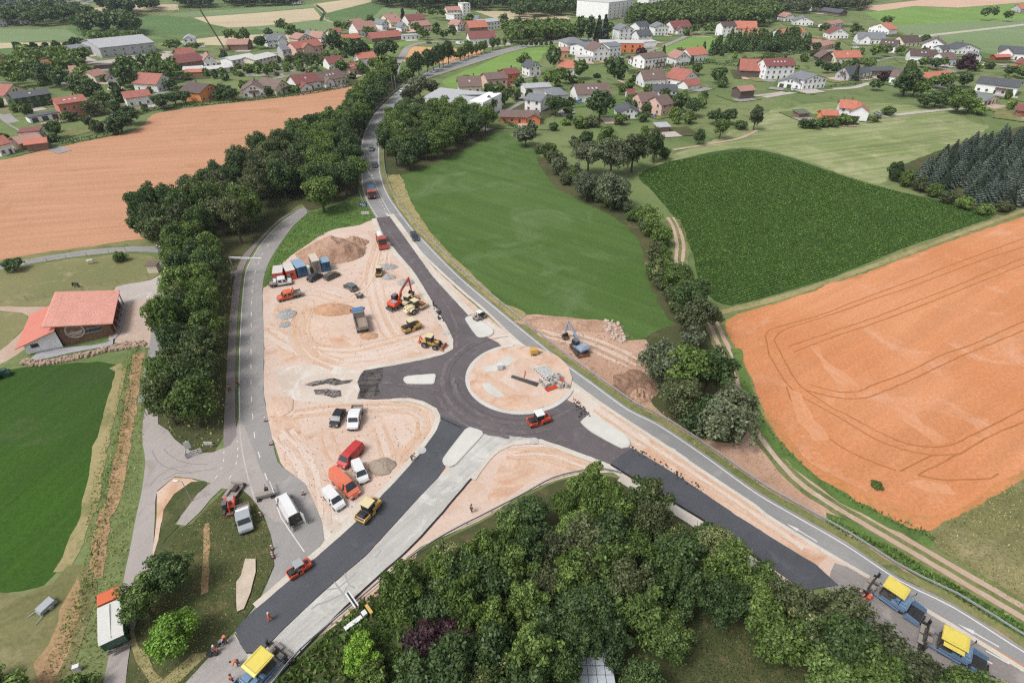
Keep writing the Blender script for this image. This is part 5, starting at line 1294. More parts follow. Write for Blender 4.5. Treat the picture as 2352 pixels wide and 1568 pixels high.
H(3,620,716,742,742,12,3.4,3.6,'g','dgrey','grey','pale grey gabled house with a slate roof behind the small fir','pale grey gabled house',balc=.2)
H(3,838,714,950,700,9,2.8,1.8,'p','dgrey','vwhite','white garage wing with a slate roof','white slate garage wing',chim=0,gate=1)
H(3,950,700,1230,690,12,3,.4,'p','dgrey','brown','low brown house with a flat dark roof','low flat dark roofed house',typ='hip',chim=0)
H(3,1110,760,1360,790,10,4,2.4,'p','brown','vwhite','white house mostly hidden behind the big open tree','white house behind the big open tree')
H(3,1440,806,1700,784,12,4.6,2.2,'p','orange','vwhite','white house with a vivid orange red roof','vivid orange red roofed house')
H(3,1890,838,2260,886,12,4.6,2.4,'p','dgrey','vwhite','long white house with a dark slate roof at the right','long dark slate roofed house',balc=.8,name='house')
H(3,1975,974,2108,946,9,2.6,1.8,'g','grey','cream','double garage with a grey roof and two dark doors','double garage',gate=2,chim=0,name='garage',cat='garage')
H(3,640,1086,780,1098,10,5.0,2.4,'p','orange','vwhite','solitary white house with an orange roof on the meadow','solitary white house',wing=(5.2,-2.4,7.6,8,4.4,2.4,'g','orange','vwhite'),chim=2)
H(3,500,1110,636,1112,6,2.8,1.4,'p','orange','ochre','orange plank garage left of the solitary white house','orange plank garage',chim=0,win=False,name='garage',cat='garage')
H(3,288,1082,378,1076,5,2.0,.5,'p','green','brown','small brown shed in the garden of the solitary house','small brown shed at the solitary house',typ='shed',chim=0,win=False,name='shed',cat='shed')
H(3,2252,1060,2400,1080,8,2.8,2.0,'p','dred','redwood','red brown cabin at the right edge','red brown cabin',chim=0,name='cabin',cat='cabin')
H(3,408,104,590,80,12,4,3.4,'p','pink','white','white house with a faded roof at the top right','faded roofed house at top right')
H(3,480,124,660,150,10,3,2.6,'p','dgrey','wood','dark barn below the faded roofed house at the top right','dark barn at top right',chim=0,win=False,name='barn',cat='barn')
H(3,160,200,250,196,11,4,3.2,'g','pink','white','white gable in the upper right cluster, left one','left gable in the upper right cluster')
H(3,244,232,420,236,12,4,3.0,'g','grey','white','wide pale gable in the upper right cluster, right one','right gable in the upper right cluster')
H(3,552,262,690,240,9,3,2,'p','pink','white','low pale house beside the street in the upper right cluster','low pale house at upper right')
H(3,2310,120,2400,118,12,4,3.6,'p','orange','grey','farm building with an orange roof at the upper right edge','farm building at upper right edge',chim=0)
H(3,150,80,240,74,11,4,3,'p','pink','white','small house among trees in the top right village','small house among trees at top right')

# large halls
H(2,850,185,1075,150,40,15,.4,'p','white','vwhite','large white factory block with stepped roof bands','large white factory',typ='flat',chim=0,name='factory',cat='factory')
H(2,1215,92,1400,84,24,13,.4,'p','white','white','long white factory wing right of the large block','white factory wing',typ='flat',chim=0,name='factory',cat='factory')
H(2,1400,60,1690,44,24,9,.4,'p','white','white','low long white factory wing at the top','low white factory wing',typ='flat',chim=0,name='factory',cat='factory')
H(2,110,78,190,76,12,6,3,'p','lgrey','white','white far house above the pale wheat field','white far house above the pale wheat')
def big_hall():
    A,B = G(*T(1,1436,1010)[0]),G(*T(1,2080,1085)[0])
    root = empty('sports_hall',(A+B)/2,math.atan2(B.y-A.y,B.x-A.x),'large white hall with a sloping pale roof and block tower beside the road','hall')
    HOUSES.append(((A+B).x/2,(A+B).y/2+9,1,0,19,11)); NICK.append(((A+B).x/2,(A+B).y/2+10,'large white sloping hall'))
    L = (B-A).length; x = L/2
    w_ = M()
    v = [(-x,0,-.2),(x-7,0,-.2),(x-7,20,-.2),(-x+4,20,-.2),(-x,0,3.0),(x-7,0,3.2),(x-7,20,6.5),(-x+4,20,6.5)]
    w_.add(v,[(0,1,5,4),(1,2,6,5),(2,3,7,6),(3,0,4,7)]); w_.obj('wall',WL['vwhite'],root)
    r = M(); t = [(-x-.5,-.6,3.1),(x-6.9,-.6,3.3),(x-6.9,20.4,6.7),(-x+3.6,20.4,6.7)]
    r.add(t+[(a,b,c+.3) for a,b,c in t],[(3,2,1,0),(4,5,6,7),(0,1,5,4),(1,2,6,5),(2,3,7,6),(3,0,4,7)]); r.obj('roof',RF['lgrey'],root)
    b = M(); b.box((x-3.5,9,3.6),(7,21,7.8)); b.obj('tower_block',WL['vwhite'],root)
    g = M(); g.prism([(-x+8,4.9),(x-7.2,5.3),(x-7.2,7.2),(-x+8,5.0)],14,14.4); g.obj('roof_upstand',RF['dgrey'],root)
    for i in range(3): put_window(root,x-5.6+i*1.3,-1.5,4.6,'f','d',.8)
    for i in range(3): put_window(root,x,2+i*4,2.2,'r','d')
big_hall()

# barn beside the tree belt
def red_barn():
    A,B = G(147,793),G(263,769)
    d = (B-A); L = d.length
    root = empty('stable_barn',(A+B)/2,math.atan2(d.y,d.x),'wooden riding barn with a large salmon tin roof beside the tree belt','barn')
    x = L/2; D = 13.5
    w_ = M()
    w_.add([(-x,0,-.3),(x,0,-.3),(x,D,-.3),(-x,D,-.3),(-x,0,5.4),(x,0,3.3),(x,D,3.3),(-x,D,5.4)],[(0,1,5,4),(1,2,6,5),(2,3,7,6),(3,0,4,7)])
    w_.obj('wall',pmat('barn_boards',S(158,118,98),.85,var=.3,scale=1.6,dirt=S(104,88,80)),root)
    for i in range(15):
        m = M(); z = .25+i*.31; xr = x if z < 3.0 else x-(z-3.1)/2.1*2*x
        m.box(((xr-x)/2,-.035,z),(x+xr-.1,.05,.27)); m.obj('plank',pmat('barn_plank',S(160,120,98),.85,var=.35,scale=.9,dirt=S(112,90,80)),root)
    r = M(); ov = .9
    zf = lambda q: 5.4+(-x-q)*(-2.1/(2*x))*-1
    n = 36
    for i in range(n):
        y0 = -ov+(D+2*ov)*i/n; y1 = -ov+(D+2*ov)*(i+.72)/n; y2 = -ov+(D+2*ov)*(i+1)/n
        for a,b,h in ((y0,y1,0),(y1,y2,.05)):
            r.add([(-x-1.6,a,5.7+h),(-x-1.6,b,5.7+h),(x+.9,b,3.32+h),(x+.9,a,3.32+h)],[(0,3,2,1)])
    r.add([(-x-1.6,-ov,5.55),(-x-1.6,D+ov,5.55),(x+.9,D+ov,3.17),(x+.9,-ov,3.17)],[(0,1,2,3)])
    r.beam((-x-1.6,-ov,5.62),(x+.9,-ov,3.24),.05,.22); r.beam((-x-1.6,D+ov,5.62),(x+.9,D+ov,3.24),.05,.22)
    r.obj('roof',roofmat('tin_salmon',S(240,178,162,1.3),S(236,168,150,1.3)),root)
    an = M()
    an.add([(-x-6.2,-.6,-.3),(-x,-.6,-.3),(-x,D-2,-.3),(-x-6.2,D-2,-.3),(-x-6.2,-.6,2.3),(-x,-.6,4.2),(-x,D-2,4.2),(-x-6.2,D-2,2.3)],[(0,1,5,4),(2,3,7,6),(3,0,4,7)])
    an.obj('annex_wall',WL['vwhite'],root)
    ar = M(); t = [(-x-7.4,-1.6,2.1),(-x+.3,-1.6,4.5),(-x+.3,D-1,4.5),(-x-7.4,D-1,2.1)]
    ar.add(t+[(a,b,c+.16) for a,b,c in t],[(3,2,1,0),(4,5,6,7),(0,1,5,4),(1,2,6,5),(2,3,7,6),(3,0,4,7)])
    ar.obj('annex_roof',roofmat('tin_red',S(226,140,120),S(218,130,112)),root)
    sg = M(); sg.cyl((-x+3.1,-.1,3.0),(-x+3.1,-.26,3.0),1.75,32,hole=.86); o = sg.obj('round_sign',pmat('sign_ring',S(222,212,202),.6),root)
    s2 = M(); s2.cyl((-x+3.1,-.08,3.0),(-x+3.1,-.16,3.0),1.5,32); s2.obj('sign_board',pmat('sign_board',S(176,146,130),.7,var=.2),root)
    s3 = M()
    s3.box((-x+3.1,-.2,2.55),(2.5,.05,.26),ry=-.06); s3.box((-x+3.1,-.2,2.1),(1.7,.05,.16),ry=-.1)
    for q in range(6): s3.box((-x+2.1+q*.38,-.2,3.35+.25*math.sin(q*1.3)),(.3,.05,.5+.2*math.cos(q*2)),ry=.4*math.sin(q),mi=1)
    s3.obj('sign_emblem',[pmat('sign_white',S(236,232,226),.5),pmat('emblem_brown',S(150,106,88),.6)],root)
    g = M(); g.box((x-3.4,-.12,2.3),(3.4,.1,.85),mi=1); g.box((x-3.4,-.14,1.84),(3.6,.16,.08)); g.box((x-3.4,-.14,2.76),(3.6,.14,.07)); g.obj('window',[FRAME,GLASS],root)
    g = M(); g.box((-x-4.4,-.68,1.7),(1.3,.1,.8),mi=1); g.box((-x-4.4,-.7,1.27),(1.5,.14,.06)); g.obj('window',[FRAME,GLASS],root)
    for i in range(5):
        g = M(); g.box((x+.06,1.6+i*2.6,1.35),(.1,1.7,2.5),mi=0); g.beam((x+.14,.8+i*2.6,.1),(x+.14,2.4+i*2.6,2.5),.06,.12,1); g.obj('stable_door',[pmat('stable_door',S(92,66,56),.8),pmat('door_brace',S(170,118,88),.7)],root)
    for i in range(6):
        g = M(); g.box((x+.7,i*2.66,1.6),(.18,.18,3.3)); g.obj('post',pmat('post_wood',S(176,112,76),.7),root)
    HOUSES.append(((A+B).x/2,(A+B).y/2+7,math.cos(root.rotation_euler.z),math.sin(root.rotation_euler.z),L/2+4,9)); NICK.append((A.x,A.y,'riding barn'))
red_barn()
paved = sheet('terrace',[(70,826),(92,806),(150,800),(265,778),(290,700),(276,690),(262,770),(260,792),(160,812),(90,828)],nx(),gmat('terrace',S(188,188,190),S(174,174,178),S(198,196,194),.3,.8,5,.1),'grey paved terrace around the barn',amp=.1)
# ---------------------------------------------------------------- village trees, hedges, far woods
def near_nick(x,y):
    b = min(NICK,key=lambda n: (n[0]-x) ** 2+(n[1]-y) ** 2)
    dx,dy = x-b[0],y-b[1]
    rel = ('left of' if dx < 0 else 'right of') if abs(dx) > abs(dy) else ('behind' if dy > 0 else 'in front of')
    return rel,b[2]
def lb_village(x,y,k,m_,h):
    rel,n = near_nick(x,y)
    size = 'tall ' if h > 11 else 'small ' if h < 6 else ''
    s = f'{size}{TONE[m_]} {KIND[k]} {rel} the {n}'
    return ' '.join(s.split()[:16])
def free(x,y): return clear_of_houses(x,y,2.2) and all((x-a) ** 2+(y-b) ** 2 > (r*.9+1.5) ** 2 for a,b,r in TREES)

# big single trees of the village, read off one by one
BIG = [(2,350,660,16,4.6,'tall','dark'),(2,90,640,10,5,'round','mid'),(2,600,730,11,5,'round','mid'),(2,930,790,15,6.2,'round','dark'),(2,870,680,11,5,'wide','olive'),(2,330,830,11,6.5,'wide','mid'),(2,440,770,9,4.5,'round','mid'),
       (2,770,1110,14,6.8,'loose','dark'),(2,370,1060,9,5.2,'round','dark'),(2,980,870,6,2.6,'bush','mid'),(2,1860,770,9,5.0,'round','dark'),(2,1890,800,6,3,'bush','dark'),(2,1660,690,7,3.6,'round','mid'),(2,2180,1190,11,3.2,'tall','olive'),
       (2,1680,1325,6.5,2.6,'egg','dark'),(2,1830,1145,7,4.2,'round','dark'),(2,1950,1140,7,4,'round','dark'),(2,1870,1270,8.5,4.2,'wide','mid'),(2,1500,1030,9,4.6,'round','dark'),(2,1620,1070,8.5,4.4,'round','dark'),(2,1460,1090,6,3.4,'bush','mid'),(2,1590,1130,5.5,3.2,'bush','mid'),
       (2,2060,1180,4,3.4,'bush','dark'),(2,1200,1070,6,3,'round','dark'),(2,1210,860,5,2.8,'bush','mid'),(2,700,1160,5,4,'bush','olive'),(2,590,1170,5,4,'bush','mid'),(2,960,1140,5,3.4,'bush','mid'),(2,100,1340,8,4.6,'round','willow'),(2,150,1240,6,3,'bush','willow'),
       (2,1150,540,7,3.4,'bush','purple'),(2,1500,520,6,3.2,'round','dark'),(2,1725,480,7,2.2,'conifer','spruce'),(2,1360,500,6,2,'conifer','spruce'),(2,1620,585,5,2,'conifer','spruce'),(2,40,830,7,4,'round','dark'),(2,2250,600-230,14,5,'round','dark'),(2,2290,250,15,6,'wide','dark'),
       (2,1640,320,9,5,'round','mid'),(2,1770,310,9,5,'wide','mid'),(2,1850,305,8,4.5,'round','mid'),(2,1570,330,6,3,'bush','dark'),(2,970,480,8,3,'conifer','spruce'),(2,1320,300,9,4,'round','mid'),(2,1040,250,9,4,'round','mid'),(2,1095,260,9,4,'round','dark'),
       (2,600,380,17,5,'tall','dark'),(2,680,390,18,5,'tall','dark'),(2,760,385,18,4.6,'conifer','spruce'),(2,820,370,18,4.6,'conifer','spruce'),(2,545,370,14,5,'round','dark'),(2,860,340,13,4,'tall','dark'),(2,280,370,12,6,'round','mid'),(2,400,345,13,6.5,'round','mid'),(2,200,385,7,3.4,'egg','olive'),(2,300,350,7,3.2,'egg','light'),(2,100,340,12,6,'round','dark'),(2,20,350,13,7,'wide','dark'),(2,470,330,10,5,'round','dark'),
       (3,1240,880,14,7.0,'loose','dark'),(3,985,830,6,3.4,'round','dark'),(3,800,740,8,2.2,'conifer','spruce'),(3,1790,680,12,6.0,'egg','purple'),(3,1390,900,10,5,'round','mid'),(3,1330,880,8,4,'round','olive'),(3,1430,990,7,4.4,'round','dark'),(3,1530,980,7,4.4,'round','dark'),(3,1640,960,9,5,'round','mid'),(3,1730,1040,9,5.4,'round','mid'),(3,1830,1030,8,5,'wide','light'),(3,1790,960,8,4.6,'loose','mid'),(3,1920,1050,5,4,'bush','light'),
       (3,1550,820,8,4.6,'round','mid'),(3,1650,800,8,4.6,'wide','mid'),(3,1780,800,8,4.4,'round','dark'),(3,2140,860,5,2.4,'loose','olive'),(3,1100,1055,4.5,3.2,'bush','mid'),(3,340,1170,4,3,'bush','dark'),(3,420,1175,4,3.4,'bush','dark'),(3,510,1160,4.6,3.2,'bush','mid'),(3,590,1160,3.6,3,'bush','dark'),(3,690,1145,5,4,'bush','mid'),(3,770,1140,4,2.8,'bush','mid'),(3,990,1115,3,2.4,'bush','olive'),
       (3,540,670,6,3.6,'round','dark'),(3,620,650,5,3,'bush','dark'),(3,220,390,11,4.4,'round','dark'),(3,55,350,6,1.8,'slim','spruce'),(3,510,330,6,4.2,'round','dark'),(3,810,320,15,7.5,'round','olive'),(3,780,340,9,4.6,'round','dark'),(3,1085,240,6,4.4,'round','dark'),(3,1980,190,8,5,'round','dark'),(3,2060,180,7,4,'round','dark'),(3,2190,200,12,7.2,'round','olive'),(3,1440,380,5,4,'bush','dark'),(3,980,540,9,4.8,'round','mid'),(3,1080,520,8,3.6,'loose','mid'),(3,1200,510,7,3.6,'loose','mid'),(3,880,590,4,3,'bush','light'),(3,950,595,4,3,'bush','light'),(3,1420,620,6,4.4,'round','mid'),(3,1520,640,7,4.6,'round','dark'),(3,1590,620,6,4,'round','mid'),(3,1890,650,5,4,'bush','mid'),(3,2220,700,6,4.6,'round','dark'),(3,2310,720,6,4,'round','mid'),(3,1060,740,5,3.2,'bush','purple'),(3,370,430,6,4.2,'round','mid'),(3,440,470,6,3.8,'round','dark'),(3,60,480,8,5,'round','dark'),(3,0,500,8,4.6,'round','dark'),(3,310,90,10,6,'round','dark'),(3,650,90,9,4.6,'round','dark'),
       (0,530,1265,7,3.4,'round','dark'),(0,640,1110,4.6,3.2,'bush','mid'),(0,880,960,13,6.4,'round','dark'),(0,780,920,13,6,'round','dark'),(0,960,980,8,5,'round','mid'),(0,860,1060,7,4.6,'round','olive'),(0,1120,1210,8,5.6,'round','dark'),(0,1200,1140,8,5.4,'round','dark'),(0,1060,1230,5,3.4,'bush','dark'),(0,1210,820,13,6,'egg','dark'),(0,1170,700,12,5.4,'round','mid'),(0,1500,1000,7,5,'round','dark'),(0,1610,960,6,4.4,'round','dark'),(0,1700,950,6,4.4,'round','dark'),(0,1570,830,6,4,'round','dark'),(0,1100,900,6,4,'bush','dark'),(0,680,600,8,5,'round','mid'),(0,380,760,12,6,'round','dark'),(0,470,800,12,6,'round','dark'),(0,580,820,11,5.6,'round','dark'),(0,300,700,11,6,'wide','mid'),(0,200,690,9,5.5,'round','mid'),(0,250,560,10,6,'round','light'),(0,400,560,9,5,'round','dark'),(0,800,740,9,5,'round','light'),(0,1800,620,10,5.6,'round','mid'),(0,1400,680,7,4.2,'round','mid'),(0,1600,490,10,7,'wide','mid'),(0,1780,480,7,6,'wide','mid'),(0,2060,900,7,4.6,'round','dark'),(0,2130,920,6,4,'round','dark'),(0,2000,920,5,3,'bush','dark'),
       (0,2120,385,9,3.6,'tall','dark'),(0,2215,395,9,3.2,'tall','dark'),(0,2258,400,9,3.2,'tall','dark'),(0,2060,570,7,3,'round','dark'),
       (1,720,500,16,7,'round','dark'),(1,800,500,11,5,'round','mid'),(1,880,580,15,6.4,'round','dark'),(1,960,560,13,6,'round','dark'),(1,1130,560,12,5.6,'round','dark'),(1,1220,540,13,6,'round','dark'),(1,1180,740,14,6,'round','mid'),(1,1240,720,12,5,'round','mid'),(1,1080,640,7,4,'round','mid'),(1,780,690,9,4.6,'round','mid'),(1,690,740,6,3.6,'bush','mid'),(1,960,670,6,4,'round','mid'),(1,740,280,8,4.6,'round','dark'),(1,235,315,8,3.4,'round','dark'),(1,320,370,11,5,'round','dark'),(1,375,350,9,4,'round','dark'),(1,350,420,7,4,'round','dark'),
       (1,1700,370,20,10,'round','dark'),(1,1640,360,16,8,'round','mid'),(1,1540,370,11,5.6,'round','dark'),(1,1500,350,9,4.6,'round','dark'),(1,1790,370,12,5,'round','mid'),(1,1335,185,10,2.6,'slim','spruce'),(1,1510,150,15,6,'round','dark'),(1,1600,170,16,7,'round','dark'),(1,1690,165,11,5,'round','dark'),(1,1130,270,7,4,'round','dark'),(1,1040,255,7,3,'round','dark'),(1,840,310,8,4.6,'round','dark'),(1,1050,360,7,4,'round','dark'),(1,1020,345,5,3,'round','mid'),(1,1945,240,9,4.4,'round','dark'),(1,2250,260,13,7,'round','dark'),(1,2310,350,15,8,'round','dark'),(1,2160,400,6,3.6,'round','mid'),(1,1450,305,8,5,'round','mid'),(1,1920,790,6,3.6,'round','mid'),(1,1360,760,8,4.4,'round','mid'),(1,1490,900,11,6.2,'wide','willow'),(1,1600,880,8,4.4,'wide','olive'),(1,1400,940,8,4,'loose','willow'),(1,1340,1020,5,4,'bush','mid'),(1,2130,1035,8,4.2,'round','dark'),(1,2200,990,8,4,'round','dark'),(1,2260,960,7,3.6,'round','mid'),(1,2120,850,5,3.4,'round','mid'),(1,1815,545,5,2.4,'round','dark'),
       (1,100,320,5,4,'bush','dark'),(1,40,450,9,5,'round','dark'),(1,600,470,6,4,'round','dark'),(1,500,560,5,4,'bush','dark'),(1,110,880,5,3.4,'bush','dark'),(1,340,850,4,2.6,'bush','mid')]
KEEP = [gp([(-60,400),(0,368),(230,318),(332,286),(360,261),(480,243),(640,225),(830,197),(820,300),(400,540),(-60,600)]),gp([(1040,204),(1018,186),(1100,151),(1182,117),(1290,102),(1240,138),(1130,192)]),[(p.x+q,p.y) for p in offs(smooth(gp(LLu),6),0)[:: 1] for q in (0,)]+[(p.x,p.y) for p in reversed(offs(smooth(gp(LR[14:]),6),0))]]
FARPTS = []
for k,x,y,h,r,kd,mt in BIG:
    q = T(k,x,y)[0]; g = G(*q)
    if kd not in ('bush',) and not clear_of_houses(g.x,g.y,.5): continue
    lod = 1 if g.y < 330 else 2
    if g.y > 500 and kd not in ('bush','conifer','slim') and not (kd == 'tall' and h > 15): FARPTS.append((g.x,g.y)); TREES.append((g.x,g.y,r)); continue
    tree(q[0],q[1],h,r,kd,mt,lb_village(g.x,g.y,kd,mt,h),'village trees and bushes',lod,cat='bush' if kd == 'bush' else 'tree')

# garden plots round the houses
rp = random.Random(8); GM = [lawn,verge,grn,paddock,lawn,shade_grass,paving,asph_side,dirt_yard]
for i,(cx,cy,c,s_,hx,hy) in enumerate(HOUSES):
    if cy < 140: continue
    for q in range(2):
        w_,d_ = hx+rp.uniform(3,8),hy+rp.uniform(3,8) ; ox,oy = rp.uniform(-5,5),-rp.uniform(-2,5)
        if q: w_,d_,ox,oy = rp.uniform(3,7),rp.uniform(2,5),rp.uniform(-8,8),-hy-rp.uniform(1,5)
        P = [Vector((cx+(ox+a*w_)*c-(oy+b*d_)*s_,cy+(ox+a*w_)*s_+(oy+b*d_)*c)) for a,b in ((-1,-1),(1,-1),(1,1),(-1,1))]
        if any(inside(p.x,p.y,FP) for p in P for FP in KEEP): continue
        sheet('garden',P,nx(),rp.choice(GM[6:] if q else GM[:6]),('paved spot by the ' if q else 'garden plot round the ')+NICK[i][2],sm=False,amp=.8,cat='garden')

# smaller bushes and fruit trees scattered through the gardens
ZONES = [([(0,330),(150,345),(260,290),(350,280),(380,250),(480,238),(640,220),(820,190),(900,175),(880,120),(700,110),(560,175),(400,180),(250,170),(100,190),(0,230)],7.5,64,5),
         ([(1080,220),(1300,180),(1480,170),(1600,200),(1650,230),(1560,320),(1450,340),(1260,350),(1180,300)],6.0,50,6),
         ([(1640,90),(1900,110),(2080,120),(2352,150),(2352,270),(2180,230),(1980,180),(1800,160),(1640,150)],8.0,42,7)]
street_pts = []
for poly,gap,lim,sd_ in ZONES:
    fill(poly,gap,(2.2,5.5),(1.6,3.0),['bush','bush','bush','bush'],['dark','mid','mid','olive','light','hedge'],lb_village,'garden bushes of the village',2,sd_,lim,lambda x,y: not free(x,y),cat='bush')

def hedge(px,w_,h,label,mat='hedge',raw=None,dens=9,parent=None):
    P = smooth(gp(px),1.0) if raw is None else raw
    C,N = [],[]
    r = np.random.RandomState(len(px)*7+int(abs(px[0][0])))
    for a,b in zip(P[:-1],P[1:]):
        L = (b-a).length; n = max(3,int(L*dens*(w_+2*h)*.5))
        d = (b-a)/max(L,1e-6); s = Vector((-d.y,d.x))
        t_,u = r.uniform(0,L,n),r.uniform(-1,1,n); z = r.uniform(0,1,n)
        top = r.rand(n) < w_/(w_+2*h)
        for i in range(n):
            uu = u[i]*.5*w_ if top[i] else (.5 if u[i] > 0 else -.5)*w_
            zz = h*(1+.12*r.randn()) if top[i] else z[i]*h
            C.append((a.x+d.x*t_[i]+s.x*uu,a.y+d.y*t_[i]+s.y*uu,zz)); N.append((0,0,1) if top[i] else (s.x*u[i],s.y*u[i],.3))
    global rng
    rng = np.random.RandomState(5)
    y = P[0].y
    me = leaves_mesh('hedge',np.array(C),np.array(N,dtype=float),.2 if y < 200 else .32,LM[mat])
    o = link('hedge',me)
    return tag(o,label,'hedge')
hedge(T(2,1040,680,1250,655,1500,615,1800,578,1830,585),1.6,2.2,'long clipped hedge in the central village in front of the white two storey house')
hedge(T(2,1830,590,2000,608,2150,625),1.4,1.2,'low dark hedge running on towards the dark barn')
hedge(T(2,1920,580,2120,560,2352,530)+T(3,0,540,250,500,480,478),1.6,1.6,'hedge below the long group of firs in the right village')
hedge(T(0,500,1140,700,1100,900,1055,1060,1020),1.4,2.0,'upper dark hedge of the garden plot beside the salmon house')
hedge(T(0,540,1320,760,1290,1000,1240),1.8,1.6,'lower dark hedge between garden plot and wheat field')
hedge(T(0,1250,1060,1420,1010,1700,975,1900,960,2200,930,2352,915)+T(1,100,900,400,870,700,820,930,775),1.6,1.6,'long hedge along the upper edge of the left wheat field')
hedge(T(1,2210,1110,2280,1135)+T(2,0,1170,60,1185),1.2,1.3,'clipped hedge in front of the orange bungalow')
hedge(T(3,560,800,700,785,860,770),1.3,1.1,'low hedge along the drive of the grey gabled house')
hedge(T(3,820,740,960,720),1.4,1.6,'short hedge in front of the slate garage')
hedge(T(2,480,1000,560,920),1.4,1.8,'bright hedge left of the tall pine','light')
hedge(T(1,580,200,610,120,540,60),1.5,2.0,'hedge following the curving field track','dark')
hedge(T(0,1250,135,1500,128,1800,100,2110,85),3,4,'thin dark hedge line between far fields','dark',dens=2)
hedge(T(8,1240,60,1190,300,1130,700,1070,1000,1000,1250,950,1560)+T(12,880,400,800,700,700,950,600,1250),1.0,.9,'weedy green ditch line beside the orange soil strip','mid',dens=7)

def mass(name,px,gap,hs,r,mat,label,n=260,size=1.5,kind_='round',seed=3,cat='wood',pts=None):
    """a far wood that reads as one body: crowns joined in one mesh"""
    rr = random.Random(seed)
    if pts is None:
        P = [(q.x,q.y) for q in gp(px)]
        x0,x1 = min(p[0] for p in P),max(p[0] for p in P); y0,y1 = min(p[1] for p in P),max(p[1] for p in P)
        pts,tr_ = [],0
        while tr_ < 9000 and len(pts) < 700:
            tr_ += 1
            x,y = rr.uniform(x0,x1),rr.uniform(y0,y1)
            if inside(x,y,P) and all((x-a) ** 2+(y-b) ** 2 > gap*gap for a,b in pts) and clear_of_houses(x,y,1): pts.append((x,y))
    global rng
    rng = np.random.RandomState(seed)
    base = [crown_pts(kind_,n) for _ in range(3)]
    CC,NN = [],[]
    for i,(x,y) in enumerate(pts):
        C,N = base[i % 3]; q = r*rr.uniform(.75,1.3); a = rr.uniform(0,6.28); c,s = math.cos(a),math.sin(a)
        X = C[:,0]*c-C[:,1]*s; Y = C[:,0]*s+C[:,1]*c
        CC.append(np.column_stack([x+X*q,y+Y*q,C[:,2]*rr.uniform(*hs)])); NN.append(np.column_stack([N[:,0]*c-N[:,1]*s,N[:,0]*s+N[:,1]*c,N[:,2]]))
    o = link(name,leaves_mesh(name,np.vstack(CC),np.vstack(NN),size,LM[mat]))
    return tag(o,label,cat,None,'stuff')
mass('far_wood',[(855,8),(885,19),(1000,24),(1182,26),(1245,20),(1300,2),(1250,-30),(820,-30)],11,(14,20),8,'dark','dark dense far wood along the top centre',seed=4)
mass('far_wood',[(188,84),(200,72),(240,68),(300,66),(322,82),(300,84),(250,80)],9,(14,18),7.5,'dark','dark round wood standing in the far green fields',seed=5)
mass('far_wood',[(205,86),(250,84),(300,82),(320,86),(290,91),(220,92)],8,(4,6),5,'light','pale shrub belt at the foot of the dark round wood',seed=6)
mass('far_wood',[(0,62),(40,60),(90,62),(150,58),(210,50),(205,40),(130,36),(60,40),(0,46)],11,(12,16),7.5,'dark','dark far wood at the upper left edge',seed=7)
mass('far_wood',[(258,42),(305,40),(300,22),(260,28)],8,(15,20),6,'dark','tall dark poplar clump left of the pale far field',seed=8)
mass('far_wood',[(236,26),(255,26),(252,18),(236,18)],8,(12,16),5,'dark','small dark clump beside the tall poplar clump',seed=9)
mass('far_wood',[(328,29),(362,28),(358,18),(330,16)],9,(12,16),7,'dark','dark round far clump between pale fields',seed=10)
mass('far_wood',[(412,20),(490,19),(480,8),(415,6)],9,(13,17),7,'dark','dark far clump right of the small pale field',seed=11)
mass('far_wood',[(520,18),(590,16),(690,12),(680,2),(590,4),(520,8)],10,(10,14),7,'dark','dark line of far trees above the large pale wheat',seed=12)
mass('far_wood',[(1182,46),(1240,40),(1370,36),(1360,10),(1260,4),(1182,20)],11,(11,16),7.5,'dark','dark trees left of the large white factory',seed=13)
mass('far_wood',[(1450,62),(1560,64),(1760,62),(1790,40),(1700,20),(1560,28),(1460,36)],10,(11,15),7.5,'mid','broad green tree band right of the large white factory',seed=14)
mass('far_wood',[(1740,40),(1860,30),(1980,24),(2000,0),(1900,-10),(1700,-4)],12,(10,14),8,'olive','pale green far trees at the top right',seed=15)
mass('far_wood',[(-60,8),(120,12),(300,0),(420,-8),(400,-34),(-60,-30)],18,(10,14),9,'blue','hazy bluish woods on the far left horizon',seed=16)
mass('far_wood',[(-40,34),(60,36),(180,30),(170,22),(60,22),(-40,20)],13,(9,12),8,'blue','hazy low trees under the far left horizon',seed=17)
mass('fir_group',[(1628,128),(1690,120),(1760,118),(1800,122),(1860,120),(1850,104),(1760,98),(1680,100)],5,(8,12),3.4,'dark','dense dark fir group behind the long hedge',n=200,size=.9,kind_='conifer',seed=18)
mass('far_wood',[(1182,102),(1310,92),(1330,84),(1290,72),(1182,76),(1160,86)],9,(10,13),6.5,'mid','tree band behind the row of clipped trees',seed=19,size=1.2)
mass('shrub_row',[(165,117),(200,115),(185,112)]+[(130,118),(30,126),(30,122)],6,(5,9),2.6,'dark','row of narrow trees left of the long grey hall',n=140,size=1.0,kind_='tall',seed=20)
mass('garden_trees',[(40,205),(110,195),(170,165),(210,150),(130,135),(60,150),(0,160),(0,200)],9,(7,12),5.5,'mid','dense garden trees of the far left village',seed=21,size=1.0)
mass('garden_trees',[(265,190),(300,205),(400,195),(420,165),(360,150),(300,165)],9,(6,10),4.5,'mid','dense garden trees behind the half hidden white house',seed=22,size=.9)
mass('cemetery_shrubs',[(600,170),(730,160),(760,130),(600,150),(430,172),(430,180)],6,(2,5),2.4,'mid','low shrubs between the gravestones',n=60,size=.8,kind_='bush',seed=23)

mass('far_trees',None,0,(7,13),5.0,'mid','many dark garden trees among the farthest village houses',seed=31,size=1.0,cat='trees',pts=FARPTS)

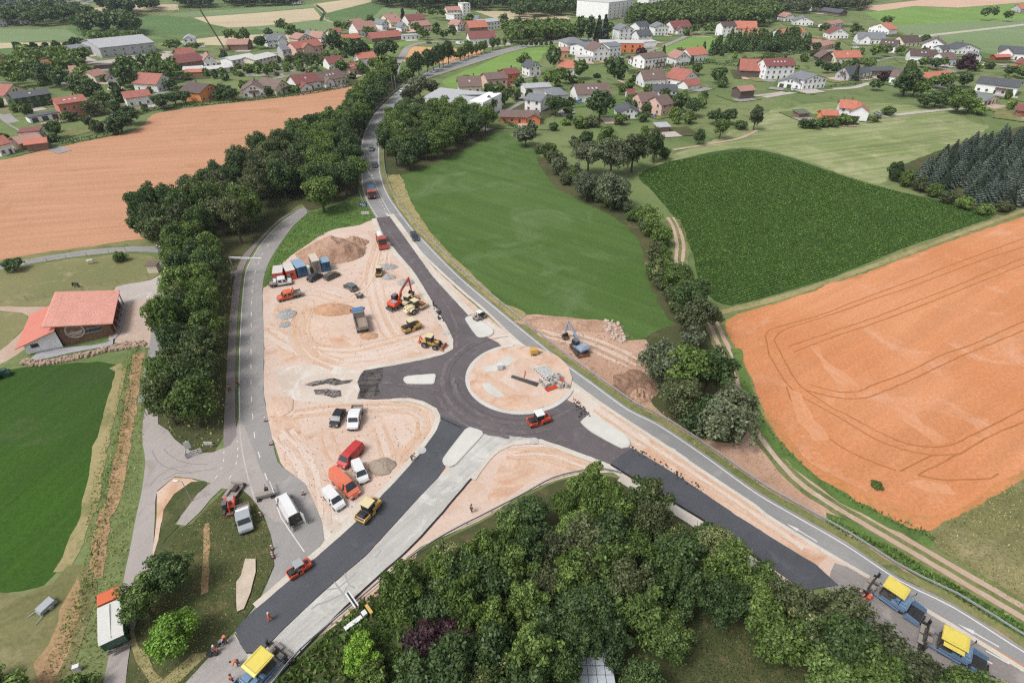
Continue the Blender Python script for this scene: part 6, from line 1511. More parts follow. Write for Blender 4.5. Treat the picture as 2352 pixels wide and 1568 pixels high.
# gravestones
gr = M(); r_ = random.Random(4)
for i in range(220):
    u,v_ = r_.random(),r_.random()
    q = G(440+310*u,176-18*u-v_*(16+26*u))
    if clear_of_houses(q.x,q.y,1): gr.box((q.x,q.y,.5),(.8+r_.random(),.3,1.0+r_.random()*.5),mi=r_.randrange(2))
tag(gr.obj('gravestones',[pmat('stone_pale',S(216,212,208),.8),pmat('stone_dark',S(120,116,116),.6)]),'many small pale gravestones in the cemetery','gravestones',None,'stuff')

# cranes
def crane(px,py,h,col,jib,label,lean=0):
    p = G(px,py); root = empty('tower_crane',p,math.radians(lean),label,'crane')
    m = M(); w_ = .8
    for sx in (-1,1):
        for sy in (-1,1): m.beam((sx*w_,sy*w_,0),(sx*w_*.9,sy*w_*.9,h),.18,.18)
    n = int(h/2)
    for i in range(n):
        z0,z1 = h*i/n,h*(i+1)/n
        m.beam((-w_,-w_,z0),(w_,-w_,z1),.09,.09); m.beam((w_,w_,z0),(-w_,w_,z1),.09,.09)
    m.obj('mast',col,root)
    j = M()
    for y,z in ((-.6,0),(.6,0),(0,.9)): j.beam((-jib*.3,y,h+z),(jib,y,h+z*.6),.12,.12)
    for i in range(14):
        x = -jib*.3+jib*1.3*i/14; j.beam((x,-.6,h),(x+jib*.09,0,h+.8),.07,.07); j.beam((x,.6,h),(x+jib*.09,0,h+.8),.07,.07)
    j.box((-jib*.27,0,h-.6),(1.6,1.2,1.2)); j.obj('jib',col,root)
    c = M(); c.box((0,0,.3),(3,3,.6)); c.obj('base',[CHIM],root)
crane(27,185,24,pmat('crane_tan',S(190,162,128),.6),2.4,'pale tan lattice crane tower at the left village',20)
def slant_crane():
    p = G(517,117); root = empty('mobile_crane',p,0,'mobile crane with a dark slanting boom at the long hall','crane')
    m = M(); m.beam((0,0,1.5),(-13,6,26),.7,.7); m.obj('boom',pmat('crane_dark',S(84,76,62),.6),root)
    m = M(); m.box((0,0,1.3),(7,2.5,1.4)); m.box((2.8,0,2.2),(1.6,2.3,1.2)); m.obj('carrier',pmat('crane_body',S(150,128,90),.6),root)
    for x in (-2.4,0,2.4):
        for y in (-1.2,1.2):
            m = M(); m.cyl((x,y-.15,.55),(x,y+.15,.55),.55,10); m.obj('wheel',pmat('tyre',(.02,.02,.02,1),.85),root)
slant_crane()
def stack(px,py,h,r,label,name='chimney_stack'):
    p = G(px,py); m = M(); m.cyl((0,0,0),(0,0,h),r,12,r2=r*.8); o = m.obj(name,pmat('stack',S(206,208,210),.7)); o.location = p
    tag(o,label,'chimney')
stack(1390,34,22,1.6,'pale round factory chimney in front of the tree skyline')
p = G(1392,30); m = M(); m.box((0,0,8),(9,9,16)); m.box((0,0,16.3),(10,10,.6)); o = m.obj('tower',[WL['grey']]); o.location = p; tag(o,'grey concrete tower left of the large white factory','tower')
# ---------------------------------------------------------------- vehicles and machines
TYRE = pmat('tyre_rubber',(.022,.022,.023,1),.85,var=.3,scale=6)
RIM = pmat('rim_metal',S(176,176,178),.4,metal=.7)
BLK = pmat('black_plastic',(.018,.018,.02,1),.5)
STEEL = pmat('worn_steel',S(120,116,114),.45,metal=.5,var=.3)
DUSTY = pmat('dusty_chassis',S(84,78,74),.8,var=.35,scale=4)
CARGLASS = pmat('car_glass',(.03,.035,.042,1),.12,var=.1,spec=.45)
LAMP = pmat('lamp_glass',S(226,226,226),.2)
TAIL = pmat('tail_lamp',S(150,34,30),.3)
PLATE = pmat('plate',S(224,222,210),.5)
def carpaint(name,c,dirt=None): return pmat('paint_'+name,c,.28,var=.05,scale=1.2,spec=.6,dirt=dirt)
PNT = dict(white=carpaint('white',S(244,245,246)),silver=carpaint('silver',S(176,182,188)),grey=carpaint('grey',S(112,116,122)),dark=carpaint('dark',S(54,58,66)),black=carpaint('black',S(34,36,40)),
           brown=carpaint('bronze',S(98,92,80)),red=carpaint('red',S(206,62,58)),orange=carpaint('orange',S(232,112,66),S(206,130,92)),salmon=carpaint('salmon',S(238,128,96)),blue=carpaint('blue',S(84,132,176)),
           yellow=carpaint('yellow',S(226,180,92),S(198,164,108)),cream=carpaint('cream',S(238,222,176),S(206,184,146)),lemon=carpaint('canopy_yellow',S(242,222,106)),steelblue=carpaint('steel_blue',S(122,152,186)),
           paleblue=carpaint('pale_blue',S(158,178,204)),rust=carpaint('rust_red',S(186,84,66),S(150,92,76)),dgreen=carpaint('green',S(40,96,76)),bed=carpaint('bed_grey',S(168,160,152),S(150,132,118)),contblue=carpaint('container_blue',S(48,104,146)),contred=carpaint('container_red',S(236,82,44),S(204,104,72)))

def wheel(root,x,y,r,w_,name='wheel'):
    o = link(name,None,root)
    key = ('wheel',round(r,2),round(w_,2))
    if key not in BASE:
        m = M(); m.cyl((0,-w_/2,0),(0,w_/2,0),r,16); a = m.mesh('tyre',[TYRE])
        m = M(); m.cyl((0,-w_/2-.02,0),(0,w_/2+.02,0),r*.58,12); m.cyl((0,-w_/2-.04,0),(0,w_/2+.04,0),r*.2,8,mi=1); b = m.mesh('rim',[RIM,BLK])
        BASE[key] = (a,b)
    o.location = (x,y,r)
    for nm,me in zip(('tyre','rim'),BASE[key]): link(nm,me,o)
    return o

def between(front,rear):
    a,b = G(*front),G(*rear)
    return (a+b)/2,math.atan2(a.y-b.y,a.x-b.x)

PROFILE = dict(
    hatch=(4.2,1.8,[(-.50,.55),(-.495,.78),(-.47,.98),(-.37,1.40),(-.1,1.48),(.10,1.42),(.28,1.0),(.44,.82),(.50,.52)],1.0,3,5,.95,(2,3),(5,6)),
    sedan=(4.6,1.8,[(-.50,.6),(-.49,.9),(-.36,1.0),(-.24,1.36),(-.02,1.43),(.10,1.38),(.26,1.0),(.44,.82),(.50,.52)],1.0,3,5,.95,(2,3),(5,6)),
    estate=(4.7,1.85,[(-.50,.6),(-.49,.95),(-.45,1.45),(-.30,1.52),(.02,1.52),(.12,1.44),(.28,1.02),(.45,.86),(.50,.55)],1.0,2,5,.98,(1,2),(5,6)),
    caddy=(4.5,1.82,[(-.50,.6),(-.495,1.0),(-.48,1.72),(-.3,1.84),(.05,1.84),(.16,1.74),(.31,1.12),(.45,.92),(.50,.58)],1.0,2,5,1.1,(1,2),(5,6)),
    van=(5.2,2.0,[(-.50,.6),(-.50,1.1),(-.485,1.88),(-.3,1.98),(.12,1.98),(.24,1.86),(.37,1.18),(.46,.98),(.50,.62)],1.0,2,5,1.15,(1,2),(5,6)),
    sprinter=(6.2,2.05,[(-.50,.6),(-.50,1.3),(-.49,2.5),(-.3,2.62),(.16,2.62),(.26,2.45),(.37,1.4),(.46,1.15),(.50,.7)],1.0,2,5,1.3,(1,2),(5,6)))

def body(root,L,W,prof,belt,glass,windows,col,n0,n1,zb=.3):
    """painted shell from a side outline, with glass laid 1.5 cm proud"""
    rings = []
    for u,zt in prof:
        x = u*L; w_ = W/2*(1-.10*max(0,abs(u)-.38)/.12)
        zt_ = max(zt,zb+.1)
        zbt = min(belt,zt_); wt = w_*(.93 if zt_ <= belt else 1-.30*(zt_-belt))
        rings.append([(x,-w_*.94,zb),(x,-w_,min(.6,zt_*.8)),(x,-w_*.98,zbt-(.05 if zt_ <= belt else 0)),(x,-wt,zt_),(x,wt,zt_),(x,w_*.98,zbt-(.05 if zt_ <= belt else 0)),(x,w_,min(.6,zt_*.8)),(x,w_*.94,zb)])
    m = M(); n = len(rings)
    v = [p for r in rings for p in r]
    f = [(i*8+j,i*8+(j+1) % 8,(i+1)*8+(j+1) % 8,(i+1)*8+j) for i in range(n-1) for j in range(8)]
    f += [tuple(range(7,-1,-1)),tuple(range((n-1)*8,n*8))]
    m.add(v,[q[::-1] for q in f])
    o = m.obj('body',col,root,bevel=.03)
    def pane(name,P,shrink=.86):
        P = [Vector(p) for p in P]; c = sum(P,Vector())/4
        nn = (P[1]-P[0]).cross(P[3]-P[0]).normalized()
        if nn.dot(c-Vector((0,0,.6))) < 0: nn = -nn
        Q = [c+(p-c)*shrink+nn*.02 for p in P]
        g = M(); g.add(Q,[(0,1,2,3)]); g.obj(name,CARGLASS,root)
    (a,b),(c,d) = glass
    pane('rear_window',[rings[a][3],rings[a][4],rings[b][4],rings[b][3]]); pane('windscreen',[rings[c][3],rings[c][4],rings[d][4],rings[d][3]],.92)
    for s,j in ((-1,2),(1,5)):
        k = 3 if s < 0 else 4
        for (i0,i1) in windows:
            pane('side_window',[rings[i0][j],rings[i1][j],rings[i1][k],rings[i0][k]],.80)
    return rings

def details(root,L,W,hz=.68,r=.33,ax=.31,wd=.2,mirrors=1.0):
    for x in (-ax*L,(ax+.01)*L):
        for y in (-W/2+wd*.45,W/2-wd*.45): wheel(root,x,y,r,wd)
    for y in (-W*.36,W*.36):
        m = M(); m.box((L*.488,y,hz),(.12,.34,.16)); m.obj('headlight',LAMP,root)
        m = M(); m.box((-L*.497,y*1.08,hz+.15),(.06,.22,.28)); m.obj('tail_lamp',TAIL,root)
    m = M(); m.box((L*.505,0,.45),(.03,.5,.12)); m.obj('licence_plate',PLATE,root)
    m = M(); m.box((-L*.506,0,.55),(.03,.5,.12)); m.obj('licence_plate',PLATE,root)
    m = M(); m.box((L*.49,0,.42),(.14,W*.8,.2)); m.obj('bumper',BLK,root)
    if mirrors:
        for y in (-1,1):
            m = M(); m.box((L*.19,y*(W/2+.1),mirrors),(.12,.22,.14)); m.obj('mirror',BLK,root)

def car(front,rear,kind,col,label,group='parked cars on the site',name='car',cat='car',roofbox=False):
    loc,rz = between(front,rear)
    L,W,prof,_,i0,i1,belt,g0,g1 = PROFILE[kind]
    root = empty(name,loc,rz,label,cat,group)
    wins = {'hatch': [(3,4),(4,5)],'sedan': [(3,4),(4,5)],'estate': [(2,3),(3,4),(4,5)],'caddy': [(4,5)],'van': [(4,5)],'sprinter': [(4,5)]}[kind]
    body(root,L,W,prof,belt,(g0,g1),wins,PNT[col],0,0)
    big = kind in ('van','sprinter')
    details(root,L,W,.85 if big else .68,.36 if big else .32,.31 if not big else .30,.22,1.35 if big else 1.0)
    if roofbox:
        m = M()
        for x in (-.2,.1): m.box((x*L,0,prof[3][1]+.06),(.06,W*.7,.06))
        m.obj('roof_rack',BLK,root)
    return root

def part(root,name,mat,*prims,bevel=.02):
    m = M()
    for p in prims:
        kw = p[-1] if isinstance(p[-1],dict) else {}
        getattr(m,p[0])(*(p[1:-1] if kw else p[1:]),**kw)
    return m.obj(name,mat,root,bevel=bevel)

C = car
C((737,634),(712,648),'hatch','dark','dark grey hatchback, left of two cars parked near the containers')
C((776,631.5),(750,644),'hatch','brown','bronze grey hatchback, right of two cars parked near the containers')
C((793,656),(819,671),'hatch','grey','grey hatchback with a small trailer in the upper yard')
C((768,981),(785,949),'hatch','black','black hatchback beside the white pickup in the lower yard')
C((838,1112),(819,1069),'caddy','white','white delivery car beside the orange van',name='delivery_car')
C((786,1172),(751,1132),'caddy','white','white delivery car left of the orange van, alone at the front',name='delivery_car')
C((787,1074),(826,1033),'van','red','bright red van with long side windows',name='van',cat='van')
C((822,1147),(766,1093),'sprinter','salmon','orange high roof van with its rear doors open',name='van',cat='van')
vw = C((647,1143),(684,1208),'sprinter','white','white high roof van with open rear doors on the closed side road',name='van',cat='van')
for s_ in (-1,1):
    part(vw,'rear_door',PNT['white'],('box',(-3.55,s_*1.02,1.5),(.9,.06,2.0),dict(rz=-s_*.25)))
part(vw,'cargo',DUSTY,('box',(-3.14,0,1.5),(.06,1.7,1.9)),('box',(-3.25,.2,.9),(.3,.5,.5)),('box',(-3.25,-.4,1.3),(.25,.5,.6)))
C((958,558),(947,538),'estate','dark','dark estate car driving down the main road beside the north arm','cars on the main road')
C((853.5,352),(853.5,338),'estate','grey','grey car on the upper main road, upper of two near the tree clump','cars on the main road')
C((861.5,390),(861.5,376),'hatch','dark','dark car on the upper main road, lower of two near the tree clump','cars on the main road')
C((919,214.5),(926,208),'hatch','white','white car on the bend of the upper main road','cars on the main road')
C((993,168.5),(1005,163.5),'estate','white','white car higher up beside the avenue trees','cars on the main road')
C((1592,79),(1588,83),'hatch','red','red car at the corner of the upper village street','cars in the village')
C((112,318),(88,308),'estate','silver','silver car parked behind the row of white garages','cars in the village')
for f,r_,kd,cl,lb in [((1318,262),(1308,258),'hatch','silver','silver car parked left of the white gabled bungalow'),((1488,268),(1502,270),'estate','silver','silver car in front of the pale pink pair'),((1832,208),(1820,208.5),'hatch','white','white car in front of the long white grey roofed house'),((2012,262),(2020,265),'estate','silver','silver car right of the solitary white house'),
                          ((1918,112),(1906,111),'hatch','silver','silver car beside the low pink house'),((1970,112),(1960,111),'hatch','white','white car below the grey roofed white house'),((2256,152),(2266,150),'hatch','white','white car near the large slate house'),((992,100),(980,101),'estate','grey','grey car waiting at the upper lane end'),
                          ((1058,103),(1050,102),'van','white','white van in front of the long white building'),((1068,101),(1062,99),'hatch','white','white car beside the van at the long white building'),((1330,238),(1322,236),'hatch','blue','blue car behind the white bungalow'),((1448,131),(1440,135),'estate','dark','dark car beside the orange shell'),((2085,148),(2094,149),'hatch','white','white car by the dark brown roofed house')]:
    C(f,r_,kd,cl,lb,'cars in the village')

def crewtruck(front,rear,col,label,tip=False,L=5.6,W=2.0):
    loc,rz = between(front,rear); root = empty('flatbed_truck',loc,rz,label,'pickup truck','flatbed trucks')
    pr = [(.50,.6),(.47,1.05),(.30,1.25),(.22,2.0),(.13,2.1),(-.10,2.1),(-.115,1.2),(-.115,.5)]
    o = part(root,'cab',PNT[col],('prism',[(a*L,b) for a,b in pr],-W/2,W/2),bevel=.08)
    part(root,'windscreen',CARGLASS,('quad',(.302*L,-W*.42,1.30),(.302*L,W*.42,1.30),(.228*L,W*.38,1.96),(.228*L,-W*.38,1.96)),bevel=0)
    root.children[-1].location = (.03,0,.02)
    for s_ in (-1,1):
        for a,b in ((.13,.225),(-.07,.08)): part(root,'side_window',CARGLASS,('quad',(a*L,s_*(W/2+.015),1.25),(b*L+(.25 if a > 0 else 0),s_*(W/2+.015),1.25),(b*L-.1,s_*(W/2+.015),1.85),(a*L,s_*(W/2+.015),1.85)),bevel=0)
        part(root,'mirror',BLK,('box',(.24*L,s_*(W/2+.14),1.4),(.1,.2,.3)))
    part(root,'chassis',DUSTY,('box',(-.02*L,0,.5),(L*.94,.9,.2)))
    bx = -.315*L; bl = .36*L
    prim = [('box',(bx,0,.92),(bl,W+.1,.1)),('box',(bx,W/2,1.15),(bl,.05,.38)),('box',(bx,-W/2,1.15),(bl,.05,.38)),('box',(bx-bl/2,0,1.15),(.05,W+.1,.38)),('box',(bx+bl/2,0,1.3),(.06,W+.1,.7))]
    part(root,'load_bed',PNT['bed'],*prim)
    if tip: part(root,'cab_guard',PNT[col],('beam',(bx+bl/2+.1,0,1.3),(bx+bl/2-.5,0,2.5),W*.9,.06))
    else: part(root,'tool_box',PNT['white'],('box',(bx+bl/2-.4,0,1.35),(.6,W*.9,.6)))
    for x in (-.30*L,.34*L):
        for y in (-W/2+.12,W/2-.12): wheel(root,x,y,.35,.24)
    for y in (-.7,.7): part(root,'headlight',LAMP,('box',(.495*L,y,.85),(.06,.3,.18)))
    part(root,'bumper',BLK,('box',(.5*L,0,.5),(.1,W*.95,.24)))
    return root
crewtruck((669,651),(622,658.5),'white','white crew cab flatbed truck in front of the orange site hut')
crewtruck((643,691),(689,679),'orange','orange crew cab flatbed truck with a raised cab guard',True)
crewtruck((811,990),(823,943),'white','white double cab flatbed truck beside the black hatchback')
sp = crewtruck((569,1224),(560,1172),'silver','silver flatbed truck parked on the grass beside the orange excavator',L=5.0)

def lorry(front,rear,L,cabcol,label,kind='tipper',W=2.5,name='truck',bedcol='bed',cat='truck'):
    loc,rz = between(front,rear); root = empty(name,loc,rz,label,cat,'trucks')
    cx = L/2-1.05
    part(root,'chassis',DUSTY,('box',(0,0,.95),(L*.96,1.0,.3)),('box',(0,.9,.75),(1.4,.5,.5)),('box',(0,-.9,.75),(1.4,.5,.5)))
    part(root,'cab',PNT[cabcol],('prism',[(cx-1.0,.7),(cx+1.0,.7),(cx+1.05,1.6),(cx+.85,2.85),(cx+.6,3.0),(cx-1.0,3.0)],-W/2,W/2),bevel=.09)
    part(root,'windscreen',CARGLASS,('quad',(cx+1.05,-W*.44,1.72),(cx+1.05,W*.44,1.72),(cx+.90,W*.42,2.68),(cx+.90,-W*.42,2.68)),bevel=0)
    for s_ in (-1,1):
        part(root,'side_window',CARGLASS,('quad',(cx-.5,s_*(W/2+.02),1.75),(cx+.8,s_*(W/2+.02),1.75),(cx+.65,s_*(W/2+.02),2.6),(cx-.5,s_*(W/2+.02),2.6)),bevel=0)
        part(root,'mirror',BLK,('box',(cx+.95,s_*(W/2+.22),2.2),(.12,.26,.6)),('box',(cx+.9,s_*(W/2+.1),2.45),(.06,.3,.05)))
        part(root,'headlight',LAMP,('box',(cx+1.04,s_*.9,1.0),(.06,.4,.2)))
    part(root,'grille',BLK,('box',(cx+1.04,0,1.25),(.05,1.3,.45))); part(root,'bumper',BLK,('box',(cx+1.04,0,.75),(.16,W*.98,.32)))
    xs = (cx-.1,-L/2+1.2,-L/2+2.5) if L > 6 else (cx-.1,-L/2+1.2)
    for x in xs:
        for y in (-W/2+.18,W/2-.18): wheel(root,x,y,.5,.34)
    bx0,bx1 = -L/2+.05,cx-1.25
    if kind == 'tipper':
        h0,h1 = 1.25,2.25
        part(root,'tipping_body',PNT[bedcol],('box',((bx0+bx1)/2,0,h0),(bx1-bx0,W-.1,.1)),('box',((bx0+bx1)/2,-W/2+.03,(h0+h1)/2),(bx1-bx0,.09,h1-h0)),('box',((bx0+bx1)/2,W/2-.03,(h0+h1)/2),(bx1-bx0,.09,h1-h0)),('box',(bx1,0,(h0+h1)/2+.15),(.1,W,h1-h0+.3)),('box',(bx0,0,(h0+h1)/2-.1),(.1,W,h1-h0-.2)),bevel=.03)
        for i in range(6): part(root,'rib',PNT[bedcol],*[('box',(bx0+(bx1-bx0)*(i+.5)/6,s_*(W/2+.05),(h0+h1)/2),(.1,.1,h1-h0)) for s_ in (-1,1)])
        part(root,'cargo_floor',pmat('sandy_floor',S(176,156,140),.9,var=.3),('box',((bx0+bx1)/2,0,h0+.09),(bx1-bx0-.2,W-.3,.06)))
        part(root,'cab_guard',PNT[bedcol],('box',(bx1+.3,0,2.78),(.9,W*.9,.08)),('box',(bx1+.02,0,2.6),(.08,W*.9,.4)))
    elif kind == 'skip':
        part(root,'skip_container',PNT['blue'],('prism',[(bx0-.3,2.6),(bx1,2.6),(bx1-.7,1.3),(bx0+.5,1.3)],-W/2+.1,W/2-.1),('box',((bx0+bx1)/2,0,2.64),(bx1-bx0+.3,W-.1,.1)),bevel=.04)
        part(root,'cargo_floor',pmat('skip_load',S(70,110,146),.9,var=.4),('box',((bx0+bx1)/2-.1,0,2.7),(bx1-bx0-.2,W-.5,.05)))
        for s_ in (-1,1): part(root,'lifting_arm',STEEL,('beam',(bx0+.6,s_*1.15,1.3),(bx1+.2,s_*1.15,3.1),.16,.25),('beam',(bx1+.2,s_*1.15,3.1),(bx0+1.4,s_*1.1,3.2),.12,.16))
    elif kind == 'tank':
        part(root,'tank',PNT['white'],('cyl',(bx0+1.4,0,2.1),(bx1,0,2.1),.95,18),bevel=.03)
        part(root,'work_platform',PNT['rust'],('box',(bx0+.6,0,1.4),(1.4,W*.95,.5)),('box',((bx0+bx1)/2,0,1.2),(bx1-bx0,W*.96,.14)))
        part(root,'front_brush',PNT['rust'],('cyl',(L/2+.75,-1.3,.6),(L/2+.75,1.3,.6),.48,16),('box',(L/2+.55,0,1.15),(.9,2.5,.12)),('beam',(L/2-.1,-.6,1.0),(L/2+.6,-.6,.9),.12,.12),('beam',(L/2-.1,.6,1.0),(L/2+.6,.6,.9),.12,.12))
    elif kind == 'covered':
        h0 = 1.2
        part(root,'tipping_body',PNT['dgreen'],('box',((bx0+bx1)/2,0,1.9),(bx1-bx0,W,1.5)),bevel=.05)
        part(root,'tarpaulin',pmat('tarp',S(226,226,220),.6,var=.08),('prism',[(0,0)] and [(bx0-.1,2.66),(bx1+.1,2.66),(bx1+.1,2.78),(bx0+.4,2.95),(bx0-.1,2.7)],-W/2-.06,W/2+.06),('box',((bx0+bx1)/2,0,2.95),(bx1-bx0-.3,.1,.08)),bevel=.06)
        part(root,'tow_frame',STEEL,('box',(bx0-.2,0,.8),(.3,W*.9,.2)),('box',(bx0-.15,-.8,1.0),(.1,.3,.2)),('box',(bx0-.15,.8,1.0),(.1,.3,.2)))
    return root
lorry((824,727),(836,770),7.2,'blue','blue cabbed tipper truck standing in the middle of the upper yard')
lorry((882,574),(872,545),6.8,'rust','orange red water tank truck with a front brush beside the north arm','tank',W=2.4)
lorry((856,468),(852,434),7.0,'rust','red skip truck with a blue container on the closed lane','skip')
lorry((270,1392),(276,1480),7.6,'orange','truck with orange cab and white tarpaulin parked on the farm road','covered',W=2.5)

def cabin(root,x0,x1,w_,z0,z1,roofcol,post=BLK,ov=.15,glass=True):
    part(root,'canopy',PNT[roofcol],('box',((x0+x1)/2,0,z1+.06),(x1-x0+2*ov,w_+2*ov,.14),dict(top=.94)),bevel=.04)
    part(root,'cab_frame',post,*[('box',(x,y,(z0+z1)/2),(.1,.1,z1-z0)) for x in (x0+.05,x1-.05) for y in (-w_/2+.05,w_/2-.05)],bevel=0)
    if glass: part(root,'cab_glass',CARGLASS,('box',((x0+x1)/2,0,(z0+z1)/2+.1),(x1-x0-.1,w_-.1,z1-z0-.3)),bevel=0)
    else: part(root,'seat',BLK,('box',((x0+x1)/2-.1,0,z0+.3),(.5,.5,.15)),('box',((x0+x1)/2-.35,0,z0+.6),(.12,.5,.6)),('cyl',(x1-.4,0,z0),(x1-.5,0,z0+.75),.04,6),bevel=0)

def compactor(front,rear,col,roof,label,s=1.0):
    """single drum soil compactor: drum in a frame ahead, tyres and engine hood behind"""
    loc,rz = between(front,rear); root = empty('soil_compactor',loc,rz,label,'road roller','road rollers'); root.scale = (s,)*3
    part(root,'drum',pmat('drum_rusty',S(196,126,86),.6,metal=.3,var=.3),('cyl',(1.9,-1.02,.78),(1.9,1.02,.78),.76,28),bevel=0)
    part(root,'drum_frame',PNT[col],('box',(1.9,-1.2,.9),(2.3,.22,.5)),('box',(1.9,1.2,.9),(2.3,.22,.5)),('box',(2.95,0,.95),(.22,2.6,.46)),('box',(.85,0,.95),(.3,2.6,.5)),bevel=.05)
    part(root,'engine_hood',PNT[col],('prism',[(-3.0,.95),(-.5,.85),(-.4,1.85),(-1.2,1.9),(-2.5,1.62),(-3.0,1.25)],-.75,.75),bevel=.1)
    for x in (-2.6,-2.0,-1.5): part(root,'vent',BLK,*[('box',(x,y,1.66+.12*(x+2.6)),(.28,.2,.12)) for y in (-.45,.45)])
    for y in (-1.0,1.0):
        wheel(root,-1.35,y,.76,.5)
        part(root,'fender',PNT[col],('prism',[(-2.25,1.2),(-1.9,1.62),(-1.0,1.66),(-.45,1.2),(-.55,1.15),(-1.1,1.55),(-1.8,1.5),(-2.15,1.15)],y-.3,y+.3))
    cabin(root,-.45,.75,1.5,1.3,2.85,roof)
    part(root,'articulation',DUSTY,('box',(.45,0,.85),(.9,.7,.4)))
    return root
compactor((972,704),(935,724),'cream','cream','large cream yellow soil compactor with its drum to the upper right')

def roller(front,rear,col,roof,label,s=1.0,rearw='drum',canopy=True,W=1.7,glass=False,name='road_roller'):
    loc,rz = between(front,rear); root = empty(name,loc,rz,label,'road roller','road rollers'); root.scale = (s,)*3
    dm = pmat('drum_steel',S(116,108,104),.35,metal=.7,var=.25)
    part(root,'drum',dm,('cyl',(1.35,-W/2,.6),(1.35,W/2,.6),.6,26),bevel=0)
    if rearw == 'drum': part(root,'drum',dm,('cyl',(-1.35,-W/2,.6),(-1.35,W/2,.6),.6,26),bevel=0)
    else:
        for y in (-.62,-.2,.22,.64): wheel(root,-1.35,y,.56,.36)
    part(root,'front_frame',PNT[col],('prism',[(.5,.55),(2.05,.75),(2.05,1.15),(1.75,1.32),(.55,1.25)],-W/2-.1,-W/2+.06),('prism',[(.5,.55),(2.05,.75),(2.05,1.15),(1.75,1.32),(.55,1.25)],W/2-.06,W/2+.1),('box',(2.0,0,1.0),(.14,W+.2,.3)),bevel=.04)
    part(root,'water_tank',BLK,('box',(1.2,0,1.38),(1.0,W*.72,.34),dict(top=.8)),bevel=.08)
    part(root,'rear_body',PNT[col],('prism',[(-2.1,.8),(-.2,.7),(-.2,1.25),(-1.1,1.5),(-2.0,1.42),(-2.15,1.1)],-W/2-.02,W/2+.02),bevel=.08)
    part(root,'platform',DUSTY,('box',(.1,0,1.0),(1.0,W*.86,.34)))
    for y in (-1,1): part(root,'step',PNT[col],('box',(-.1,y*(W/2+.06),.65),(.7,.1,.5)))
    part(root,'vent',BLK,('box',(-2.13,0,1.1),(.05,1.0,.3)),('box',(-1.5,0,1.5),(.6,.8,.04)))
    if canopy: cabin(root,-.75,.55,W*.84,1.2,2.55,roof,glass=glass)
    else: part(root,'seat',BLK,('box',(-.2,0,1.5),(.5,.5,.16)),('box',(-.42,0,1.8),(.12,.5,.5)),('cyl',(.3,0,1.2),(.2,0,1.9),.04,6)); part(root,'canopy',PNT[roof],('box',(-.9,0,2.0),(1.1,W*.8,.1))) if roof else None
    return root
roller((929,764),(961,752),'yellow','cream','yellow tandem roller with a cream canopy standing alone',1.05,W=1.8,glass=True)
roller((1222,977),(1252,968),'contred','white','orange roller with a white canopy working on the ring road',1.0,glass=True)
roller((835,1196),(861,1166),'yellow','cream','yellow rubber tyred roller with a cream cab on the new dark lane',1.05,'tyre',glass=True)
roller((676,1322),(704,1304),'contred','silver','orange roller at the edge of the new dark lane',.78)
roller((869,640),(874,622),'yellow','cream','small yellow roller near the grey gravel piles',.85,glass=True)
rb = roller((1113,727),(1092,738),'bed','white','small roller with a white canopy at the north traffic island',.8,'drum')

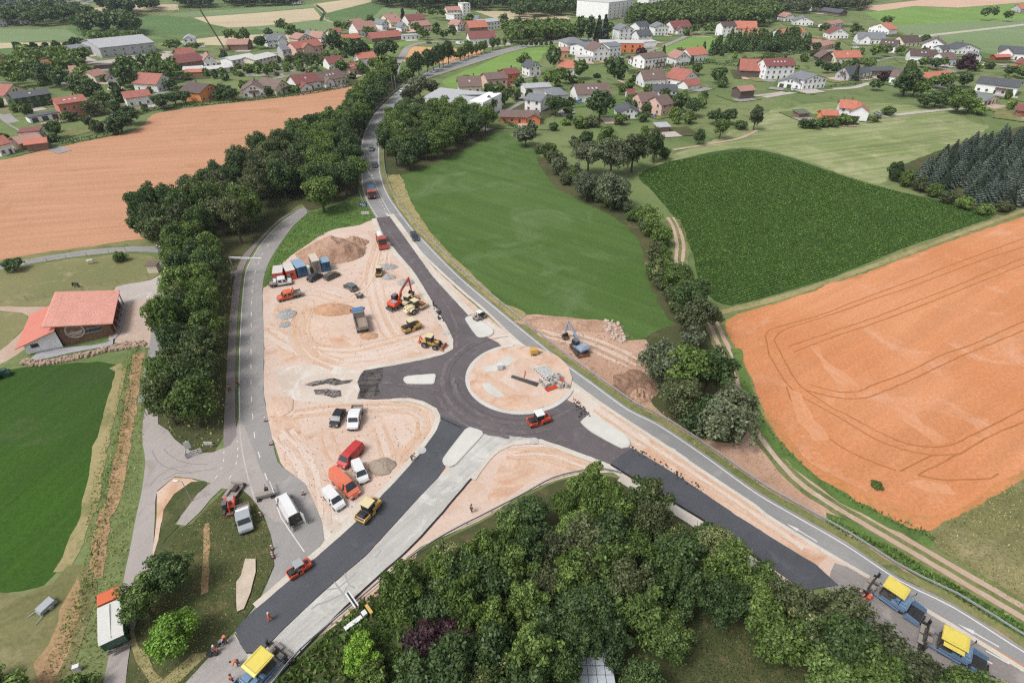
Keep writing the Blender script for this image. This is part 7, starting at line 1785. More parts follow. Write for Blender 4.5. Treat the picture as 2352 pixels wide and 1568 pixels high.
def excavator(at,tofront,col,label,tracked=True,upper=0.0,boom=None,roofcol='black',s=1.0,cabside=1):
    p = G(*at); q = G(*tofront); rz = math.atan2(q.y-p.y,q.x-p.x)
    root = empty('excavator',p,rz,label,'excavator','excavators'); root.scale = (s,)*3
    if tracked:
        for y in (-1.15,1.15):
            part(root,'track',pmat('track_steel',S(96,80,74),.7,var=.35),('prism',[(-2.0,.45),(-1.75,.08),(1.75,.08),(2.0,.45),(1.75,.86),(-1.75,.86)],y-.26,y+.26),bevel=.06)
            for i in range(14): part(root,'track_pad',STEEL,('box',(-1.75+i*.27,y,.88),(.19,.56,.06)),bevel=0)
        part(root,'undercarriage',DUSTY,('box',(0,0,.6),(1.7,1.9,.4)))
        part(root,'dozer_blade',pmat('blade_rust',S(146,96,78),.7,var=.3),('box',(-2.45,0,.35),(.12,2.7,.6)),('beam',(-2.4,-.8,.35),(-1.2,-.6,.55),.15,.15),('beam',(-2.4,.8,.35),(-1.2,.6,.55),.15,.15))
    else:
        part(root,'undercarriage',DUSTY,('box',(0,0,.85),(3.6,1.1,.5)),('box',(0,0,1.1),(1.4,1.5,.3)))
        for x in (-1.3,1.3):
            for y in (-1.0,1.0): wheel(root,x,y,.55,.5)
        part(root,'dozer_blade',STEEL,('box',(-2.3,0,.45),(.14,2.5,.6)),('box',(-2.0,0,.7),(.6,.8,.2)))
    up = upper
    def R(v): return (v[0]*math.cos(up)-v[1]*math.sin(up),v[0]*math.sin(up)+v[1]*math.cos(up),v[2])
    U = empty('upper_carriage',(0,0,0),up); U.parent = root
    part(U,'house',PNT[col],('prism',[(-2.0,1.15),(-2.15,1.6),(-1.9,2.0),(-.6,2.15),(-.3,2.0),(.9,1.5),(.9,1.15)],-1.2,1.2),bevel=.16)
    part(U,'engine_cover',pmat('cover_grey',S(176,176,180),.5),('box',(-1.1,-.25*cabside,2.14),(1.2,1.3,.1)),bevel=.03)
    part(U,'cab',CARGLASS,('prism',[(-.25,1.5),(1.25,1.5),(1.3,2.0),(1.05,2.85),(-.25,2.85)],.25*cabside,1.15*cabside),bevel=.04)
    part(U,'cab_roof',PNT[roofcol],('box',(.42,.7*cabside,2.9),(1.4,.98,.1)),bevel=.03)
    part(U,'cab_frame',BLK,*[('beam',a,b,.08,.08) for a,b in (((1.25,.27*cabside,1.5),(1.05,.27*cabside,2.9)),((1.25,1.15*cabside,1.5),(1.05,1.15*cabside,2.9)),((-.25,1.17*cabside,1.5),(-.25,1.17*cabside,2.9)),((.4,1.17*cabside,1.5),(.4,1.17*cabside,2.9)))],bevel=0)
    b0,b1,b2,b3 = boom or ((.7,1.6),(2.6,3.9),(5.0,4.3),(5.6,1.7))
    y = -.25*cabside
    part(U,'boom',PNT[col],('beam',(b0[0],y,b0[1]),(b1[0],y,b1[1]),.34,.5),('beam',(b1[0],y,b1[1]),(b2[0],y,b2[1]),.32,.42),bevel=.03)
    part(U,'boom_cylinder',STEEL,('cyl',(b0[0]+.3,y-.28,b0[1]-.1),(b1[0],y-.28,b1[1]-.3),.08,8),('cyl',(b0[0]+.3,y+.28,b0[1]-.1),(b1[0],y+.28,b1[1]-.3),.08,8),('cyl',(b1[0],y,b1[1]+.35),(b2[0]-.2,y,b2[1]+.4),.07,8),bevel=0)
    part(U,'dipper_arm',PNT[col],('beam',(b2[0]-.2,y,b2[1]+.3),(b3[0],y,b3[1]),.26,.34),bevel=.02)
    bx,bz = b3
    part(U,'bucket',pmat('bucket_steel',S(122,100,90),.6,metal=.3,var=.3),('prism',[(bx,bz),(bx+.35,bz-.25),(bx+.3,bz-.9),(bx-.3,bz-1.2),(bx-.9,bz-1.0),(bx-.75,bz-.95),(bx-.3,bz-1.05),(bx+.15,bz-.8),(bx+.1,bz-.3)],y-.65,y+.65),('prism',[(bx,bz),(bx+.35,bz-.25),(bx+.3,bz-.9),(bx-.3,bz-1.2),(bx-.9,bz-1.0)],y-.68,y-.62),('prism',[(bx,bz),(bx+.35,bz-.25),(bx+.3,bz-.9),(bx-.3,bz-1.2),(bx-.9,bz-1.0)],y+.62,y+.68),bevel=0)
    return root
excavator((912,705),(940,690),'contred','orange wheeled excavator with its arm reaching up to the right',False,.15,((.7,1.7),(1.6,3.5),(4.9,5.4),(5.2,1.9)),'grey')
excavator((1330,806),(1310,778),'paleblue','pale blue tracked excavator on the bare soil beside the main road',True,.25,((.7,1.6),(2.2,3.3),(4.8,4.4),(5.3,1.3)),'grey',1.0,1)
excavator((531,1168),(534,1130),'contred','orange tracked excavator parked on the grass by the junction',True,math.pi,((-.6,1.6),(.6,2.9),(2.0,2.6),(2.2,1.3)),'grey',.68,-1)
loadp = G(538,1133); t_ = empty('machine_trailer',loadp,1.4,'pale low trailer with dark steel parts ahead of the orange excavator','trailer')
part(t_,'deck',PNT['bed'],('box',(0,0,.6),(3.0,2.0,.16)),('box',(1.3,0,.9),(.2,2.0,.5)),('box',(-.6,.5,.85),(1.2,.5,.35)))
part(t_,'attachment',DUSTY,('box',(.3,-.3,.95),(1.1,.7,.5)),('box',(1.6,0,.5),(.3,2.3,.4)))
for y in (-.95,.95): wheel(t_,-.5,y,.34,.22)

def backhoe(front,rear,label,s=1.0,col='yellow',hoe=True):
    loc,rz = between(front,rear); root = empty('wheel_loader',loc,rz,label,'wheel loader','wheel loaders'); root.scale = (s,)*3
    part(root,'body',PNT[col],('prism',[(-1.9,.8),(1.6,.8),(1.7,1.25),(.6,1.45),(-1.9,1.4)],-.55,.55),('box',(-1.4,0,1.3),(1.1,1.7,.3)),bevel=.06)
    part(root,'engine_hood',PNT[col],('box',(1.15,0,1.35),(1.2,.9,.5),dict(top=.85)),bevel=.06)
    for x,r in ((-1.2,.68),(1.25,.6)):
        for y in (-.95,.95): wheel(root,x,y,r,.42)
    cabin(root,-1.0,.35,1.3,1.3,2.75,'cream' if col != 'cream' else 'cream',glass=True)
    for y in (-.5,.5): part(root,'loader_arm',BLK,('beam',(.5,y,1.7),(2.0,y,1.2),.12,.22),('beam',(2.0,y,1.2),(2.7,y,.5),.12,.2),bevel=0)
    part(root,'loader_bucket',pmat('bucket_orange',S(206,150,118),.6,var=.25),('prism',[(2.6,.9),(2.5,.1),(3.5,.05),(3.45,.12),(2.7,.2),(2.75,.95)],-1.15,1.15),('prism',[(2.6,.9),(2.5,.1),(3.5,.05),(2.9,.9)],-1.17,-1.1),('prism',[(2.6,.9),(2.5,.1),(3.5,.05),(2.9,.9)],1.1,1.17),bevel=0)
    if hoe: part(root,'hoe_boom',PNT['orange'],('beam',(-2.0,0,.9),(-2.6,.1,2.0),.2,.3),('beam',(-2.6,.1,2.0),(-2.9,.1,.8),.18,.24),('box',(-2.9,.1,.5),(.5,.6,.4)),bevel=.02)
    return root
backhoe((1008,799),(976,792),'yellow wheel loader with its orange bucket near the north arm corner',1.0)
backhoe((950,690),(928,708),'yellow machine squeezed between orange excavator and cream compactor',.95,'cream',False)

# asphalt pavers
def paver(front,rear,label,s=1.0,extra=False):
    loc,rz = between(front,rear); root = empty('asphalt_paver',loc,rz,label,'asphalt paver','asphalt pavers'); root.scale = (s,)*3
    B,D_ = PNT['steelblue'],DUSTY
    for y in (-.95,.95): part(root,'track',pmat('rubber_track',(.03,.03,.032,1),.8,var=.3),('prism',[(-1.6,.4),(-1.3,.06),(1.6,.06),(1.9,.4),(1.6,.78),(-1.3,.78)],y-.2,y+.2),bevel=.05)
    part(root,'chassis',B,('box',(.2,0,1.1),(3.4,2.3,.7)),('box',(1.3,0,1.6),(1.5,2.3,.5),dict(top=.92)),bevel=.06)
    part(root,'hood',B,('box',(.95,-.3,2.0),(1.5,1.2,.35)),('beam',(1.9,-1.15,1.9),(1.9,1.15,1.9),.1,.1),bevel=.03)
    for sgn in (-1,1):
        part(root,'hopper_wing',B,('prism',[(2.0,.5),(2.1,1.6),(3.9,1.35),(4.1,.6)],sgn*1.5,sgn*1.62),('prism',[(2.0,.45),(3.9,.45),(3.9,.55),(2.0,.55)],sgn*.3,sgn*1.55),bevel=.02)
    part(root,'hopper_floor',pmat('asphalt_mix',(.02,.02,.021,1),.9,var=.4,scale=8),('box',(3.0,0,.62),(1.9,2.7,.2)),('box',(2.5,0,.85),(.9,2.0,.3),dict(top=.6)),bevel=.05)
    part(root,'push_roller',BLK,('cyl',(4.15,-.9,.6),(4.15,.9,.6),.12,10),bevel=0)
    part(root,'canopy',PNT['lemon'],('prism',[(-2.0,3.15),(.9,3.15),(1.15,3.1),(1.1,3.3),(.8,3.42),(-1.9,3.42),(-2.0,3.3)],-1.25,1.25),bevel=.09)
    part(root,'canopy_rim',PNT['lemon'],('box',(-.5,1.0,3.46),(2.5,.06,.05)),('box',(-.5,-1.0,3.46),(2.5,.06,.05)),('box',(.75,0,3.46),(.06,2.0,.05)),bevel=0)
    if extra: part(root,'side_canopy',PNT['lemon'],('box',(-.4,-1.55,3.0),(2.4,.7,.12)),bevel=.04)
    for x in (-1.7,.8):
        for y in (-1.1,1.1): part(root,'post',BLK,('cyl',(x,y,1.5),(x,y,3.2),.05,6),bevel=0)
    part(root,'operator_platform',D_,('box',(-1.0,0,1.5),(1.7,2.4,.2)),('box',(-.5,-.6,1.9),(.5,.5,.6)),('box',(-.5,.6,1.9),(.5,.5,.6)),('box',(-.1,0,2.0),(.3,1.6,.5)))
    part(root,'screed',D_,('box',(-2.9,0,.35),(.8,3.0,.5)),('box',(-3.0,0,.7),(.7,2.5,.2)),bevel=.03)
    for y in (-1.9,1.9): part(root,'screed_extension',BLK,('box',(-3.2,y,.32),(.7,1.0,.44)),('box',(-3.0,y*1.22,.9),(.3,.3,.9)),bevel=.02)
    part(root,'walkway',PNT['bed'],('box',(-3.5,-.9,.7),(.7,1.5,.06)),('box',(-3.5,.9,.7),(.7,1.5,.06)))
    for y in (-.8,.8): part(root,'control_box',PNT['bed'],('box',(-2.7,y,1.25),(.6,.8,.5)),('box',(-2.7,y,1.55),(.3,.4,.12)))
    for y in (-1.3,1.3): part(root,'tow_arm',B,('beam',(1.2,y,.6),(-2.7,y,.8),.14,.26),bevel=0)
    part(root,'handrail',BLK,*[('cyl',(-3.2,y,.9),(-3.2,y,1.9),.03,5) for y in (-2.3,-1.2,0,1.2,2.3)],('cyl',(-3.2,-2.3,1.9),(-3.2,2.3,1.9),.03,5),bevel=0)
    part(root,'mirror',BLK,('cyl',(1.6,1.3,1.9),(1.9,1.7,2.6),.03,5),('box',(1.9,1.75,2.6),(.1,.3,.35)),bevel=0)
    return root
paver((560,1598),(640,1510),'yellow roofed asphalt paver at work at the start of the new lane',.92)
paver((2092,1412),(2004,1352),'yellow roofed paver parked beside the trees, nearer the new lane',.86)
paver((2228,1524),(2134,1472),'yellow roofed paver with an extra side roof, nearest the right corner',.88,True)
# ---------------------------------------------------------------- site objects
def container(a,b,D,h,col,roofc,label,doors=True,cat='container'):
    A,B = G(*a),G(*b); d = B-A; L = d.length
    root = empty('container',(A+B)/2,math.atan2(d.y,d.x),label,cat,'containers and site huts')
    part(root,'shell',PNT[col],('box',(0,D/2,h/2+.1),(L,D,h)))
    part(root,'roof',pmat('croof'+roofc,S(*dict(white=(226,222,216),blue=(150,178,204),beige=(222,208,192))[roofc]),.6,var=.15),('box',(0,D/2,h+.13),(L+.06,D+.06,.08)))
    for i in range(7): part(root,'rib',PNT[col],*[('box',(s*(L/2+.02),D*(i+.5)/7,h/2+.1),(.05,.18,h-.2)) for s in (-1,1)],bevel=0)
    if doors:
        for s in (-1,1):
            part(root,'door',PNT[col],('box',(s*L/4,-.03,h/2+.1),(L/2-.08,.06,h-.2)),bevel=.01)
            part(root,'lock_rod',STEEL,('cyl',(s*L/8,-.09,.3),(s*L/8,-.09,h-.1),.03,6),bevel=0)
    else:
        part(root,'window',CARGLASS,('box',(.1,-.02,h*.62),(.8,.06,.7)),bevel=0); part(root,'door',PNT['bed'],('box',(-L/2+.5,-.03,1.0),(.7,.06,1.8)))
    return root
container((631,651),(654,648),4.2,2.6,'contred','white','orange red site hut with a small window at the left end of the row',False,'site hut')
container((662,646),(683,641),4.2,2.6,'contred','white','orange red site hut, second from the left beside the blue container',False,'site hut')
container((686,639),(708,633),5.0,2.7,'contblue','blue','larger blue steel container in the middle of the row')
container((723,630),(740,626),4.6,3.4,'bed','beige','tall beige container beside the green bush')
container((742,626),(761,622),3.0,2.6,'contblue','blue','short blue container with white stickers at the right end of the row')
tree(717,629,1.9,.7,'bush','dark','small dark bush between white toilet cabin and beige container',cat='bush')
t_ = empty('portable_toilet',G(710.5,630),0,'white rounded portable cabin between blue and beige containers','portable toilet')
part(t_,'cabin',PNT['white'],('box',(0,0,1.1),(1.1,1.1,2.2)),bevel=.12); part(t_,'dome',PNT['white'],('cyl',(0,0,2.2),(0,0,2.45),.62,14,dict(r2=.4))); part(t_,'door',PNT['bed'],('box',(0,-.57,1.1),(.7,.04,1.8)))

def mound(px,py,rx,ry,h,mat,label,rough=.25,name='spoil_heap',rot=0,cat='heap'):
    c = G(px,py); n = 44; v = []; f = []
    for j in range(n):
        for i in range(n):
            x,y = (i/(n-1)*2-1)*1.15,(j/(n-1)*2-1)*1.15
            r = math.hypot(x,y)*(1+.22*noise.noise(Vector((x*1.6+px,y*1.6,1))))
            z = max(0,1-r ** 1.35)*h*(1+rough*noise.noise(Vector((x*4,y*4+py,3))))+(.12*rough*h*noise.noise(Vector((x*14,y*14,px))) if r < 1 else 0)-(.04 if r < 1 else .3)
            v.append((x*rx,y*ry,z))
    for j in range(n-1):
        for i in range(n-1):
            a = j*n+i
            if max(v[a][2],v[a+1][2],v[a+n][2],v[a+n+1][2]) > -.1: f.append((a,a+1,a+n+1,a+n))
    me = bpy.data.meshes.new(name); me.from_pydata(v,[],f); me.materials.append(mat)
    o = link(name,me); o.location = (c.x,c.y,.2); o.rotation_euler = (0,0,rot)
    return tag(o,label,cat)
heap = gmat('heap_earth',S(200,166,144),S(180,144,120),S(212,184,164),.3,.8,2.6,.2,bump=.6)
heap2 = gmat('heap_sand',S(214,172,142),S(200,156,124),None,.3,.8,3,.15,bump=.5)
grav = gmat('grey_gravel',S(186,186,184),S(168,168,168),S(206,205,202),.8,2,5,.25,bump=.6)
mound(765,583,9.0,7.0,4.6,heap,'large reddish brown earth heap behind the container row',.35,rot=.2)
mound(812,560,4.0,3.2,2.2,heap,'lower right shoulder of earth beside the large heap',.4)
mound(768,712,4.6,2.6,1.3,heap2,'low orange sand heap in the middle of the upper yard')
mound(877,1072,2.3,1.9,.9,gmat('fine_gravel',S(172,156,140),S(186,170,154),None,.8,2,5,.2,bump=.4),'round grey brown gravel heap in the lower yard',.15,cat='gravel heap')
mound(659,723,2.0,2.2,.5,grav,'flat pale grey gravel heap left in the upper yard',.5,cat='gravel heap'); mound(655,746,1.3,1.1,.3,grav,'small gravel patch below the flat gravel heap',.5,cat='gravel heap')
mound(888,614,3.0,1.6,.7,grav,'grey gravel heap nearest the tank truck',.5,cat='gravel heap'); mound(893,638,1.9,1.1,.6,grav,'grey gravel heap beside the small yellow roller',.5,cat='gravel heap'); mound(932,650,2.2,1.6,.7,grav,'grey gravel heap behind the orange excavator arm',.5,cat='gravel heap')
mound(646,935,2.4,2.8,.28,sand2,'flat brown earth heap at the side road edge',.4); mound(848,772,2.0,1.4,.5,heap2,'small earth pile behind the blue tipper truck',.4)
mound(1300,745,11,2.6,.9,heap,'long low ridge of topsoil behind the blue excavator',.5,rot=-.1); mound(1460,885,4.2,4.6,.6,gmat('wet_earth',S(140,112,94),S(170,136,114),S(112,92,78),.4,1,2,.3,bump=.8),'dug dark earth at the creek bank',1.1); mound(1470,908,2.4,2.0,.9,heap,'crumbled earth lump at the creek edge',1.2)

cn = pmat('concrete_ring',S(206,204,200),.8,var=.12,scale=2)
inn = BLK
def pipe(px,py,L,r,rz,label,mat=None,up=False,hole=.72,group='concrete pipes on the island',z=.37):
    p = G(px,py); m = M()
    if up: m.cyl((0,0,0),(0,0,L),r,20,hole=hole)
    else: m.cyl((-L/2,0,r),(L/2,0,r),r,16,hole=hole)
    o = m.obj('concrete_ring' if up else 'pipe',mat or cn); o.location = (p.x,p.y,z); o.rotation_euler = (0,0,rz)
    return tag(o,label,'pipe',group)
for i in range(7): pipe(1240+i*4.2,848+i*3.9,2.7,.22,.32,['topmost','second','third','fourth','fifth','sixth','lowest'][i]+' white concrete pipe in the row lying on the island',pmat('white_pipe',S(226,226,222),.6))
for x,y,L,r,up,lb in [(1283,873,1.2,.5,True,'tall wide concrete shaft ring at the back of the material store'),(1270,884,.9,.55,True,'widest concrete shaft ring in the middle of the material store'),(1267,870,1.0,.42,False,'fallen concrete ring next to the row of pipes'),(1258,877,.7,.36,True,'mid sized concrete ring left of the widest ring'),
                          (1240,880,.5,.34,True,'flat concrete ring at the left of the store'),(1247,888,.5,.3,True,'small concrete ring left of the pale block'),(1251,893,.5,.3,True,'small concrete ring in front of the pale block'),(1285,893,.9,.3,True,'front left of four slim concrete rings'),(1291,892,.9,.3,True,'second of four slim concrete rings'),(1297,888,.9,.3,True,'back one of four slim concrete rings'),(1301,892,.9,.3,True,'right one of four slim concrete rings')]:
    pipe(x,y,L,r,.9,lb,None,up)
for i in range(4): pipe(1264+i*1.5,893+i*1.6,2.4,.1,.45,['back','second','third','front'][i]+' orange plastic drain pipe on the island',PNT['contred'],hole=.8,group='orange drain pipes')
for i in range(3): pipe(1290+i*2.5,877+i*.8,.7,.14,i*1.1,['left','middle','right'][i]+' short orange pipe bend behind the slim rings',PNT['contred'],hole=.8,group='orange drain pipes')
for i in range(5): pipe(1203+i*.8,880-i*1.3,5.6,.09,-.50+i*.015,['front','second','middle','fourth','back'][i]+' black drainage pipe in the bundle on the island',BLK,hole=.8,group='black drainage pipes')
def obj_at(name,px,py,z,rz,mat,label,cat,*prims,bevel=.02,group=None):
    o = part(None,name,mat,*prims,bevel=bevel); p = G(px,py); o.location = (p.x,p.y,z); o.rotation_euler = (0,0,rz); return tag(o,label,cat,group)
obj_at('pallet_stack',1148.7,849,.37,.1,pmat('wrapped',S(228,228,228),.4),'white wrapped pallet cube standing on the roundabout island','pallet',('box',(0,0,.65),(1.1,1.1,.95)),('box',(0,0,.1),(1.2,1.0,.14)))
obj_at('concrete_block',1257,889,.37,.5,cn,'pale square concrete block among the shaft rings','block',('box',(0,0,.4),(.9,.7,.7)))
obj_at('cable',1206,862,.38,1.0,PNT['contred'],'curved orange hose lying above the black pipe bundle','hose',('beam',(-1.2,-.4,.06),(0,0,.06),.12,.1),('beam',(0,0,.06),(.9,.6,.06),.12,.1))
ap = G(1226,815); t_ = empty('air_compressor',(ap.x,ap.y,.1),.2,'small yellow air compressor trailer beside the main road','compressor')
part(t_,'housing',PNT['yellow'],('box',(0,0,1.0),(1.7,1.3,1.1),dict(top=.88)),bevel=.06); part(t_,'tow_bar',BLK,('beam',(.8,0,.5),(1.9,0,.4),.1,.1))
for y in (-.65,.65): wheel(t_,0,y,.32,.2)
obj_at('warning_panel',1495,943,0,-.65,pmat('ochre_board',S(230,186,104),.6),'yellow panel lying at the edge of the creek trees','panel',('box',(0,0,.35),(1.9,.08,.7)))
tr = empty('car_trailer',G(826,683),between((793,656),(819,671))[1],'small grey open trailer behind the grey hatchback','trailer')
part(tr,'tub',DUSTY,('box',(0,0,.6),(1.9,1.2,.12)),('box',(0,.58,.8),(1.9,.05,.35)),('box',(0,-.58,.8),(1.9,.05,.35)),('beam',(.9,0,.5),(1.9,0,.5),.08,.08)); part(tr,'load',PNT['bed'],('box',(-.3,0,.85),(.8,.9,.35)))
for y in (-.65,.65): wheel(tr,0,y,.28,.16)

# signs, gantries, barriers
GAL = pmat('galvanised',S(188,192,195),.5,metal=.15)
def gantry(base,arm_px,label):
    p = G(*base); q = G(arm_px[0],arm_px[1],5.0); root = empty('height_barrier',p,0,label,'height barrier','height barriers')
    part(root,'foundation',cn,('box',(0,0,.5),(1.5,1.3,1.0))); part(root,'post',GAL,('box',(0,0,2.9),(.28,.28,4.9)))
    d = q-p; part(root,'beam',PNT['white'],('beam',(0,0,5.0),(d.x,d.y,5.0),.3,.42))
gantry((539.5,632),(601,594),'white height barrier reaching over the side road')
gantry((376,604),(394,569),'white height barrier reaching over the farm lane')
def lampost(base,h,label,arm=.9,rz=math.pi):
    root = empty('street_lamp',G(*base),rz,label,'street lamp'); part(root,'pole',GAL,('cyl',(0,0,0),(0,0,h),.07,8,dict(r2=.05)),('beam',(0,0,h),(arm,0,h+.1),.06,.06),bevel=0); part(root,'lamp_head',PNT['white'],('box',(arm,0,h+.1),(.7,.3,.12)))
lampost((441,1151),4.6,'slim street lamp on the small grass island'); lampost((356,717),4.0,'thin wooden lamp post in the dirt yard beside the barn',.1)
for x,y,lb in ((1252,0,''),):
    pass
for i in (0,1): obj_at('utility_mast',903+i*7,212,0,0,GAL,('left','right') [i]+' of two thin grey masts beside the upper main road','mast',('cyl',(0,0,0),(0,0,8.5),.14,6),bevel=0)
def signboard(px,py,rz,w_,h_,z,mat,label,extra=None,legs=2,name='road_sign'):
    root = empty(name,G(px,py),rz,label,'road sign')
    part(root,'panel',mat,('box',(0,0,z+h_/2),(w_,.06,h_)),bevel=0)
    for i in range(legs): part(root,'post',GAL,('cyl',((i/max(1,legs-1)-.5)*w_*.7 if legs > 1 else 0,.08,0),((i/max(1,legs-1)-.5)*w_*.7 if legs > 1 else 0,.08,z+h_),.04,6),bevel=0)
    if extra: part(root,'symbols',extra[0],*extra[1],bevel=0)
    return root
SB,SW = pmat('sign_blue',S(66,92,132),.5),pmat('sign_face',S(236,236,234),.5)
signboard(836,484,0,2.6,1.3,1.4,SB,'blue destination sign on the grass at the closed lane',(SW,[('box',(x,-.05,z),(w_,.02,.12)) for x,z,w_ in ((-.2,2.3,1.6),(-.1,1.95,1.9),(.2,1.65,1.2))]))
signboard(840,497,.1,2.4,.9,.7,SW,'white blank sign below the blue destination sign')
bl = [('box',(x,-.05,1.05),(.16,.02,.16)) for x in (-.9,-.35,.2,.75)]+[('box',(x,-.05,.62),(.5,.02,.05)) for x in (-.8,-.1,.6)]
signboard(447,1047,.55,2.5,.95,.3,SW,'white diversion board with a row of black dots at the junction',(BLK,bl),name='barrier_board')
signboard(430,1050,1.9,1.0,1.0,.3,SW,'narrow white end panel standing against the diversion board',(BLK,[('box',(0,-.05,.8),(.2,.02,.5))]),name='barrier_board')
signboard(436,1036,.5,.9,1.5,.7,SW,'pair of small white signs behind the diversion board',legs=1); signboard(482,1028,0,1.4,.7,.7,SW,'white slatted sign under the tree belt tip',(GAL,[('box',(0,-.05,.9+i*.2),(1.2,.02,.04)) for i in range(3)]))
t_ = empty('barrier_trailer',G(612,1143),.35,'pale long barrier box with dark foot weights on the closed side road','road barrier')
part(t_,'beam',PNT['bed'],('box',(0,0,.9),(2.7,.7,.5))); part(t_,'foot',BLK,('box',(-1.0,-.3,.2),(.6,.5,.3))); part(t_,'foot',BLK,('box',(1.0,-.3,.2),(.6,.5,.3))); part(t_,'lamp_frame',DUSTY,('box',(.2,.8,.9),(.5,.5,.9)),('cyl',(.2,.8,1.3),(.2,.8,2.2),.04,6)); part(t_,'striped_bar',PNT['white'],('beam',(1.4,-.6,1.2),(.8,2.0,1.2),.1,.25))
RW = pmat('beacon_red',S(214,84,66),.5)
for i,(x,y) in enumerate([(611,968),(623,1022),(698,1136),(626,1262),(628,1282),(600,1186),(627,1277),(548,890)]):
    if i == 7: continue
    e = empty('traffic_beacon',G(x,y),0,['beacon at the side road beside the orange patch','beacon below the first one at the side road','beacon beside the orange van','upper beacon on the grass triangle edge','lowest beacon on the grass triangle edge','beacon near the silver flatbed truck','middle beacon on the grass triangle edge'][i]+', red and white','beacon','red and white beacons')
    for q in range(4): part(e,'stripe',(RW,PNT['white'])[q % 2],('box',(0,0,.25+q*.24),(.26,.07,.24)),bevel=0)
    part(e,'foot',BLK,('box',(0,0,.06),(.7,.36,.12)),bevel=0)
t_ = empty('sign_trailer',G(827,1412),-.85,'white framed traffic signal panel and yellow board behind the guard rail','road sign')
part(t_,'frame',PNT['white'],('box',(-1.6,-.22,1.6),(2.6,.16,.16)),('box',(-1.6,.22,1.6),(2.6,.16,.16))); part(t_,'dark_core',BLK,('box',(-1.6,0,1.6),(2.4,.2,.1)))
part(t_,'white_panel',PNT['white'],('box',(.6,-1.2,.5),(.6,2.4,.14)),('box',(.6,.4,.8),(.7,.6,.4))); part(t_,'yellow_panel',pmat('ochre_board',S(230,186,104),.6),('box',(.6,1.1,1.0),(1.5,.4,.12))); part(t_,'stand',STEEL,('beam',(-.3,0,1.6),(.5,0,.2),.1,.1))

def guardrail(P,label,side=1):
    root = empty('guard_rail',P[0].to_3d(),0,label,'guard rail'); o0 = P[0]
    m = M(); Q = P[::2]
    for a,b in zip(Q[:-1],Q[1:]): m.beam((a.x-o0.x,a.y-o0.y,.62),(b.x-o0.x,b.y-o0.y,.62),.1,.30)
    m.obj('rail',GAL,root); acc = 99; n = 0; key = BASE.setdefault('rpost',M().box((0,0,.4),(.12,.12,.8)).mesh('post',[GAL]))
    for a,b in zip(P[:-1],P[1:]):
        acc += (b-a).length
        if acc > 4 and n < 290: acc = 0; n += 1; q = link('post',key,root); q.location = (a.x-o0.x,a.y-o0.y,0)
guardrail(offs(gR,-1.55)[:250],'long galvanised guard rail along the outer side of the main road')
guardrail(offs(gLu,1.1)[6:200],'guard rail on the inner side of the upper main road')
guardrail(smooth(gp([(1424,1089),(1390,1082),(1343,1084),(1270,1102),(1200,1140),(1118.6,1182),(1040,1222),(975,1261),(900,1317),(817,1387),(691.5,1495),(628,1573),(560,1660)]),.8),'guard rail between milled lane and the bottom wood')

# glass roof at the lower edge
A,B = G(1333,1660),G(1420,1660); t_ = empty('greenhouse',(A+B)/2,0,'glass roofed greenhouse at the lower edge between the trees','greenhouse')
part(t_,'frame',PNT['white'],('box',(0,3.5,1.1),(4.0,7.0,2.2)))
gl = pmat('greenhouse_pane',S(214,222,232),.25,var=.1); pm_ = M().box((0,0,0),(.93,.93,.05)).mesh('pane',[gl])
for i in range(4):
    for j in range(7): o = link('pane',pm_,t_); o.location = (-1.5+i*1.0,.5+j*1.0,2.32)
part(t_,'glazing_bar',BLK,*[('box',(-1.5+i,3.5,2.27),(1.06 if 0 else .05,7,.06)) for i in (.5,1.5,2.5)],*[('box',(0,1+j,2.27),(4,.05,.06)) for j in range(6)],bevel=0)
part(None,'x',BLK,('box',(0,0,-.5),(.01,.01,.01)),bevel=0) if 0 else None
obj_at('garden_shed',930,1650,0,.1,RF['grey'],'grey shed roof at the lower edge below the purple shrub','shed',('box',(0,0,1),(3.4,2.6,2)),('box',(0,0,2.1),(3.8,3,.15)))
# paddock things
obj_at('field_trailer',110,1396,0,1.1,PNT['silver'],'tipped metal trailer on the dry grass at the lower left','trailer',('prism',[(-1.1,.3),(1.1,.3),(.9,1.0),(-.9,.8)],-.6,.6),('beam',(-.9,-.7,.3),(-2.0,-1.0,.1),.08,.08),('beam',(-.9,.7,.3),(-2.0,.9,.1),.08,.08),('cyl',(.2,-.75,.35),(.2,.75,.35),.3,10))
obj_at('white_box',181,1538,0,.4,PNT['white'],'small white utility box at the lower left edge','box',('box',(0,0,.5),(.7,.5,1.0)))
obj_at('tractor',4,866,0,.6,PNT['dgreen'],'dark green tractor cut by the left edge','tractor',('box',(0,0,1.2),(2.4,1.1,.8)),('box',(-.5,0,2.0),(1.1,1.2,1.2)),('cyl',(-.8,-1,.8),(-.8,1,.8),.8,16),('cyl',(1.1,-.8,.55),(1.1,.8,.55),.55,14))
hp = empty('horse_shelter',G(357,623),.1,'small pale horse shelter at the paddock end','shelter')
part(hp,'wall',WL['cream'],('box',(0,0,1.1),(2.4,2.0,2.2))); part(hp,'roof',RF['brown'],('box',(0,0,2.3),(3.0,2.6,.15)))
obj_at('barrel',367,702,0,.3,PNT['contblue'],'blue bin standing in the dirt yard','bin',('box',(0,0,.55),(.6,.8,1.1),dict(top=1.15)))
for i,(x,y) in enumerate(((373,700-8),(366,725),(357,752))): obj_at('bench',x-3,y+14-8,0,1.35,pmat('bench_wood',S(206,190,172),.8),['upper','middle','lower'][i]+' pale log bench at the yard edge by the barn','bench',('box',(0,0,.5),(2.2,.3,.1)),('box',(-.8,0,.25),(.1,.3,.5)),('box',(.8,0,.25),(.1,.3,.5)),group='benches')
fw = pmat('fence_post',S(176,168,152),.8)
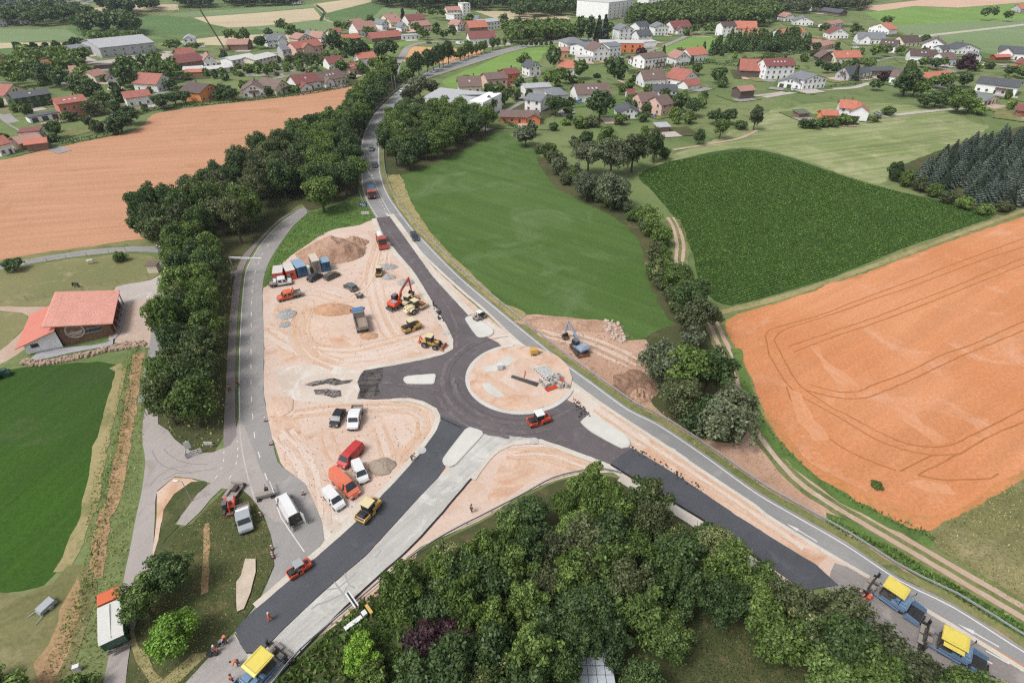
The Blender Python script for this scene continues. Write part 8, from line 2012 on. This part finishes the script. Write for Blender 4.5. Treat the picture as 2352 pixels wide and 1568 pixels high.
for px,lb in (([(0,693),(60,689),(150,676),(270,650),(340,636)],'front'),([(60,607),(110,602),(200,588),(290,578)],'back')):
    P = smooth(gp(px),3.5); root = empty('paddock_fence',P[0].to_3d(),0,f'light wooden fence along the {lb} of the horse paddock','fence')
    me = M().box((0,0,.6),(.1,.1,1.2)).mesh('post',[fw])
    for p in P: q = link('post',me,root); q.location = (p.x-P[0].x,p.y-P[0].y,0)
    part(root,'rail',fw,*[('beam',(a.x-P[0].x,a.y-P[0].y,1.0),(b.x-P[0].x,b.y-P[0].y,1.0),.04,.06) for a,b in zip(P[:-1],P[1:])],bevel=0)

def skin(name,mat,pts,edges,rad,parent=None,sub=1):
    me = bpy.data.meshes.new(name); me.from_pydata(pts,edges,[]); o = link(name,me,parent)
    sk = o.modifiers.new('skin','SKIN')
    for i,r in enumerate(rad): me.skin_vertices[0].data[i].radius = (r,r) if not isinstance(r,tuple) else r
    me.skin_vertices[0].data[0].use_root = True
    o.modifiers.new('sub','SUBSURF').levels = sub; o.modifiers[-1].render_levels = sub
    me.materials.append(mat)
    return o
def horse(px,py,rz,col,label):
    root = empty('horse',G(px,py),rz,label,'horse')
    P = [(-.5,0,1.15),(0,0,1.1),(.5,0,1.15),(.85,0,1.2),(1.15,0,.85),(1.3,0,.4),(1.45,0,.15),(-.72,0,1.2),(-.95,0,.7)]
    E_ = [(0,1),(1,2),(2,3),(3,4),(4,5),(5,6),(0,7),(7,8)]; R_ = [.30,.29,.28,.2,.15,.12,.08,.12,.05]
    for x0,b in ((.55,2),(-.55,0)):
        for y in (-.17,.17):
            k = len(P); P += [(x0,y,.85),(x0+(.05 if b else -.12),y,.45),(x0,y,.03)]; E_ += [(b,k),(k,k+1),(k+1,k+2)]; R_ += [.13,.07,.06]
    skin('body',pmat('horse_'+label[:5],S(*col),.7),P,E_,R_,root)
    part(root,'mane',BLK,('beam',(.75,0,1.42),(1.2,0,1.0),.06,.16),bevel=0)
horse(210,606,.3,(232,224,214),'white and brown horse grazing near the upper paddock edge'); horse(178,660,2.9,(40,34,34),'black horse grazing above the barn roof')

SKN,HELM = pmat('skin',S(206,156,130),.6),PNT['white']
def person(px,py,rz,shirt,trousers,pose,label,helmet=None):
    root = empty('person',G(px,py,.08),rz,label,'person','road workers')
    b = pose == 'bend'; s = .28 if pose == 'walk' else .06
    ch = (.42,0,1.12) if b else (.04,0,1.38); hd = (.68,0,1.2) if b else (.08,0,1.68)
    sh = (.36,1.1) if b else (0,1.38); ha = (.62,.55) if b else (.22,.85)
    P = [(0,0,.95),((.2,0,1.08) if b else (.02,0,1.18)),ch,(hd[0]*.6+ch[0]*.4,0,hd[2]*.6+ch[2]*.4),hd]
    E_ = [(0,1),(1,2),(2,3),(3,4)]; R_ = [.15,.14,(.12,.17),.06,.11]
    for y in (-1,1):
        k = len(P); P += [(0,y*.1,.88),(s*y*.5+.04,y*.12,.48),(s*y,y*.13,.08),(s*y+.14,y*.13,.05)]; E_ += [(0,k),(k,k+1),(k+1,k+2),(k+2,k+3)]; R_ += [.1,.07,.05,.045]
        k = len(P); P += [(sh[0],y*.2,sh[1]),(sh[0]+.04,y*.3,sh[1]-.28),(ha[0],y*.24,ha[1]+.12),(ha[0]+.05,y*.22,ha[1])]; E_ += [(2,k),(k,k+1),(k+1,k+2),(k+2,k+3)]; R_ += [.065,.05,.04,.035]
    skin('body',SKN,P,E_,R_,root)
    skin('jacket',shirt,P[:3]+P[9:12]+P[17:20],[(0,1),(1,2),(2,3),(3,4),(4,5),(2,6),(6,7),(7,8)],[.17,.165,(.15,.19),.08,.065,.055,.08,.065,.055],root)
    skin('trousers',trousers,[P[0]]+P[5:8]+P[13:16],[(0,1),(1,2),(2,3),(0,4),(4,5),(5,6)],[.165,.115,.085,.07,.115,.085,.07],root)
    part(root,'helmet' if helmet else 'hair',helmet or BLK,('cyl',(hd[0],0,hd[2]+.04),(hd[0],0,hd[2]+.15),.135,12,dict(r2=.08)),bevel=0)
HV,HR,BT,GT = pmat('hi_vis_orange',S(244,120,76),.7),pmat('hi_vis_red',S(238,84,56),.7),pmat('blue_shirt',S(110,130,160),.8),pmat('dark_trousers',S(70,72,80),.8)
person(621,1424,.5,HV,HV,'walk','worker in full orange walking on the new dark lane',HELM)
person(498,1497,-1,BT,HV,'walk','worker with blue shirt and orange trousers at the lane edge',HELM)
person(520,1478,2,HV,GT,'bend','worker in orange bending over the raw lane joint'); person(507,1483,.4,BT,GT,'bend','worker in blue kneeling beside the raw lane joint')
person(549,1526,3.5,HV,GT,'bend','worker in orange raking in front of the paver'); person(536,1566,1.2,HR,GT,'stand','worker in bright red beside the paver hopper')
person(1990,1380,.6,HR,HR,'bend','worker in red beside the screed of the first parked paver'); person(1977,1374,2,pmat('teal_shirt',S(60,86,104),.8),HV,'bend','worker with dark top next to the red worker at the paver')
person(528,898,.3,HV,GT,'walk','person in a pale orange top on the cycle path'); person(549,887,1.1,HR,GT,'walk','person in red walking on the edge of the side road')
person(1083,1176,.8,pmat('brown_red',S(140,66,44),.8),GT,'stand','person in dark red brown on the sand beside the milled lane'); person(946,1058,.8,BLK,BLK,'bend','dark clothed worker crouching at the lower yard kerb')
for x,y,lb in ((484,1505,'left black rubbish bag on the scraped lane'),(497,1502,'right black rubbish bag on the scraped lane')): obj_at('rubber_bucket',x,y,.1,.3,BLK,lb,'bag',('cyl',(0,0,0),(0,0,.45),.3,10,dict(r2=.4)),bevel=.05)

# ground litter, stones, drain
def scatter(name,px,n,size,mat,label,cat,h=.6,z=.2,seed=1,flat=.6):
    P = [(q.x,q.y) for q in gp(px)]; r = random.Random(seed); m = M(); k = 0
    x0,x1 = min(p[0] for p in P),max(p[0] for p in P); y0,y1 = min(p[1] for p in P),max(p[1] for p in P)
    while k < n:
        x,y = r.uniform(x0,x1),r.uniform(y0,y1)
        if not inside(x,y,P): n -= .2; continue
        s = size*r.uniform(.4,1.4); m.box((x,y,z+s*flat*.3),(s,s*r.uniform(.6,1),s*flat),r.uniform(0,3),top=r.uniform(.5,.8)); k += 1
    return tag(m.obj(name,mat),label,cat,None,'stuff')
st1 = pmat('field_stone',S(198,172,150),.9,var=.35,scale=.8,dirt=S(150,128,110))
scatter('stones',[(48,838),(60,826),(110,830),(200,812),(290,788),(330,786),(340,794),(260,806),(180,826),(90,842)],900,.55,st1,'bank of rough field stones along the barn terrace','stones',seed=2)
scatter('stones',[(902,1318),(925,1322),(940,1350),(958,1394),(945,1402),(925,1370)],300,.32,pmat('pale_rubble',S(206,206,202),.8,var=.2),'pale rubble stones filling the drain chute','stones',seed=3)
scatter('stones',[(1380,735),(1420,742),(1440,785),(1415,790),(1390,760)],60,.7,pmat('slab_bits',S(222,204,190),.8,var=.2),'broken pale slabs and roots at the corner of the green crop','rubble',seed=4)
clod = pmat('earth_clods',S(204,170,146),.95,var=.3,scale=1)
scatter('clods',[(610,700),(640,690),(860,520),(900,560),(1010,740),(1020,800),(860,835),(640,840),(612,780)],420,.13,clod,'small scattered earth clods over the upper yard','clods',seed=5,z=.16)
scatter('clods',[(625,920),(980,930),(990,990),(840,1160),(740,1240),(700,1120),(640,1060)],300,.12,clod,'small scattered earth clods over the lower yard','clods',seed=6,z=.16)
scatter('clods',[(1215,725),(1430,745),(1480,800),(1490,930),(1700,1015),(1850,1125),(1735,1125),(1510,960),(1330,840)],700,.25,clod,'crumbs of earth over the bare soil beside the main road','clods',seed=7,z=.12)
dk = pmat('asphalt_crumbs',S(66,62,62),.9,var=.3)
scatter('asphalt_crumbs',[(1310,905),(1345,940),(1360,960),(1330,960),(1318,925)],70,.25,dk,'dark asphalt crumbs at the raw edge of the ring','crumbs',seed=8)
scatter('asphalt_crumbs',[(1450,1022),(1560,1085),(1620,1125),(1600,1130),(1500,1065),(1445,1035)],120,.22,dk,'dark asphalt crumbs along the south east lane','crumbs',seed=9)
scatter('asphalt_crumbs',[(990,690),(1010,710),(1020,740),(1005,735)],60,.4,dk,'dark asphalt lumps beside the north arm kerb','crumbs',seed=10)
for c,lb in (((969,1036),'manhole ring on the lower yard kerb'),((1227,1014),'manhole ring on the kerb south of the roundabout'),((1026,765),'pale manhole slab at the north arm corner')): obj_at('manhole',c[0],c[1],.17,0,cn,lb,'manhole',('cyl',(0,0,0),(0,0,.08),.75,20),('cyl',(0,0,.08),(0,0,.14),.42,16),bevel=0)
sheet('wooden_mat',[(565,1284),(587,1286),(588,1315),(582,1340),(578,1362),(560,1400),(545,1405),(543,1385),(545,1340),(553,1325)],nx(),gmat('plaster_mat',S(222,206,188),S(206,188,170),None,.4,1,4,.08),'pale hardened concrete spill on the grass triangle',amp=.2)
# ---------------------------------------------------------------- crops, tufts, air
def tufts(name,px,n,h,w_,mat,label,cat,rows=None,seed=1,z=.06,avoid=()):
    """many small leaning blades; rows = (angle, spacing) lines them up"""
    P = [(q.x,q.y) for q in gp(px)]; r = np.random.RandomState(seed)
    x0,x1 = min(p[0] for p in P),max(p[0] for p in P); y0,y1 = min(p[1] for p in P),max(p[1] for p in P)
    X = r.uniform(x0,x1,n); Y = r.uniform(y0,y1,n)
    if rows:
        a,sp = math.radians(rows[0]),rows[1]; c,s = math.cos(a),math.sin(a)
        U,V_ = X*c+Y*s,-X*s+Y*c
        V_ = np.round(V_/sp)*sp+r.normal(0,sp*.07,n)+.5*np.sin(U*.03)
        X,Y = U*c-V_*s,U*s+V_*c
    ins = np.zeros(n,bool); j = len(P)-1
    for i in range(len(P)):
        xi,yi,xj,yj = *P[i],*P[j]; ins ^= ((yi > Y) != (yj > Y)) & (X < (xj-xi)*(Y-yi)/(yj-yi+1e-12)+xi); j = i
    X,Y = X[ins],Y[ins]; k = len(X)
    a = r.uniform(0,math.pi,k); s = r.uniform(.5,1.3,k); d = np.stack([np.cos(a),np.sin(a),np.zeros(k)],1)*(w_*s)[:,None]
    lean = np.stack([r.normal(0,.45,k),r.normal(0,.45,k),np.ones(k)],1)*(h*s)[:,None]
    C = np.stack([X,Y,np.full(k,z)],1)
    V = np.stack([C-d*.4,C+d*.4,C+d+lean*.7,C+lean,C-d+lean*.7],1).reshape(-1,3)
    me = bpy.data.meshes.new(name); me.vertices.add(5*k); me.vertices.foreach_set('co',V.ravel()); me.loops.add(5*k); me.loops.foreach_set('vertex_index',np.arange(5*k))
    me.polygons.add(k); me.polygons.foreach_set('loop_start',np.arange(0,5*k,5)); me.polygons.foreach_set('loop_total',np.full(k,5)); me.update(calc_edges=True); me.materials.append(mat)
    return tag(link(name,me),label,cat,None,'stuff')
cornleaf = leafmat('leaf_corn',S(128,162,82),S(108,144,66),None,.35); grassm = leafmat('leaf_grass',S(158,164,112),S(188,180,128),None,.3); drym = leafmat('leaf_dry',S(220,204,156),S(196,184,130),None,.25); greenm = leafmat('leaf_weed',S(126,154,88),S(104,132,70),None,.3)
ca = G(2100,560)-G(1682,702)
tufts('corn_plants',cornpx,210000,.3,.13,cornleaf,'rows of young green corn plants','corn',(math.degrees(math.atan2(ca.y,ca.x)),.95),3)
cropleaf = leafmat('leaf_crop',S(92,120,62),S(104,130,74),None,.3)
tufts('grass',[(888,408),(918,402),(945,465),(1000,548),(1080,626),(1150,692),(1212,723),(1190,740),(1130,690),(1020,594),(950,522),(912,470)],14000,.3,.1,drym,'tall dry grass between main road and green crop','grass',seed=4)
tufts('grass',[(290,800),(345,800),(330,1000),(318,1140),(290,1280),(240,1500),(225,1640),(60,1640),(120,1480),(190,1300),(215,1090),(262,950)],26000,.2,.09,grassm,'rough grass between the green field and the farm road','grass',seed=5)
tufts('grass',[(2132,1222),(2352,1100),(2600,970),(2600,1560),(2352,1402),(2150,1258)],26000,.18,.1,grassm,'coarse grass below the orange wheat','grass',seed=6)
tufts('grass',[(1700,860),(1740,960),(1800,1040),(1960,1158),(2150,1250),(2140,1225),(1960,1150),(1850,1080),(1760,980)],6000,.4,.14,greenm,'weeds along the edge of the orange wheat','weeds',seed=7)
tufts('grass',[(1900,1188),(2060,1266),(2352,1440),(2500,1540),(2352,1466),(2060,1294),(1900,1204)],9000,.5,.16,greenm,'dense weeds between track and main road','weeds',seed=8)
tufts('grass',[(706,490),(826,458),(864,503),(760,530),(700,566),(650,604),(617,657),(603,658),(641,565)],7000,.3,.12,greenm,'green grass on the bank behind the site huts','grass',seed=9)
tufts('undergrowth',[(640,1560),(820,1395),(905,1325),(960,1400),(1000,1560),(1000,1720),(500,1720)],9000,.5,.2,greenm,'undergrowth between guard rail and bottom wood','undergrowth',seed=10)
tufts('undergrowth',[(365,970),(385,700),(396,590),(545,600),(522,880),(515,1010),(490,1036),(452,1040),(402,1008)],6000,.4,.16,grassm,'undergrowth below the long tree belt','undergrowth',seed=11)
tufts('lawn_grass',[(1545,1400),(1640,1420),(1740,1470),(1850,1560),(1850,1700),(1530,1700),(1540,1520)],9000,.15,.1,leafmat('leaf_lawn',S(110,120,80),S(96,108,68),None,.25),'short dark grass of the clearing','grass',seed=12)
hm,t,b_,out = newmat('air'); t.nodes.remove(b_)
pv = t.nodes.new('ShaderNodeVolumePrincipled'); pv.inputs['Color'].default_value = (.80,.88,1,1); pv.inputs['Density'].default_value = .00009; pv.inputs['Anisotropy'].default_value = .2
t.links.new(pv.outputs[0],out.inputs['Volume'])
o = M().box((0,1950,39),(5400,4700,80)).obj('haze',hm); tag(o,'thin pale summer haze over the whole valley','haze',None,'stuff')
tufts('grass',[(524,1122),(590,1160),(612,1200),(628,1257),(630,1300),(600,1362),(545,1440),(428,1568),(350,1660),(290,1660),(350,1290),(440,1205)],16000,.14,.08,grassm,'grass of the triangle below the junction','grass',seed=13)

# things that would share a label are told apart by their order across the view
same = {}
for o in COL.objects:
    if o.parent is None and o.get('category') and o.get('kind') not in ('structure','stuff'): same.setdefault(o['label'],[]).append(o)
def across(o):
    x,y,z = o.location
    return F*x/(y*CT+(H0-z)*ST)
for lb,L in same.items():
    n = len(L)
    if 1 < n <= 12:
        L.sort(key=across)
        for i,o in enumerate(L):
            t_ = ('left of two alike','right of two alike')[i] if n == 2 else ('leftmost' if i == 0 else 'rightmost' if i == n-1 else ('second','third','fourth','fifth','sixth','seventh','eighth','ninth','tenth','eleventh')[i-1]+' from left')+' of those alike'
            o['label'] = ' '.join(lb.split()[:16-len(t_.split())])+', '+t_
